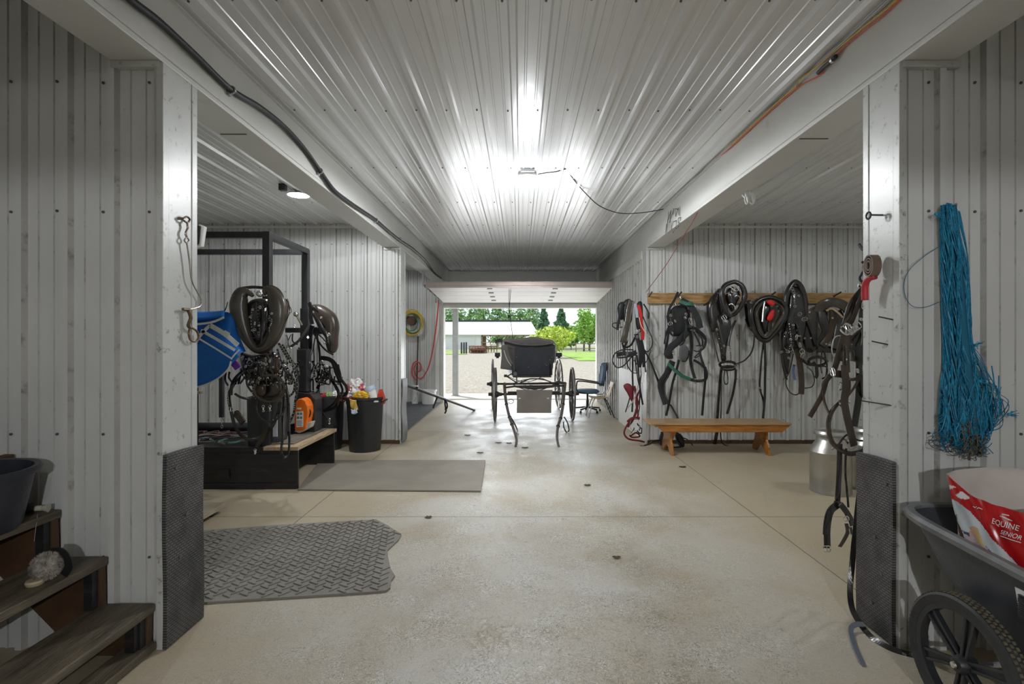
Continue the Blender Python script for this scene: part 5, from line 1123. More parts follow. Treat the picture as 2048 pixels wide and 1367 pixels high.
# --- 6: worn collar pad
h = Tack('collar_pad', 'worn brown-black folded collar pad at the right end of the peg board', 'harness', (830, 290), YH-.02, (1490, 540, 4.556), ymax=7.31)
h.strap([(660, 380), (690, 330), (760, 295), (850, 300), (920, 340), (960, 400)], 80, M_oldl, -.10, 'collar_arch', th=.05)
h.strap([(700, 340), (710, 450), (740, 560), (700, 650), (650, 720)], 80, M_leather, -.06, 'collar_leg', th=.04); h.strap([(800, 360), (800, 470), (760, 600), (700, 690)], 60, M_brownl, -.10, 'collar_leg', th=.04); h.strap([(830, 380), (870, 480), (850, 600), (830, 720)], 90, M_leather, -.08, 'collar_leg', th=.04)
h.strap([(740, 370), (790, 350), (840, 380), (890, 430)], 16, M_tan, -.15, 'worn_edge'); h.strap([(660, 720), (740, 720), (850, 730)], 60, M_leather, -.04, 'lower_pad')
for pts, wd in (([(720, 740), (745, 850), (740, 960), (720, 1000)], 16), ([(700, 740), (690, 860), (700, 940)], 10), ([(640, 760), (700, 800), (760, 830)], 12)): h.strap(pts, wd, M_leather)
for x, y in ((797, 435), (740, 672), (770, 678), (590, 383)): h.buckle(x, y, 12, 12, 0, -.18)
# --- 7: big near harness behind the right pillar
M_hb = mat('dark_brown_harness', (.045, .030, .020), .36, 0, .35, 10, .2, 50, spec=.6)
h = Tack('harness', 'large brown harness with big buckles hanging just behind the near right pillar', 'harness', (480, 60), 3.0, (1600, 480, 3.6), jit=.02)
h.pad([(480, 620), (500, 880), (400, 880), (330, 800), (360, 700), (430, 640)], M_leather, .02, .03, 'housing_pad'); h.pad([(420, 620), (500, 420), (500, 900), (430, 870), (380, 750)], M_leather, .04, .03, 'housing_pad')
for pts, wd, m_ in (([(480, 340), (430, 390), (370, 480), (325, 640)], 60, M_hb), ([(500, 330), (440, 420), (380, 560), (350, 640)], 36, M_brownl), ([(300, 610), (345, 560), (400, 450), (470, 360)], 16, M_leather), ([(480, 420), (450, 520), (440, 640)], 46, M_hb), ([(450, 640), (455, 700), (448, 760)], 18, M_oldl),
    ([(330, 690), (265, 690), (235, 730), (230, 800), (250, 870), (240, 930)], 7, mat('pale_edge', (.5, .47, .43), .4)), ([(318, 680), (290, 780), (262, 880), (240, 940)], 44, M_hb), ([(350, 680), (330, 800), (335, 950)], 50, M_hb), ([(320, 900), (330, 1050), (320, 1160), (345, 1300), (390, 1480)], 50, M_hb),
    ([(235, 960), (190, 1010), (160, 1110), (110, 1200), (70, 1270)], 36, M_brownl), ([(215, 980), (165, 1030), (175, 1160), (212, 1255)], 16, M_hb), ([(250, 960), (320, 975), (340, 1050), (320, 1140)], 50, M_brownl), ([(345, 1000), (395, 1000), (440, 970)], 22, M_hb), ([(335, 1130), (390, 1060), (432, 980)], 16, M_brownl),
    ([(290, 1150), (300, 1190), (345, 1170)], 22, M_hb), ([(425, 880), (425, 1000), (420, 1150), (390, 1340)], 46, M_leather), ([(470, 880), (450, 1000), (450, 1120), (490, 1150)], 12, M_hb), ([(490, 900), (480, 1100), (478, 1350), (482, 1500)], 34, M_leather), ([(330, 760), (335, 860), (330, 960)], 14, M_oldl)): h.strap(pts, wd, m_)
for k in range(3): h.strap([(290-6*k, 1165), (240-10*k, 1230), (213-9*k, 1330), (240-8*k, 1450+4*k), (330, 1520+9*k), (420, 1520+9*k), (490, 1490+8*k)], 16, [M_oldl, M_hb, M_brownl][k], -.02-.02*k, 'rein')
h.strap([(270, 1480), (340, 1400), (420, 1440), (490, 1440)], 14, M_leather, 0, 'rein')
h.collar([(300, 870), (300, 810), (330, 790), (370, 800), (375, 870)], [8, 8, 8, 8, 8], M_oldl, -.06, closed=False, rim=False, name='terret')
for x, y, a, b, r_ in ((335, 640, 70, 70, .8), (348, 625, 36, 40, .2), (410, 615, 50, 50, .6), (235, 948, 32, 56, .15), (290, 1050, 26, 50, -.3), (462, 465, 30, 60, -.2), (322, 1170, 70, 26, 0), (475, 640, 14, 30, 1.3), (440, 570, 20, 16, 0), (415, 940, 14, 26, 0)): h.buckle(x, y, a, b, r_, -.10)
for pts in ([(478, 60), (465, 90), (480, 120)], [(480, 190), (440, 250), (432, 280), (450, 300), (482, 285)], [(420, 330), (450, 320), (480, 335)], [(415, 380), (440, 350), (480, 330)]): h.strap(pts, 18, M_leather, 0)
h.strap([(470, 225), (484, 232)], 18, M_chrome, -.03, 'chrome_fitting'); h.strap([(455, 295), (482, 290)], 20, M_chrome, -.03, 'chrome_fitting'); h.strap([(418, 325), (440, 330)], 24, M_chrome, -.03, 'chrome_fitting')
m = MB(); m.tube([(2.02, YN1-.01, 2.06), (2.03, 2.96, 2.06), (2.05, 3.02, 2.10)], .010, 8); m.build('wall_hook', M_steelblack, h.t)
h.strap([(480, 60), (495, 30), (500, 10)], 14, M_leather, 0)
# straps continuing below
h.c = (1580, 780, 2.33)
for pts, wd, m_ in (([(232, 250), (230, 350), (225, 450), (222, 520)], 24, M_leather), ([(240, 270), (225, 380), (215, 460), (212, 510)], 7, M_oldl), ([(262, 270), (258, 380), (266, 470), (272, 545)], 10, M_leather),
    ([(225, 530), (190, 560), (175, 610), (170, 670)], 34, M_leather), ([(235, 530), (265, 570), (290, 620), (292, 670)], 26, M_leather), ([(205, 525), (235, 530), (262, 570)], 20, M_oldl), ([(172, 660), (174, 735)], 30, M_leather), ([(262, 620), (268, 660), (250, 700), (232, 728)], 16, M_oldl)): h.strap(pts, wd, m_, -.04)
h.buckle(172, 738, 34, 24, 0, -.06); h.buckle(294, 655, 34, 40, .1, -.06); h.buckle(262, 598, 22, 18, .4, -.06)
# --- 8: long strap to the floor
t = thing('long_strap', 'long black strap hanging behind the near right pillar and trailing on the floor', 'strap', (1.95, 2.8, 0))
pts = [P(1733, 880, 2.86), P(1722, 960, 2.85), P(1712, 1050, 2.84), P(1704, 1130, 2.82), P(1700, 1180, 2.78), P(1704, 1215, 2.72)]
fl = []
def flo(px, py, z=.008): Y = (H-z)*F/(py-VY); return Vector(((px-VX)*Y/F, Y, z))
pts += [flo(1716, 1240, .03), flo(1732, 1262, .008), flo(1752, 1280, .008), flo(1790, 1300, .008), flo(1835, 1312, .008)]
m = MB(); m.sweep(catmull(pts, 8), [(-.014, -.003), (.014, -.003), (.014, .003), (-.014, .003)], False, (-.3, -.8, .5)); m.build('strap', M_leather, t)
pts = [flo(1728, 1248, .03), flo(1712, 1248, .03), flo(1702, 1256, .02), flo(1704, 1275, .01), flo(1713, 1300, .008), flo(1726, 1328, .008)]
m = MB(); m.sweep(catmull(pts, 8), [(-.012, -.003), (.012, -.003), (.012, .003), (-.012, .003)], False, (0, -.6, .8)); m.build('strap_tail', mat('bluish_grey_strap', (.16, .18, .22), .5), t)

# ------------------------------------------------------------------ left tack on the frame
h = Tack('horse_collar', 'large worn black horse collar hung on the steel frame over a mass of bridles', 'harness', (610, 180), 4.95, (430, 560, 6.833), jit=.03)
_c = [(515, 215, 22), (450, 165, 52), (375, 190, 92), (328, 290, 116), (325, 400, 120), (348, 520, 108), (390, 640, 86), (440, 760, 60), (500, 865, 42), (560, 925, 32), (620, 935, 30), (680, 908, 36), (745, 838, 54), (805, 730, 78), (848, 600, 100), (862, 460, 114), (850, 330, 120), (820, 225, 108), (770, 150, 74), (710, 130, 44), (672, 205, 20)]
h.collar([(a, b) for a, b, r in _c], [r for a, b, r in _c], M_oldl, -.06, closed=False, depth=.75, n=5)
h.strap([(380, 110), (520, 95), (680, 105)], 40, M_leather, .03, 'cap_strap', th=.03)
mb = MB(); c = h.p(612, 185, -.12); mb.ell(c, (.034, .034, .032), 18, 12); mb.tube([c, c+Vector((0, .14, 0))], .015, 10); mb.build('chrome_ball', M_chrome, h.t, smooth=True)
h.pad([(480, 300), (620, 250), (760, 280), (820, 420), (800, 640), (720, 820), (620, 900), (520, 840), (440, 700), (420, 480)], M_leather, .05, .10, 'bridle_bundle')
for pts, wd, st in (([(520, 360), (500, 480), (500, 620), (540, 740)], 22, True), ([(600, 340), (590, 480), (610, 620), (600, 760)], 24, True), ([(680, 310), (700, 430), (690, 560), (720, 700)], 26, False), ([(740, 370), (760, 450), (740, 520), (770, 600), (740, 720)], 20, True), ([(560, 300), (560, 420), (580, 560), (560, 700)], 30, False), ([(640, 330), (650, 500), (640, 700), (630, 860)], 26, False)): h.strap(pts, wd, M_leather, -.08, studs=st)
h.ring(530, 730, 55, 60, 16, M_leather, -.12, 'bit_ring'); h.ring(700, 545, 28, 38, 12, M_leather, -.12); h.strap([(720, 520), (770, 520), (775, 580), (745, 640), (745, 720)], 14, M_oldl, -.14, 'braided_cord', studs=True)
for x, y, a, b, r_ in ((515, 400, 30, 26, .3), (480, 500, 24, 22, 0), (620, 370, 24, 40, .2), (690, 400, 14, 50, -.4), (775, 455, 26, 24, 0), (530, 680, 60, 24, .2), (600, 620, 26, 22, .5), (545, 590, 16, 40, 0)): h.buckle(x, y, a, b, r_, -.13)
h.pad([(310, 600), (330, 760), (500, 960), (640, 1010), (760, 960), (880, 820), (960, 640), (1000, 460), (1010, 300), (975, 250), (960, 420), (900, 640), (760, 860), (610, 960), (450, 860)], M_brownl, .04, .05, 'collar_back')
h.strap([(175, 300), (150, 380), (120, 440)], 14, M_leather, 0, 'tassel'); h.strap([(150, 480), (150, 560), (135, 640)], 10, M_leather, 0, 'tassel'); h.strap([(1010, 340), (1040, 400), (1035, 450)], 10, M_leather, 0, 'tassel')
h.strap([(960, 260), (1000, 300), (1020, 420), (1000, 490), (940, 640), (880, 740)], 16, M_brownl, -.04)
# bridles hanging under it
h2 = Tack('harness', 'tangled bridles with a braided ring and blinkers hanging under the large collar', 'harness', (560, 1010), 4.98, (430, 560, 6.833), jit=.05)
h2.pad([(360, 1000), (520, 1020), (700, 1000), (860, 1000), (900, 1150), (860, 1350), (640, 1400), (420, 1300)], M_leather, .06, .08, 'bundle')
h2.pad([(640, 1080), (700, 1080), (720, 1180), (690, 1300), (630, 1310), (620, 1180)], M_brownl, -.10, .03, 'blinker'); h2.pad([(810, 1050), (890, 1060), (880, 1180), (890, 1260), (810, 1260), (830, 1160)], M_brownl, -.12, .03, 'blinker')
h2.ring(460, 1130, 60, 70, 20, M_leather, -.08, 'bit_ring'); h2.ring(475, 1130, 36, 36, 10, M_chrome, -.12, 'chrome_ring')
for pts, wd, st in (([(380, 960), (360, 1040), (380, 1090)], 26, True), ([(400, 1080), (520, 1070), (620, 1040)], 12, True), ([(590, 1080), (580, 1200), (570, 1380), (560, 1500)], 30, False), ([(870, 860), (930, 960), (1000, 1080), (1080, 1200), (1120, 1320)], 30, True), ([(920, 880), (990, 1000), (1060, 1110), (1130, 1180), (1150, 1290)], 22, True), ([(850, 940), (900, 1100), (960, 1230), (1000, 1360)], 26, True), ([(1150, 1100), (1110, 1180), (1100, 1300)], 26, True), ([(640, 1330), (760, 1300), (880, 1260)], 40, False), ([(990, 1200), (1010, 1300), (1050, 1380)], 30, True),
    ([(200, 1250), (190, 1330), (240, 1400)], 26, False), ([(540, 1060), (440, 1220), (350, 1300), (320, 1420)], 30, False), ([(980, 750), (1000, 850), (980, 930)], 12, False), ([(790, 980), (800, 1100), (790, 1300)], 28, False), ([(700, 990), (740, 1150), (760, 1380)], 30, False)): h2.strap(pts, wd, M_leather, studs=st)
for k, (x, y) in enumerate(((380, 1050), (700, 1070), (740, 1085), (1010, 1220), (1000, 1300), (960, 1180), (1080, 1250), (1020, 930), (960, 880), (1050, 1150), (890, 1130), (1120, 1210))): h2.buckle(x, y, 26, 36, k*.7, -.13)
h2.c = (380, 740, 5.256)
h2.pad([(700, 110), (960, 100), (980, 240), (900, 310), (760, 300), (700, 220)], M_leather, .04, .06, 'bundle')
for pts, wd, st in (([(560, 0), (470, 130), (410, 260), (430, 420), (480, 600), (560, 700), (680, 725), (800, 660), (880, 560), (930, 430), (950, 330)], 34, False), ([(590, -20), (480, 80), (440, 160), (430, 260)], 34, False), ([(740, 100), (680, 150), (665, 240), (700, 300)], 24, True), ([(470, 245), (540, 285), (640, 300), (720, 260)], 24, False), ([(700, 320), (700, 420), (760, 510), (860, 540), (960, 470), (1000, 380)], 18, False), ([(930, 350), (920, 460), (860, 590), (760, 680), (690, 800)], 16, False), ([(820, 560), (790, 660), (740, 760), (700, 810)], 26, False),
    ([(975, 130), (985, 300), (975, 500), (975, 700), (960, 830), (985, 915), (1030, 880), (1045, 750), (1040, 550), (1035, 360), (1010, 200)], 24, False), ([(1000, 140), (1030, 300), (1035, 470), (1030, 640)], 34, False), ([(1100, 20), (1130, 150), (1110, 300), (1090, 450), (1040, 560)], 22, True), ([(1060, 30), (1100, 130), (1080, 240), (1000, 300)], 20, True), ([(740, 90), (850, 70), (960, 20)], 40, False), ([(380, 0), (370, 100), (400, 160)], 22, False), ([(595, 60), (600, 150), (650, 230)], 20, False), ([(600, 40), (660, 170), (690, 240)], 14, False), ([(480, 150), (500, 60), (590, -10)], 18, False)): h2.strap(pts, wd, M_leather if wd != 40 else M_brownl, studs=st)
h2.ring(835, 190, 160, 140, 30, M_oldl, -.10, 'braided_ring', .04)
h2.pad([(720, 150), (790, 150), (800, 230), (760, 270), (710, 230)], M_brownl, -.06, .04, 'blinker'); h2.pad([(870, 140), (930, 120), (960, 190), (910, 240), (870, 210)], M_oldl, -.06, .04, 'blinker')
_m = MB(); _m.tube([(-2.635, 5.19, 1.27), (-2.61, 4.90, 1.30), (-2.60, 4.86, 1.36)], .013, 8); _m.build('hanging_hook', M_steelblack, h2.t)
h2.buckle(427, 410, 44, 40, 0, -.14); h2.buckle(685, 860, 14, 40, 0, -.14); h2.snap(770, 400, 60); h2.snap(840, 400, 50); h2.snap(685, 850, 30)
h2.ring(385, 190, 10, 14, 4, M_chrome, -.1, 'chain_link')
for k in range(1, 7): h2.ring(388+2*k, 190+26*k, 8, 15, 4, M_chrome, -.1, 'chain_link')
t = None
# hanging black rod with a chain, behind
m = MB(); m.bar(P(443, 742, 5.9), P(443, 834, 5.9), .040, .04, (0, 1, 0)); o = m.build('hanging_bar', M_steelblack); tag(o, 'short black bar hanging behind the harness, chain at its foot', 'bar')
for k in range(4):
    c = P(444, 838+5*k, 5.9); m = MB(); m.tube([c+Vector((.010*math.cos(a)*(1 if k % 2 else .3), .010*math.cos(a)*(.3 if k % 2 else 1), .018*math.sin(a))) for a in [2*PI*q/12 for q in range(12)]], .004, 5, True); m.build('chain_link', M_chrome, o)
# rear collar
h = Tack('horse_collar', 'brown-black padded collar seen side-on, on the rear post of the steel frame', 'harness', (1330, 320), 6.15, (430, 560, 6.833), jit=.03)
h.pad([(1340, 345), (1440, 335), (1560, 390), (1660, 480), (1700, 620), (1690, 780), (1680, 930), (1620, 1000), (1560, 960), (1580, 820), (1560, 680), (1480, 520), (1400, 420)], mat('brown_black_leather', (.045, .032, .024), .33, 0, .3, 8, .2, 30), -.04, .12, 'collar_side')
h.collar([(1340, 370), (1420, 440), (1500, 560), (1560, 700), (1590, 850), (1580, 960)], [34, 42, 48, 46, 38, 20], M_leather, -.12, closed=False, rim=False); h.collar([(1340, 450), (1400, 540), (1460, 660), (1530, 760), (1560, 880)], [20, 34, 38, 34, 16], M_leather, -.16, closed=False, rim=False, name='rim_pad')
h.strap([(1290, 310), (1310, 380), (1310, 500), (1330, 600)], 50, M_leather, -.06, 'hame', th=.03)
h.strap([(1290, 620), (1210, 740), (1130, 840), (1000, 930)], 34, M_oldl, -.10, 'worn_strap'); h.strap([(1330, 620), (1300, 800), (1310, 950), (1240, 1090), (1160, 1110)], 60, M_leather, -.08, 'padded_strap', th=.03); h.strap([(1330, 620), (1330, 900), (1300, 1020), (1220, 1100)], 9, M_galv, -.12, 'pale_edge')
for pts, wd, st in (([(1380, 640), (1400, 800), (1430, 1000), (1430, 1200), (1400, 1340)], 30, False), ([(1350, 720), (1430, 860), (1520, 960), (1620, 1020)], 24, False), ([(1410, 740), (1480, 800), (1520, 870)], 16, True), ([(1430, 1060), (1560, 1080), (1640, 1150), (1690, 1260), (1710, 1400)], 60, False), ([(1390, 700), (1350, 900), (1350, 1150), (1260, 1350)], 16, False), ([(1600, 1120), (1680, 1300), (1740, 1340)], 36, False), ([(1330, 1100), (1400, 1250), (1500, 1350)], 30, True), ([(1450, 1100), (1500, 1250), (1450, 1380)], 26, True), ([(1040, 740), (1000, 830), (1010, 910)], 12, False), ([(1060, 730), (1060, 830), (1130, 880)], 16, False), ([(1140, 920), (1180, 990), (1150, 1080)], 18, False)): h.strap(pts, wd, M_leather, studs=st)
for k, (x, y, a) in enumerate(((1450, 510, 26), (1550, 745, 40), (1250, 1110, 30), (1290, 1130, 24), (1460, 1120, 44), (1500, 860, 26), (1270, 780, 30), (1090, 630, 26), (1620, 1040, 30), (1400, 1170, 24), (1520, 1180, 30))): h.buckle(x, y, a, a*.8, k*.8, -.2)
h.c = (560, 740, 5.12)
for pts, wd, st in (([(500, 0), (530, 100), (590, 200), (600, 300), (560, 380), (440, 415)], 30, False), ([(590, -60), (620, 80), (680, 170), (680, 240), (620, 280)], 30, False), ([(620, 280), (640, 200), (600, 100), (560, 0)], 24, False), ([(340, -20), (290, 100), (300, 190), (350, 240), (400, 200)], 16, False), ([(380, -20), (400, 150), (405, 280), (430, 420), (510, 520)], 12, False), ([(500, 20), (430, 100), (380, 190)], 30, False), ([(560, 60), (560, 160), (610, 230), (680, 230)], 16, False), ([(450, 0), (560, 110), (640, 100)], 20, True), ([(330, 0), (340, 60), (300, 130)], 12, True), ([(600, 240), (560, 330), (470, 400)], 20, False)): h.strap(pts, wd, M_leather, studs=st)
h.snap(505, 520, 50); h.tangle(480, 20, 130, 120, 12, 14, 31, M_leather, True, -.10)

h.c = (560, 740, 5.12); h.tangle(250, 20, 90, 190, 16, 15, 41, M_leather, True, -.16)
h2.c = (430, 560, 6.833); h2.tangle(620, 1230, 190, 200, 16, 17, 42, M_leather, True, -.10); h2.tangle(980, 1180, 110, 230, 13, 17, 43, M_leather, True, -.08); h2.tangle(430, 1280, 110, 150, 7, 20, 44, M_leather, False, -.04)
for k in range(14): h2.buckle(420+k*47, 1060+random.uniform(0, 330), 24, 32, k*.9, -.17)
# ------------------------------------------------------------------ blue blanket on a saddle rack
def blanket():
    Y = 4.75; t = thing('blue_blanket', 'bright blue blanket with white trim hung behind the near left pillar', 'blanket', tuple(P(420, 624, Y)))
    def S(px, py, d=0): return P(px, py, Y+d)
    # top fold and hanging side
    out = [(330, 628), (380, 623), (430, 623), (449, 626), (452, 634), (440, 640), (455, 652), (470, 678), (480, 700), (478, 714), (462, 728), (455, 738), (440, 755), (415, 768), (395, 774), (330, 776)]
    m = MB(); q = [S(x, y) for x, y in out]; n = len(q)
    top = catmull([S(x, y) for x, y in ((330, 628), (390, 622), (448, 625), (462, 664), (479, 703))], 6); bot = catmull([S(x, y) for x, y in ((330, 777), (395, 774), (430, 760), (455, 738), (479, 712))], 6); N_ = len(top)-1
    def fn(u, v):
        a = int(round(u*N_)); p = top[a].lerp(bot[a], v); return p+Vector((0, .02*math.sin(u*9+v*3)*v+.10*(1-v)**3-.03*math.sin(v*PI), 0))
    m.grid(fn, N_, 16, .012, (0, 1, 0)); m.build('blanket_body', M_blue, t, smooth='all')
    m = MB()
    def f2(u, v): return S(330+119*u, 624+(18-12*u*0)*v*(1-.4*u)+2*math.sin(u*5), .02-.10*v)+Vector((0, 0, .01*math.sin(u*6)))
    m.grid(f2, 14, 5, .01, (0, -.3, 1)); m.build('top_fold', M_blue, t, smooth='all')
    Mg = mat('grey_white_webbing', (.62, .63, .60), .6, 0, .12, 10)
    def band(pts, w_, dd=-.045): m = MB(); m.strap([S(x, y, dd) for x, y in pts], w_*Y/F, .004); m.build('white_band', Mg, t)
    band([(385, 649), (412, 646), (430, 642), (448, 634)], 4, -.10)
    band([(390, 672), (430, 696), (462, 716)], 3); band([(420, 650), (450, 668), (476, 690)], 9); band([(402, 660), (440, 682), (470, 700)], 5.5); band([(388, 690), (402, 668), (420, 650)], 6); band([(462, 718), (470, 708), (479, 699)], 3)
    band([(388, 775), (410, 769), (435, 757), (456, 738), (462, 722)], 3, -.03)
    band([(448, 664), (458, 670)], 9, -.05)
    m = MB(); m.strap([S(x, y, .03) for x, y in ((462, 722), (470, 728), (476, 736))], .06, .02); m.build('purple_strap', mat('purple_web', (.10, .02, .22), .6), t)
    m = MB(); m.tube([S(390, 632, .12), S(455, 632, .12)], .02, 8); m.tube([S(392, 632, .12), Vector((S(392, 632, .12).x, Y+.12, .45))], .022, 8); m.build('rack_bar', M_steelblack, t)
    m = MB(); m.bar(P(390, 784, 4.8), P(403, 785, 4.8), .03, .02); m.build('rack_peg', M_tan, t)
blanket()
Yx = 2.86
t = thing('bay_fixture', 'small white and black bracketed light unit behind the near left pillar', 'light', tuple(P(390, 470, Yx)))
m = MB(); m.prism([P(x, y, Yx) for x, y in ((397, 447), (408, 452), (402, 492), (391, 494))], (0, .03, 0), (0, 0, 0)); m.build('white_plate', M_white, t, bevel=.004)
m = MB(); m.prism([P(x, y, Yx-.02) for x, y in ((378, 450), (398, 450), (393, 488), (380, 490))], (0, .05, 0), (0, 0, 0)); m.build('black_body', M_black, t, bevel=.006)
c = P(384, 470, Yx); m = MB(); m.box((c.x-.03, YN1-.01, c.z-.04), (c.x+.01, Yx, c.z+.03)); m.build('bracket', M_steelblack, t)

# ------------------------------------------------------------------ hardware on the near pillars
def pil(px, py, xf): Y = xf*F/(px-VX); return Vector((xf, Y, H-(py-VY)*Y/F))
def left_hook():
    xf = XL+.004; t = thing('hook_and_cable', 'eye bolt with a hanging wire cable and twisted hook on the near left pillar', 'hook', tuple(pil(362, 437, xf)))
    off = Vector((.02, 0, 0))
    M_w = mat('old_wire', (.33, .30, .26), .4, .7, .2, 12); M_r = mat('rusty_hook', (.13, .085, .055), .5, .5, .3, 20)
    def q(x, y, o=.02): return pil(x, y, XL)+Vector((o, 0, 0))
    m = MB(); m.tube([q(356, 437, -.005), q(358, 437, .02)], .007, 8); m.tube(catmull([q(358, 437), q(366, 433), q(372, 439), q(367, 445), q(360, 441)], 5), .005, 8); m.build('eye_bolt', M_r, t, smooth=True)
    m = MB(); m.tube(catmull([q(366, 443), q(368, 455), q(364, 466), q(366, 474)], 5), .006, 8, scales=None); m.build('twisted_link', M_w, t, smooth=True)
    m = MB(); m.tube(catmull([q(366, 474), q(370, 480), q(366, 486), q(361, 480), q(366, 474)], 5), .004, 6); m.tube(catmull([q(366, 486), q(371, 520), q(376, 560), q(388, 585), q(396, 600), q(392, 612), q(378, 617), q(365, 618)], 7), .004, 6); m.build('cable', M_w, t, smooth=True)
    m = MB(); m.tube([q(358, 618), q(372, 619)], .008, 8); m.tube(catmull([q(369, 620, .02), q(372, 635, .025), q(370, 650, .018), q(374, 656)], 5), .009, 8); m.tube(catmull([q(372, 655), q(370, 668), q(374, 680), q(384, 682), q(390, 674), q(386, 662), q(376, 655)], 5), .0055, 8); m.build('twisted_hook', M_r, t, smooth=True)
left_hook()
def right_pillar_bits():
    xf = XR-.004
    def q(x, y, o=.0): return pil(x, y, XR)+Vector((-o, 0, 0))
    M_i = mat('dark_iron', (.06, .055, .05), .5, .6)
    t = thing('eye_bolt', 'dark eye bolt near the top of the near right pillar', 'bolt', tuple(q(1764, 432)))
    m = MB(); c = q(1756, 431, .05); m.tube([c+Vector((.0, .017*math.cos(a), .017*math.sin(a))) for a in [2*PI*k/20 for k in range(20)]], .005, 8, True); m.build('eye', M_i, t, smooth=True)
    m = MB(); m.tube([q(1766, 430, -.01), c+Vector((0, -.015, 0))], .005, 8); m.build('shank', M_i, t)
    t = thing('rolled_strap', 'rolled brown strap hung on a nail on the near right pillar, above a red grip', 'strap', tuple(q(1763, 530)))
    c = q(1764, 531, .05)
    for k, r in enumerate((1, .72, .45)):
        pts = [c+Vector((0, (.034*r)*math.cos(a), .052*r*math.sin(a))) for a in [2*PI*j/24 for j in range(24)]]
        m = MB(); m.sweep(pts, [(-.026, -.004), (.026, -.004), (.026, .004), (-.026, .004)], True, up=(0, .6, 1) if False else (0.001, 0, 0) if False else (1, 0, 0)) if False else None
        # a band wound around an axis pointing out of the pillar
        vs = []; 
        for p in pts:
            d = (p-c).normalized()
            vs += [p+Vector((-.022, 0, 0))-d*.004, p+Vector((.022, 0, 0))-d*.004, p+Vector((.022, 0, 0))+d*.004, p+Vector((-.022, 0, 0))+d*.004]
        fs = []; n = len(pts)
        for i in range(n):
            j = (i+1) % n
            for e in range(4): fs.append((4*i+e, 4*i+(e+1) % 4, 4*j+(e+1) % 4, 4*j+e))
        m.add(vs, fs); m.build('wound_strap', mat('faded_brown', (.15, .105, .075), .65, 0, .25, 12), t, smooth=True)
    m = MB(); m.tube([q(1750, 524, -.01), q(1744, 524, .05)], .004, 8); m.ell(q(1744, 524, .05), (.007, .007, .007), 8, 6); m.build('nail', M_i, t)
    m = MB(); pts = catmull([q(1766, 553, .04), q(1756, 558, .05), q(1749, 572, .05), q(1747, 600, .045)], 6)
    m.tube(pts, .017, 12, scales=[(1, .8)]*len(pts)); tag(m.build('red_grip', mat('dull_red', (.45, .03, .04), .5, 0, .15, 12), smooth='all'), 'curved red grip hanging under the rolled strap on the near right pillar', 'grip')
    for k, (a, b, lb) in enumerate((((1771, 633), (1793, 641), 'upper dark nail in the near right pillar below the red grip'), ((1757, 682), (1779, 690), 'middle dark nail in the near right pillar'), ((1737, 801), (1790, 812), 'long dark nail low on the near right pillar'))):
        m = MB(); m.tube([q(b[0], b[1], -.008), q(a[0], a[1], .035)], .0035, 7); tag(m.build('nail', M_i), lb, 'nail')
right_pillar_bits()

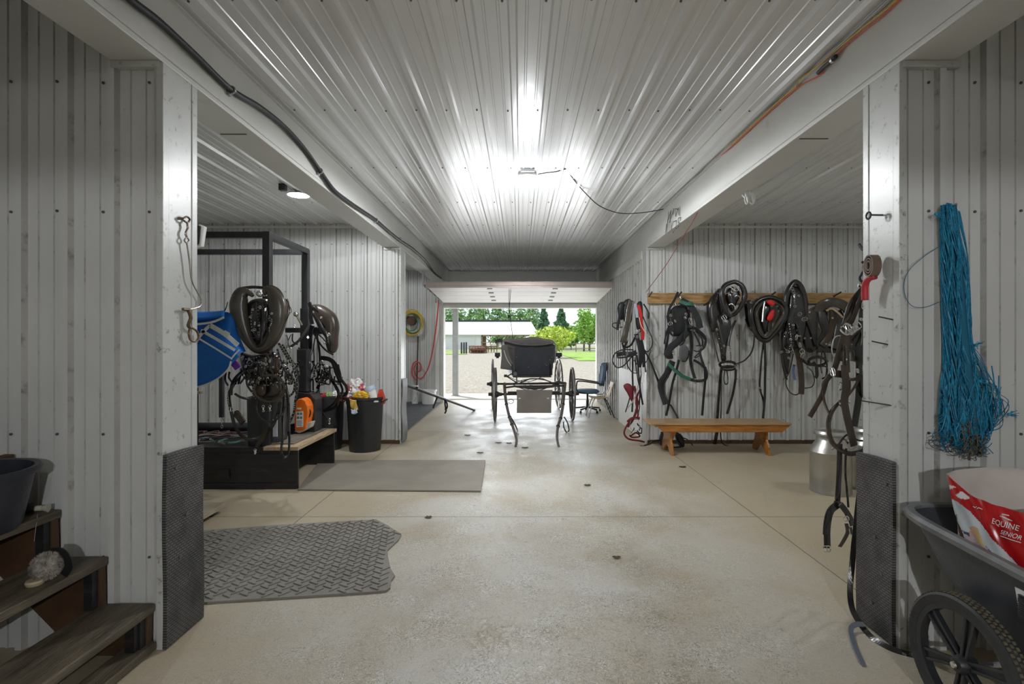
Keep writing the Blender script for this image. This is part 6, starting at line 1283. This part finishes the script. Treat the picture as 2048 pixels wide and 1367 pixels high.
# ------------------------------------------------------------------ blue twine bundle on the near right wall
def twine():
    Y = YN0-.02; t = thing('blue_twine_bundle', 'long hank of blue baling twine hanging on the near right wall', 'twine', tuple(P(1900, 412, Y))); rnd = random.Random(5)
    M_t2 = mat('blue_twine_light', (.015, .25, .42), .5, 0, .3, 60)
    edgeL = [(405, 1880), (430, 1876), (500, 1880), (600, 1882), (700, 1885), (800, 1877), (850, 1876), (885, 1885)]
    edgeR = [(405, 1915), (430, 1922), (500, 1935), (600, 1942), (700, 1950), (800, 1985), (850, 1990), (885, 1960)]
    def ed(e, y):
        for (a, b), (c, d) in zip(e, e[1:]):
            if y <= c: return b+(d-b)*(y-a)/(c-a)
        return e[-1][1]
    def strand(r, m_, yend, u0, loop=True):
        pts = []; n = 11; ys = 406+18*abs(2*u0-1)**2+rnd.uniform(-1, 3)
        for k in range(n):
            y = ys+(yend-ys)*k/(n-1); u = min(.98, max(.02, u0+.13*math.sin(k*.9+u0*20)+rnd.uniform(-.05, .05)))
            x = ed(edgeL, y)+(ed(edgeR, y)-ed(edgeL, y))*u; d = .015+.05*math.sin(PI*u)*rnd.uniform(.3, 1)
            pts.append(P(x, y, Y-d))
        if loop:
            x0 = (VX+pts[-1].x/pts[-1].y*F); pts.append(P(x0+rnd.uniform(-4, 4), yend+8, Y-.03)); pts.append(P(x0+rnd.uniform(6, 20), yend-4, Y-.05)); pts.append(P(x0+rnd.uniform(4, 18), yend-50, Y-.05))
        m = MB(); m.tube(catmull(pts, 4), r, 4); return m
    big = MB()
    for i in range(120):
        q = strand(.0020, None, rnd.uniform(820, 885), rnd.random()); big.add(q.v, q.f)
    o = big.build('twine_strands', M_twine, t); o['kind'] = 'stuff'
    for i in range(34):
        strand(.0026, None, rnd.uniform(760, 888), rnd.random()).build('loose_strand', M_t2, t)
    # inner dark core
    core = MB(); core.tube(catmull([P(1898, 412, Y-.02), P(1905, 520, Y-.02), P(1912, 650, Y-.02), P(1920, 760, Y-.02), P(1925, 850, Y-.02)], 5), .05, 10, scales=[(.55+.6*i/20, .35) for i in range(21)]); core.build('twine_core', mat('twine_shade', (.008, .12, .20), .8), t, smooth='all')
    for i in range(13):   # loops bowing out to the right
        a = rnd.uniform(690, 760); x1 = rnd.uniform(1985, 2018); yb = rnd.uniform(790, 850)
        m = MB(); m.tube(catmull([P(rnd.uniform(1925, 1950), a, Y-.04), P(x1-22, a+40, Y-.04), P(x1, yb, Y-.03), P(x1-30, yb+32, Y-.03), P(rnd.uniform(1900, 1950), yb+rnd.uniform(20, 45), Y-.04)], 7), .0019, 4); m.build('loose_strand', M_twine, t)
    m = MB(); m.tube(catmull([P(1880, 492, Y-.02), P(1845, 515, Y-.02), P(1815, 545, Y-.015), P(1808, 580, Y-.015), P(1822, 610, Y-.015), P(1850, 614, Y-.015), P(1880, 603, Y-.02), P(1905, 593, Y-.04)], 8), .0016, 5); m.build('loose_strand', mat('twine_shade', (.008, .12, .20)), t)
    fr = MB(); gr = MB()
    for i in range(60):
        c = (rnd.uniform(1868, 1975), rnd.uniform(868, 905)); r1 = rnd.uniform(4, 16); pts = [P(c[0]+r1*math.cos(k*1.1+i), c[1]+r1*.7*math.sin(k*1.3+i), Y-rnd.uniform(.01, .06)) for k in range(5)]
        (fr if i % 3 else gr).tube(catmull(pts, 4), .0018, 4)
    for i in range(70):
        c = (rnd.uniform(1925, 1962), rnd.uniform(845, 905)); pts = [P(c[0]+rnd.uniform(-12, 12), c[1]+rnd.uniform(-12, 20), Y-rnd.uniform(.01, .07)) for k in range(4)]; gr.tube(catmull(pts, 3), .0018, 4)
    o = fr.build('frayed_ends', M_twine, t); o['kind'] = 'stuff'; o = gr.build('chaff', mat('chaff', (.14, .12, .08), .9, 0, .4, 40), t); o['kind'] = 'stuff'
    for x, y in ((1952, 690), (1960, 762), (2018, 828), (1872, 428)):
        m = MB(); c = P(x, y, Y-.05)
        for k in range(14): d = Vector((rnd.uniform(-.01, .045), rnd.uniform(-.01, .01), rnd.uniform(-.02, .02))); m.tube([c, c+d], .0014, 4)
        m.ell(c, (.008, .008, .008), 8, 6); m.build('knot', M_t2, t)
    m = MB(); m.tube([P(1912, 412, YN0+.01), P(1912, 408, YN0-.07)], .005, 6); m.build('nail', M_dkscrew, t)
twine()

# ------------------------------------------------------------------ garden cart and feed bag
def cart():
    t = thing('garden_cart', 'black plastic two-wheeled cart by the near right wall holding a feed bag', 'cart', (2.1, 1.7, 0))
    M_c = mat('charcoal_plastic', (.040, .043, .052), .42, 0, .12, 7, .10, 60, dirt=(.10, .105, .12), dscale=12, dlow=.60, dhigh=.75)
    M_rim = mat('worn_grey_rim', (.13, .135, .14), .38, 0, .3, 14, .15, 30)
    def ringp(xc, yc, hx, hy, zf, n=56, e=.28):
        out = []
        for k in range(n):
            a = 2*PI*k/n; ca, sa = math.cos(a), math.sin(a); x = xc+hx*math.copysign(abs(ca)**e, ca); y = yc+hy*math.copysign(abs(sa)**e, sa); out.append(Vector((x, y, zf(y))))
        return out
    def rimz(y): return .705+(y-1.75)*.055
    levels = [ringp(2.15, 1.61, .29, .36, lambda y: .30), ringp(2.15, 1.61, .30, .39, lambda y: .315), ringp(2.15, 1.655, .345, .56, lambda y: .52), ringp(2.15, 1.68, .375, .665, lambda y: rimz(y)-.03), ringp(2.15, 1.68, .38, .67, rimz)]
    inner = [[v+(Vector((2.15, 1.66, v.z))-v).normalized()*.012+Vector((0, 0, .004 if i == 4 else .012)) for v in lv] for i, lv in enumerate(levels)]
    m = MB(); allr = levels+inner[::-1]; n = 56; vs = [v for lv in allr for v in lv]; fs = []
    for i in range(len(allr)-1):
        for q in range(n): fs.append((i*n+q, i*n+(q+1) % n, (i+1)*n+(q+1) % n, (i+1)*n+q))
    fs.append(tuple(range(n-1, -1, -1))); fs.append(tuple(range((len(allr)-1)*n, len(allr)*n))); m.add(vs, fs); m.build('tub', M_c, t, smooth=True)
    m = MB(); m.sweep(ringp(2.15, 1.68, .392, .682, rimz), [(-.022, -.012), (.020, -.018), (.026, .004), (.012, .016), (-.016, .014)], True, (0, 0, 1)); m.build('rolled_rim', M_rim, t, smooth=True)
    # barcode label
    m = MB(); m.grid(lambda u, v: (1.789+.02*v-.006, 1.800-.10*u, .635-.115*v), 4, 4, .002, (-1, 0, 0)); s = m.build('barcode_label', M_white, t)
    m = MB(); rnd = random.Random(2); z = .617
    while z > .535: hgt = rnd.choice((.0015, .003, .004)); m.box((1.776, 1.70, z-hgt), (1.806-(z-.52)*.17, 1.785, z)); z -= hgt+rnd.choice((.0015, .0025))
    m.build('barcode', M_black, s)
    # wheels
    def wheel(xc, sgn):
        yc, R_ = 1.95, .257; m = MB(); Mt = mat('tyre_rubber', (.028, .028, .030), .6, 0, .2, 20)
        m.lathe([(R_-.040, -.020), (R_-.012, -.027), (R_-.002, -.020), (R_, 0), (R_-.002, .020), (R_-.012, .027), (R_-.040, .020), (R_-.047, 0), (R_-.040, -.020)], (xc, yc, R_), 72, 'x'); w_ = m.build('wheel', Mt, t, smooth=True)
        m = MB()
        for k in range(84):
            for r_, off in ((0, -.012), (1, .004), (0, .019)):
                a = 2*PI*(k+.5*r_)/84; c = Vector((xc+off, yc+R_*math.cos(a), R_+(R_)*math.sin(a))); tn = Vector((0, -math.sin(a), math.cos(a)))*.006; nm = Vector((0, math.cos(a), math.sin(a))); sx = Vector((.0055, 0, 0))
                if c.z < .003: continue
                b0 = [c-tn-sx, c-tn+sx, c+tn+sx, c+tn-sx]; b1 = [v+nm*.003 for v in b0]; m.add(b0+b1, [(4, 5, 6, 7), (0, 1, 5, 4), (1, 2, 6, 5), (2, 3, 7, 6), (3, 0, 4, 7)])
        o = m.build('tread_lugs', mat('muddy_lug', (.10, .085, .055), .8, 0, .4, 60), w_); o['kind'] = 'stuff'
        m = MB(); m.lathe([(R_-.062, -.017), (R_-.040, -.019), (R_-.038, .019), (R_-.062, .017), (R_-.062, -.017)], (xc, yc, R_), 64, 'x'); m.build('rim', M_black, w_, smooth=True)
        m = MB(); m.lathe([(0, -.042), (.012, -.042), (.013, -.036), (.026, -.035), (.034, -.02), (.036, .02), (.03, .035), (0, .036)], (xc, yc, R_), 24, 'x'); m.build('hub', M_black, w_, smooth=True)
        m = MB(); m.lathe([(0, -.050), (.011, -.048), (.013, -.042)], (xc, yc, R_), 14, 'x'); m.build('axle_cap', M_chrome, w_, smooth=True)
        for k in range(6):
            a = R(-20+60*k); d = Vector((0, math.cos(a), math.sin(a))); pr_ = Vector((0, -math.sin(a), math.cos(a))); c = Vector((xc, yc, R_)); m = MB()
            for s2 in (-1, 1): m.sweep([c+d*.02+pr_*s2*.010, c+d*(R_-.055)+pr_*s2*.019], [(-.006, -.012), (.006, -.012), (.004, .012), (-.004, .012)], False, (1, 0, 0))
            m.sweep([c+d*.02, c+d*(R_-.055)], [(-.012, -.003), (.012, -.003), (.012, .003), (-.012, .003)], False, (1, 0, 0), [1, 1.5]); m.build('spoke', M_black, w_, bevel=.002)
    wheel(1.734, -1); wheel(2.566, 1)
    m = MB(); m.tube([(1.73, 1.95, .257), (2.57, 1.95, .257)], .010, 8); m.box((1.90, 1.90, .27), (1.94, 2.0, .30)); m.box((2.36, 1.90, .27), (2.40, 2.0, .30)); m.build('axle', M_galv, t)
    m = MB()
    for x in (1.90, 2.40): m.tube(catmull([(x, 1.3, .31), (x, 1.22, .12), (x, 1.20, .012), (x, 1.14, .012)], 5), .012, 8)
    m.tube([(1.90, 1.17, .012), (2.40, 1.17, .012)], .012, 8); m.build('rest_leg', M_steelblack, t)
    m = MB(); m.tube(catmull([(1.84, 1.4, .5), (1.83, .95, .80), (1.86, .82, .86), (2.44, .82, .86), (2.47, .95, .80), (2.46, 1.4, .5)], 7), .014, 10); m.build('push_handle', M_steelblack, t, smooth=True)
cart()
def feed_bag():
    t = thing('feed_bag', 'open white and red horse feed bag standing in the black cart', 'bag', (2.15, 2.0, .35))
    M_film = mat('bag_white', (.66, .65, .64), .30, 0, .06, 5, .25, 7); M_rd = mat('bag_red', (.42, .008, .010), .26, 0, .22, 4, .25, 7)
    M_in = mat('bag_paper_inside', (.60, .54, .50), .7, 0, .10, 5, .35, 6); M_brn = mat('bag_print_brown', (.07, .03, .022), .35); M_skin = mat('bag_print_skin', (.62, .36, .24), .35); M_bl = mat('bag_print_blond', (.58, .42, .20), .35, 0, .25, 18); M_pk = mat('bag_print_pink', (.50, .40, .42), .35, 0, .12, 8); M_gy = mat('bag_print_sky', (.50, .54, .55), .35, 0, .06, 5); M_nv = mat('bag_print_navy', (.05, .07, .14), .35)
    # front mouth edge, left corner to right corner
    T = [(1.878, 2.20, .935), (1.90, 2.12, .875), (1.928, 2.06, .855), (1.95, 2.00, .85), (1.985, 1.93, .848), (2.03, 1.86, .875), (2.09, 1.77, .905), (2.16, 1.68, .92)]
    B = [(1.905, 2.10, .42), (1.915, 2.04, .42), (1.93, 1.99, .42), (1.945, 1.94, .42), (1.97, 1.88, .42), (2.01, 1.80, .42), (2.07, 1.71, .42), (2.14, 1.62, .42)]
    top = [Vector(p) for p in catmull(T, 14)]; bot = [Vector(p) for p in catmull(B, 14)]; NU = len(top)-1; NV = 60
    nrm = Vector((-.80, -.60, 0))
    def S(u, v, off=0):
        f_ = u*NU; i = min(int(f_), NU-1); w_ = f_-i; a = top[i].lerp(top[i+1], w_); b = bot[i].lerp(bot[i+1], w_); p = a.lerp(b, v)
        return p+nrm*(.030*math.sin(v*PI)*min(1, u*4)+.006*math.sin(u*21+v*9)*math.sin(v*8)+.004*math.sin(u*43-v*17)+off)
    def px(p): return VX+p.x/p.y*F, VY+(H-p.z)/p.y*F
    def inpoly(x, y, pl):
        c = False; j = len(pl)-1
        for i in range(len(pl)):
            if (pl[i][1] > y) != (pl[j][1] > y) and x < (pl[j][0]-pl[i][0])*(y-pl[i][1])/(pl[j][1]-pl[i][1])+pl[i][0]: c = not c
            j = i
        return c
    zp = lambda L_: [(1840+x/5.26, 920+y/5.26) for x, y in L_]
    white_area = zp([(240, 330), (280, 375), (400, 440), (520, 530), (640, 660), (760, 830), (900, 960), (1094, 1170), (1094, 1800), (-400, 1800)])
    arts = [(M_pk, zp([(470, 790), (530, 780), (640, 900), (690, 910), (760, 1000), (830, 1110), (600, 1010), (490, 920)])), (M_bl, zp([(520, 700), (560, 690), (610, 720), (640, 800), (680, 900), (650, 910), (600, 860), (560, 780), (530, 740)])), (M_skin, zp([(515, 745), (550, 700), (580, 740), (600, 850), (560, 800), (525, 780)])),
        (M_nv, zp([(440, 735), (520, 765), (525, 800), (470, 775)])), (M_brn, zp([(350, 600), (385, 565), (392, 640), (440, 740), (480, 850), (520, 930), (440, 900), (400, 860), (370, 680)])), (M_rd, zp([(870, 1080), (990, 1140), (960, 1180), (895, 1140)])), (M_rd, zp([(1020, 1180), (1094, 1200), (1094, 1280), (1040, 1220)])), (M_nv, zp([(690, 900), (760, 970), (830, 1100), (810, 1095), (745, 990)])), (M_film, zp([(375, 700), (400, 720), (440, 850), (480, 910), (430, 880), (390, 800)]))]
    glare = [zp([(270, 250), (385, 280), (300, 310), (268, 320)]), zp([(375, 370), (440, 320), (530, 400), (470, 410), (400, 395)])]
    mats = [M_rd, M_gy, M_pk, M_bl, M_skin, M_nv, M_brn, M_film]; mi = {m.name: i for i, m in enumerate(mats)}
    NUu = 150; NVv = 120; m = MB(); vs = [S(i/NUu, j/NVv) for i in range(NUu+1) for j in range(NVv+1)]; W = NVv+1
    fs = []; mm = []
    for i in range(NUu):
        for j in range(NVv):
            fs.append((i*W+j, (i+1)*W+j, (i+1)*W+j+1, i*W+j+1)); x, y = px(S((i+.5)/NUu, (j+.5)/NVv)); k = 0
            if inpoly(x, y, white_area): k = mi[M_gy.name]
            for am, pl in arts:
                if inpoly(x, y, pl): k = mi[am.name]; 
            if any(inpoly(x, y, g_) for g_ in glare): k = mi[M_film.name]
            mm.append(k)
    m.v = [tuple(v) for v in vs]; m.f = fs; m.mi = mm; m.build('printed_front', mats, t, smooth='all')
    # back wall of the bag, seen from inside
    bt_ = [(1.878, 2.20, .935), (1.97, 2.245, .940), (2.08, 2.27, .945), (2.2, 2.27, .945), (2.33, 2.22, .94), (2.42, 2.08, .94), (2.43, 1.9, .93), (2.33, 1.74, .925), (2.16, 1.68, .92)]
    bb_ = [(1.905, 2.10, .42), (1.98, 2.12, .42), (2.08, 2.13, .42), (2.2, 2.13, .42), (2.30, 2.09, .42), (2.37, 2.0, .42), (2.38, 1.86, .42), (2.30, 1.70, .42), (2.14, 1.62, .42)]
    q0 = catmull(bt_, 8); q1 = catmull(bb_, 8); n_ = len(q0)-1
    def fb(u, v): i = int(round(u*n_)); p = q0[i].lerp(q1[i], v); return p+Vector((.005*math.sin(u*30+v*8), .006*math.sin(u*22+v*14), 0))
    m = MB(); m.grid(fb, n_, 16, .003, (0, 0.3, 0)); m.build('paper_liner', M_in, t, smooth='all')
    # feed level inside
    m = MB(); ring = [S(u/20, .60, -.01) for u in range(21)]+[fb(1-u/16, .60) for u in range(17)]; c = sum(ring, Vector())/len(ring); m.add(ring+[c+Vector((0, 0, .03))], [(i, (i+1) % len(ring), len(ring)) for i in range(len(ring))]); o = m.build('feed_grain', mat('feed_pellets', (.25, .16, .08), .9, 0, .4, 60, .8, 80), t); o['kind'] = 'stuff'
    # printed words: flat glyph meshes wrapped on the front
    def solve(x, y):
        best = None
        for i in range(0, 61):
            for j in range(0, 51):
                a, b = px(S(i/60*.9, j/50)); d_ = (a-x)**2+(b-y)**2
                if best is None or d_ < best[0]: best = (d_, i/60*.9, j/50)
        return best[1], best[2]
    def text(body, p0, p1, hpx, name, size=1.0):
        cu = bpy.data.curves.new(name, 'FONT'); cu.body = body; ob = bpy.data.objects.new(name, cu); COL.objects.link(ob); bpy.context.view_layer.update()
        dg = bpy.context.evaluated_depsgraph_get(); me = bpy.data.meshes.new_from_object(ob.evaluated_get(dg)); bpy.data.objects.remove(ob)
        xs = [v.co.x for v in me.vertices]; ys = [v.co.y for v in me.vertices]; x0, x1, y0, y1 = min(xs), max(xs), min(ys), max(ys)
        ua, va = solve(*p0); ub, vb = solve(*p1); uc, vc = solve(p0[0], p0[1]-hpx)
        for v in me.vertices:
            s_ = (v.co.x-x0)/(x1-x0); h_ = (v.co.y-y0)/(y1-y0); u = ua+(ub-ua)*s_+(uc-ua)*h_; w_ = va+(vb-va)*s_+(vc-va)*h_; v.co = S(u, w_, .0035)
        me.materials.append(M_white); o = bpy.data.objects.new(name, me); COL.objects.link(o); o.parent = t; o.matrix_parent_inverse = Matrix.Translation(-Vector(t['_world']))
    text('EQUINE', (1985, 1046), (2035, 1064), 9, 'printed_word')
    text('SENIOR', (2002, 1067), (2041, 1082), 9, 'printed_word')
    def pline(a, b, w_=.0016): m = MB(); ua, va = solve(*a); ub, vb = solve(*b); m.tube([S(ua+(ub-ua)*k/8, va+(vb-va)*k/8, .004) for k in range(9)], w_, 4); m.build('printed_line', M_white, t)
    pline((2001, 1071), (2042, 1086)); pline((2001, 1029), (2021, 1038)); pline((2003, 1033), (2022, 1041)); pline((2005, 1027), (2018, 1031), .002)
    for k in range(7): pline((1947+k*3.6, 1012.5+k*1.1), (1949+k*3.6, 1013+k*1.1), .0016)
feed_bag()

# ------------------------------------------------------------------ wires along the beams
def wire(name, label, pts, r, m_, cat='cable', n=8):
    m = MB(); m.tube(catmull(pts, n), r, 8); return tag(m.build(name, m_, smooth='all'), label, cat)
def bf(px, py, xf):
    Y = xf*F/(px-VX); return Vector((xf, Y, H-(py-VY)*Y/F))
xl = XL+.03
t = thing('black_conduit', 'thick black cable clipped in swags along the left beam', 'cable', tuple(bf(463, 180, xl)))
m = MB(); m.tube(catmull([bf(x, y, xl) for x, y in ((180, -75), (262, 0), (320, 45), (390, 110), (463, 180), (520, 215), (570, 255), (610, 300), (640, 342), (668, 380), (700, 405), (730, 425), (752, 440), (775, 460), (800, 480), (825, 497), (850, 520), (868, 545), (882, 556))], 6), .019, 10); m.build('cable', M_nylon, t, smooth='all')
for x, y in ((463, 180), (640, 342), (752, 440), (800, 478)):
    c = bf(x, y, xl); m = MB(); m.tube([c+Vector((.022*math.cos(a), 0, .022*math.sin(a))) for a in [2*PI*k/14 for k in range(14)]], .006, 6, True); m.box((c.x-.03, c.y-.012, c.z-.035), (c.x-.005, c.y+.012, c.z-.01)); m.build('clip', M_galv, t)
xr = XR-.016
wire('orange_extension_cable', 'orange extension cord running along the top of the right beam', [bf(x, y, xr) for x, y in ((1860, -50), (1795, 4), (1760, 36), (1700, 84), (1655, 128), (1640, 150), (1600, 172), (1560, 205), (1520, 240), (1470, 287), (1432, 318))], .0045, mat('orange_cord_m', (.70, .12, .05), .5))
wire('yellow_extension_cable', 'yellow cord lying beside the orange one on the right beam', [bf(x, y, xr-.006) for x, y in ((1840, -40), (1775, 16), (1735, 48), (1690, 85), (1650, 120), (1600, 160), (1590, 176), (1560, 200), (1500, 255), (1460, 292))], .004, mat('yellow_cord_m', (.72, .46, .05), .5))
wire('thin_cable', 'thin grey cord above the orange one on the right beam', [bf(x, y, xr) for x, y in ((1830, -45), (1760, 20), (1700, 68), (1640, 118), (1588, 172), (1520, 230), (1440, 300), (1400, 345), (1360, 385), (1332, 412))], .003, mat('pale_cord', (.5, .45, .38), .5))
t = thing('cord_joint', 'black plug joint wrapped with tape where the cords meet on the right beam', 'plug', tuple(bf(1652, 130, xr)))
m = MB(); m.tube(catmull([bf(1672, 112, xr-.015), bf(1660, 124, xr-.015), bf(1648, 134, xr-.015), bf(1636, 146, xr-.015)], 4), .013, 8); m.build('plug', M_black, t, smooth='all')
m = MB(); m.tube([bf(1667, 119, xr-.016), bf(1663, 122, xr-.016)], .015, 8); m.build('tape_glint', M_chrome, t)
pr_ = bf(1432, 318, xr)
wire('red_drop_cord', 'thin red cord dropping from the right beam to the peg board corner', [pr_, P(1424, 340, 4.95), P(1400, 415, 5.3), P(1362, 480, 5.9), P(1335, 525, 6.5), P(1310, 560, 7.0), P(1292, 584, 7.3)], .0045, mat('red_cord_m', (.28, .07, .05), .5))
Yl = 5.17
wire('lamp_cord', 'black lamp cord drooping from the round ceiling lamp to the right beam', [P(1076, 348, Yl-.06), P(1095, 345, Yl-.10), P(1112, 343, Yl-.14), P(1130, 338, Yl-.12), P(1134, 340, Yl-.05), P(1150, 362, Yl+.25), P(1170, 385, Yl+.6), P(1200, 412, Yl+.9), P(1240, 426, Yl+1.1), P(1285, 425, Yl+1.2), P(1327, 418, Yl+1.2)], .0055, M_nylon)
# white twine tuft under the right beam
t = thing('white_twine_tuft', 'tuft of white string dangling beside the right beam', 'twine', tuple(P(1499, 380, 4.6))); rnd = random.Random(3)
for k in range(9):
    m = MB(); x = 1491+rnd.uniform(0, 14); m.tube(catmull([P(1499, 379, 4.6), P(x, 385, 4.58), P(x+rnd.uniform(-3, 3), 398, 4.6+rnd.uniform(-.03, .03)), P(x+rnd.uniform(0, 6), 410-rnd.uniform(0, 6), 4.6), P(x+5, 394, 4.6), P(1500, 380, 4.6)], 5), .004, 5); m.build('string_loop', M_white, t)
m = MB(); m.tube([P(1484, 390, 4.62), P(1490, 396, 4.6)], .004, 5); m.tube([P(1499, 379, 4.6), Vector((BR-.01, 4.6, ZB+.08))], .003, 5); m.build('string_end', M_white, t)
# dark lettering scrawled on the right beam, slits in the beam soffits
M_ink = mat('marker_ink', (.09, .085, .08), .6)
def ink(pl):
    m = MB()
    for a, b in pl: m.bar(bf(*a, XR-.011), bf(*b, XR-.011), .010, .002, (1, 0, 0))
    return m
f_ = lambda L_: [((1290+a/11.39, 380+b/11.39), (1290+c/11.39, 380+d_/11.39)) for a, b, c, d_ in L_]
rows_ = f_([(540, 490, 510, 740), (510, 740, 590, 460), (590, 460, 560, 700), (560, 700, 660, 420), (650, 420, 640, 560), (690, 420, 700, 600), (700, 420, 740, 440), (700, 600, 760, 400), (760, 400, 770, 570), (795, 370, 795, 590)])+f_([(490, 760, 465, 1000), (465, 1000, 500, 770), (520, 730, 505, 970), (545, 740, 575, 700), (545, 720, 545, 970), (590, 700, 585, 960), (640, 700, 600, 850), (600, 850, 640, 970), (640, 970, 670, 900), (650, 720, 720, 690), (720, 690, 700, 880), (700, 880, 730, 860), (760, 640, 750, 850), (760, 720, 795, 760), (795, 760, 755, 850), (760, 640, 815, 620), (815, 620, 800, 700)])
tag(ink(rows_).build('beam_lettering', M_ink), 'two short rows of dark handwritten letters on the right beam face', 'lettering')
for a, b, lb in (((441, 268), (493, 269), 'thin dark slit in the underside of the left beam'), ((1599, 277), (1656, 278), 'thin dark slit in the underside of the right beam')):
    Y = (ZB-H)*F/(VY-a[1]); m = MB(); x0, x1 = (a[0]-VX)*Y/F, (b[0]-VX)*Y/F; m.box((x0, Y-.006, ZB-.003), (x1, Y+.006, ZB+.001)); o = m.build('trim_seam', M_dkscrew); o['kind'] = 'structure'
# floor litter
rnd = random.Random(12)
lit = [(1233, 1114, 'brown curled leaf on the open concrete right of centre'), (935, 870, 'dark leaf scrap on the floor left of the buggy shafts'), (997, 885, 'dark leaf scrap on the floor just left of the shaft tips'), (1018, 886, 'dark leaf scrap between the left shaft tip and the mat'), (1050, 895, 'dark leaf scrap between the two buggy shaft tips'), (960, 905, 'dark scrap on the floor behind the stall mat edge'), (857, 1004+30, 'small clump of dirt on the cross joint in the floor'), (1175, 970, 'small dark scrap on the floor in mid aisle'), (1365, 933, 'small brown scrap near the right floor joint')]
for px, py, lb in lit:
    c = flo(px, py, .004); s = .022*c.y/3+.012; m = MB(); m.grid(lambda u, v: (c.x+s*(u-.5)*(1-.5*abs(v-.5)*2)*1.6, c.y+s*(v-.5), .003+.012*abs(u-.5)*abs(math.sin(v*5+px))+.002), 5, 4, .0015); tag(m.build('leaf', mat('dead_leaf', (.07, .055, .03), .8)), lb, 'leaf')
m = MB()
for i in range(1500):
    px = rnd.gauss(1050, 330); py = 900+467*rnd.random()**1.2
    if not (420 < px < 1700): continue
    c = flo(px, py, .002); a = rnd.random()*PI; l_ = rnd.uniform(.006, .028); d_ = Vector((math.cos(a), math.sin(a), 0))*l_/2; w_ = Vector((-d_.y, d_.x, 0)).normalized()*.0009
    m.add([c-d_-w_, c-d_+w_, c+d_+w_+Vector((0, 0, .002)), c+d_-w_+Vector((0, 0, .002))], [(0, 1, 2, 3)])
o = m.build('straw_bits', mat('straw', (.36, .30, .18), .8, 0, .6, 3)); tag(o, 'fine straw and hay bits scattered over the concrete floor', 'straw', kind='stuff')

for o in bpy.data.objects:
    if '_world' in o: del o['_world']
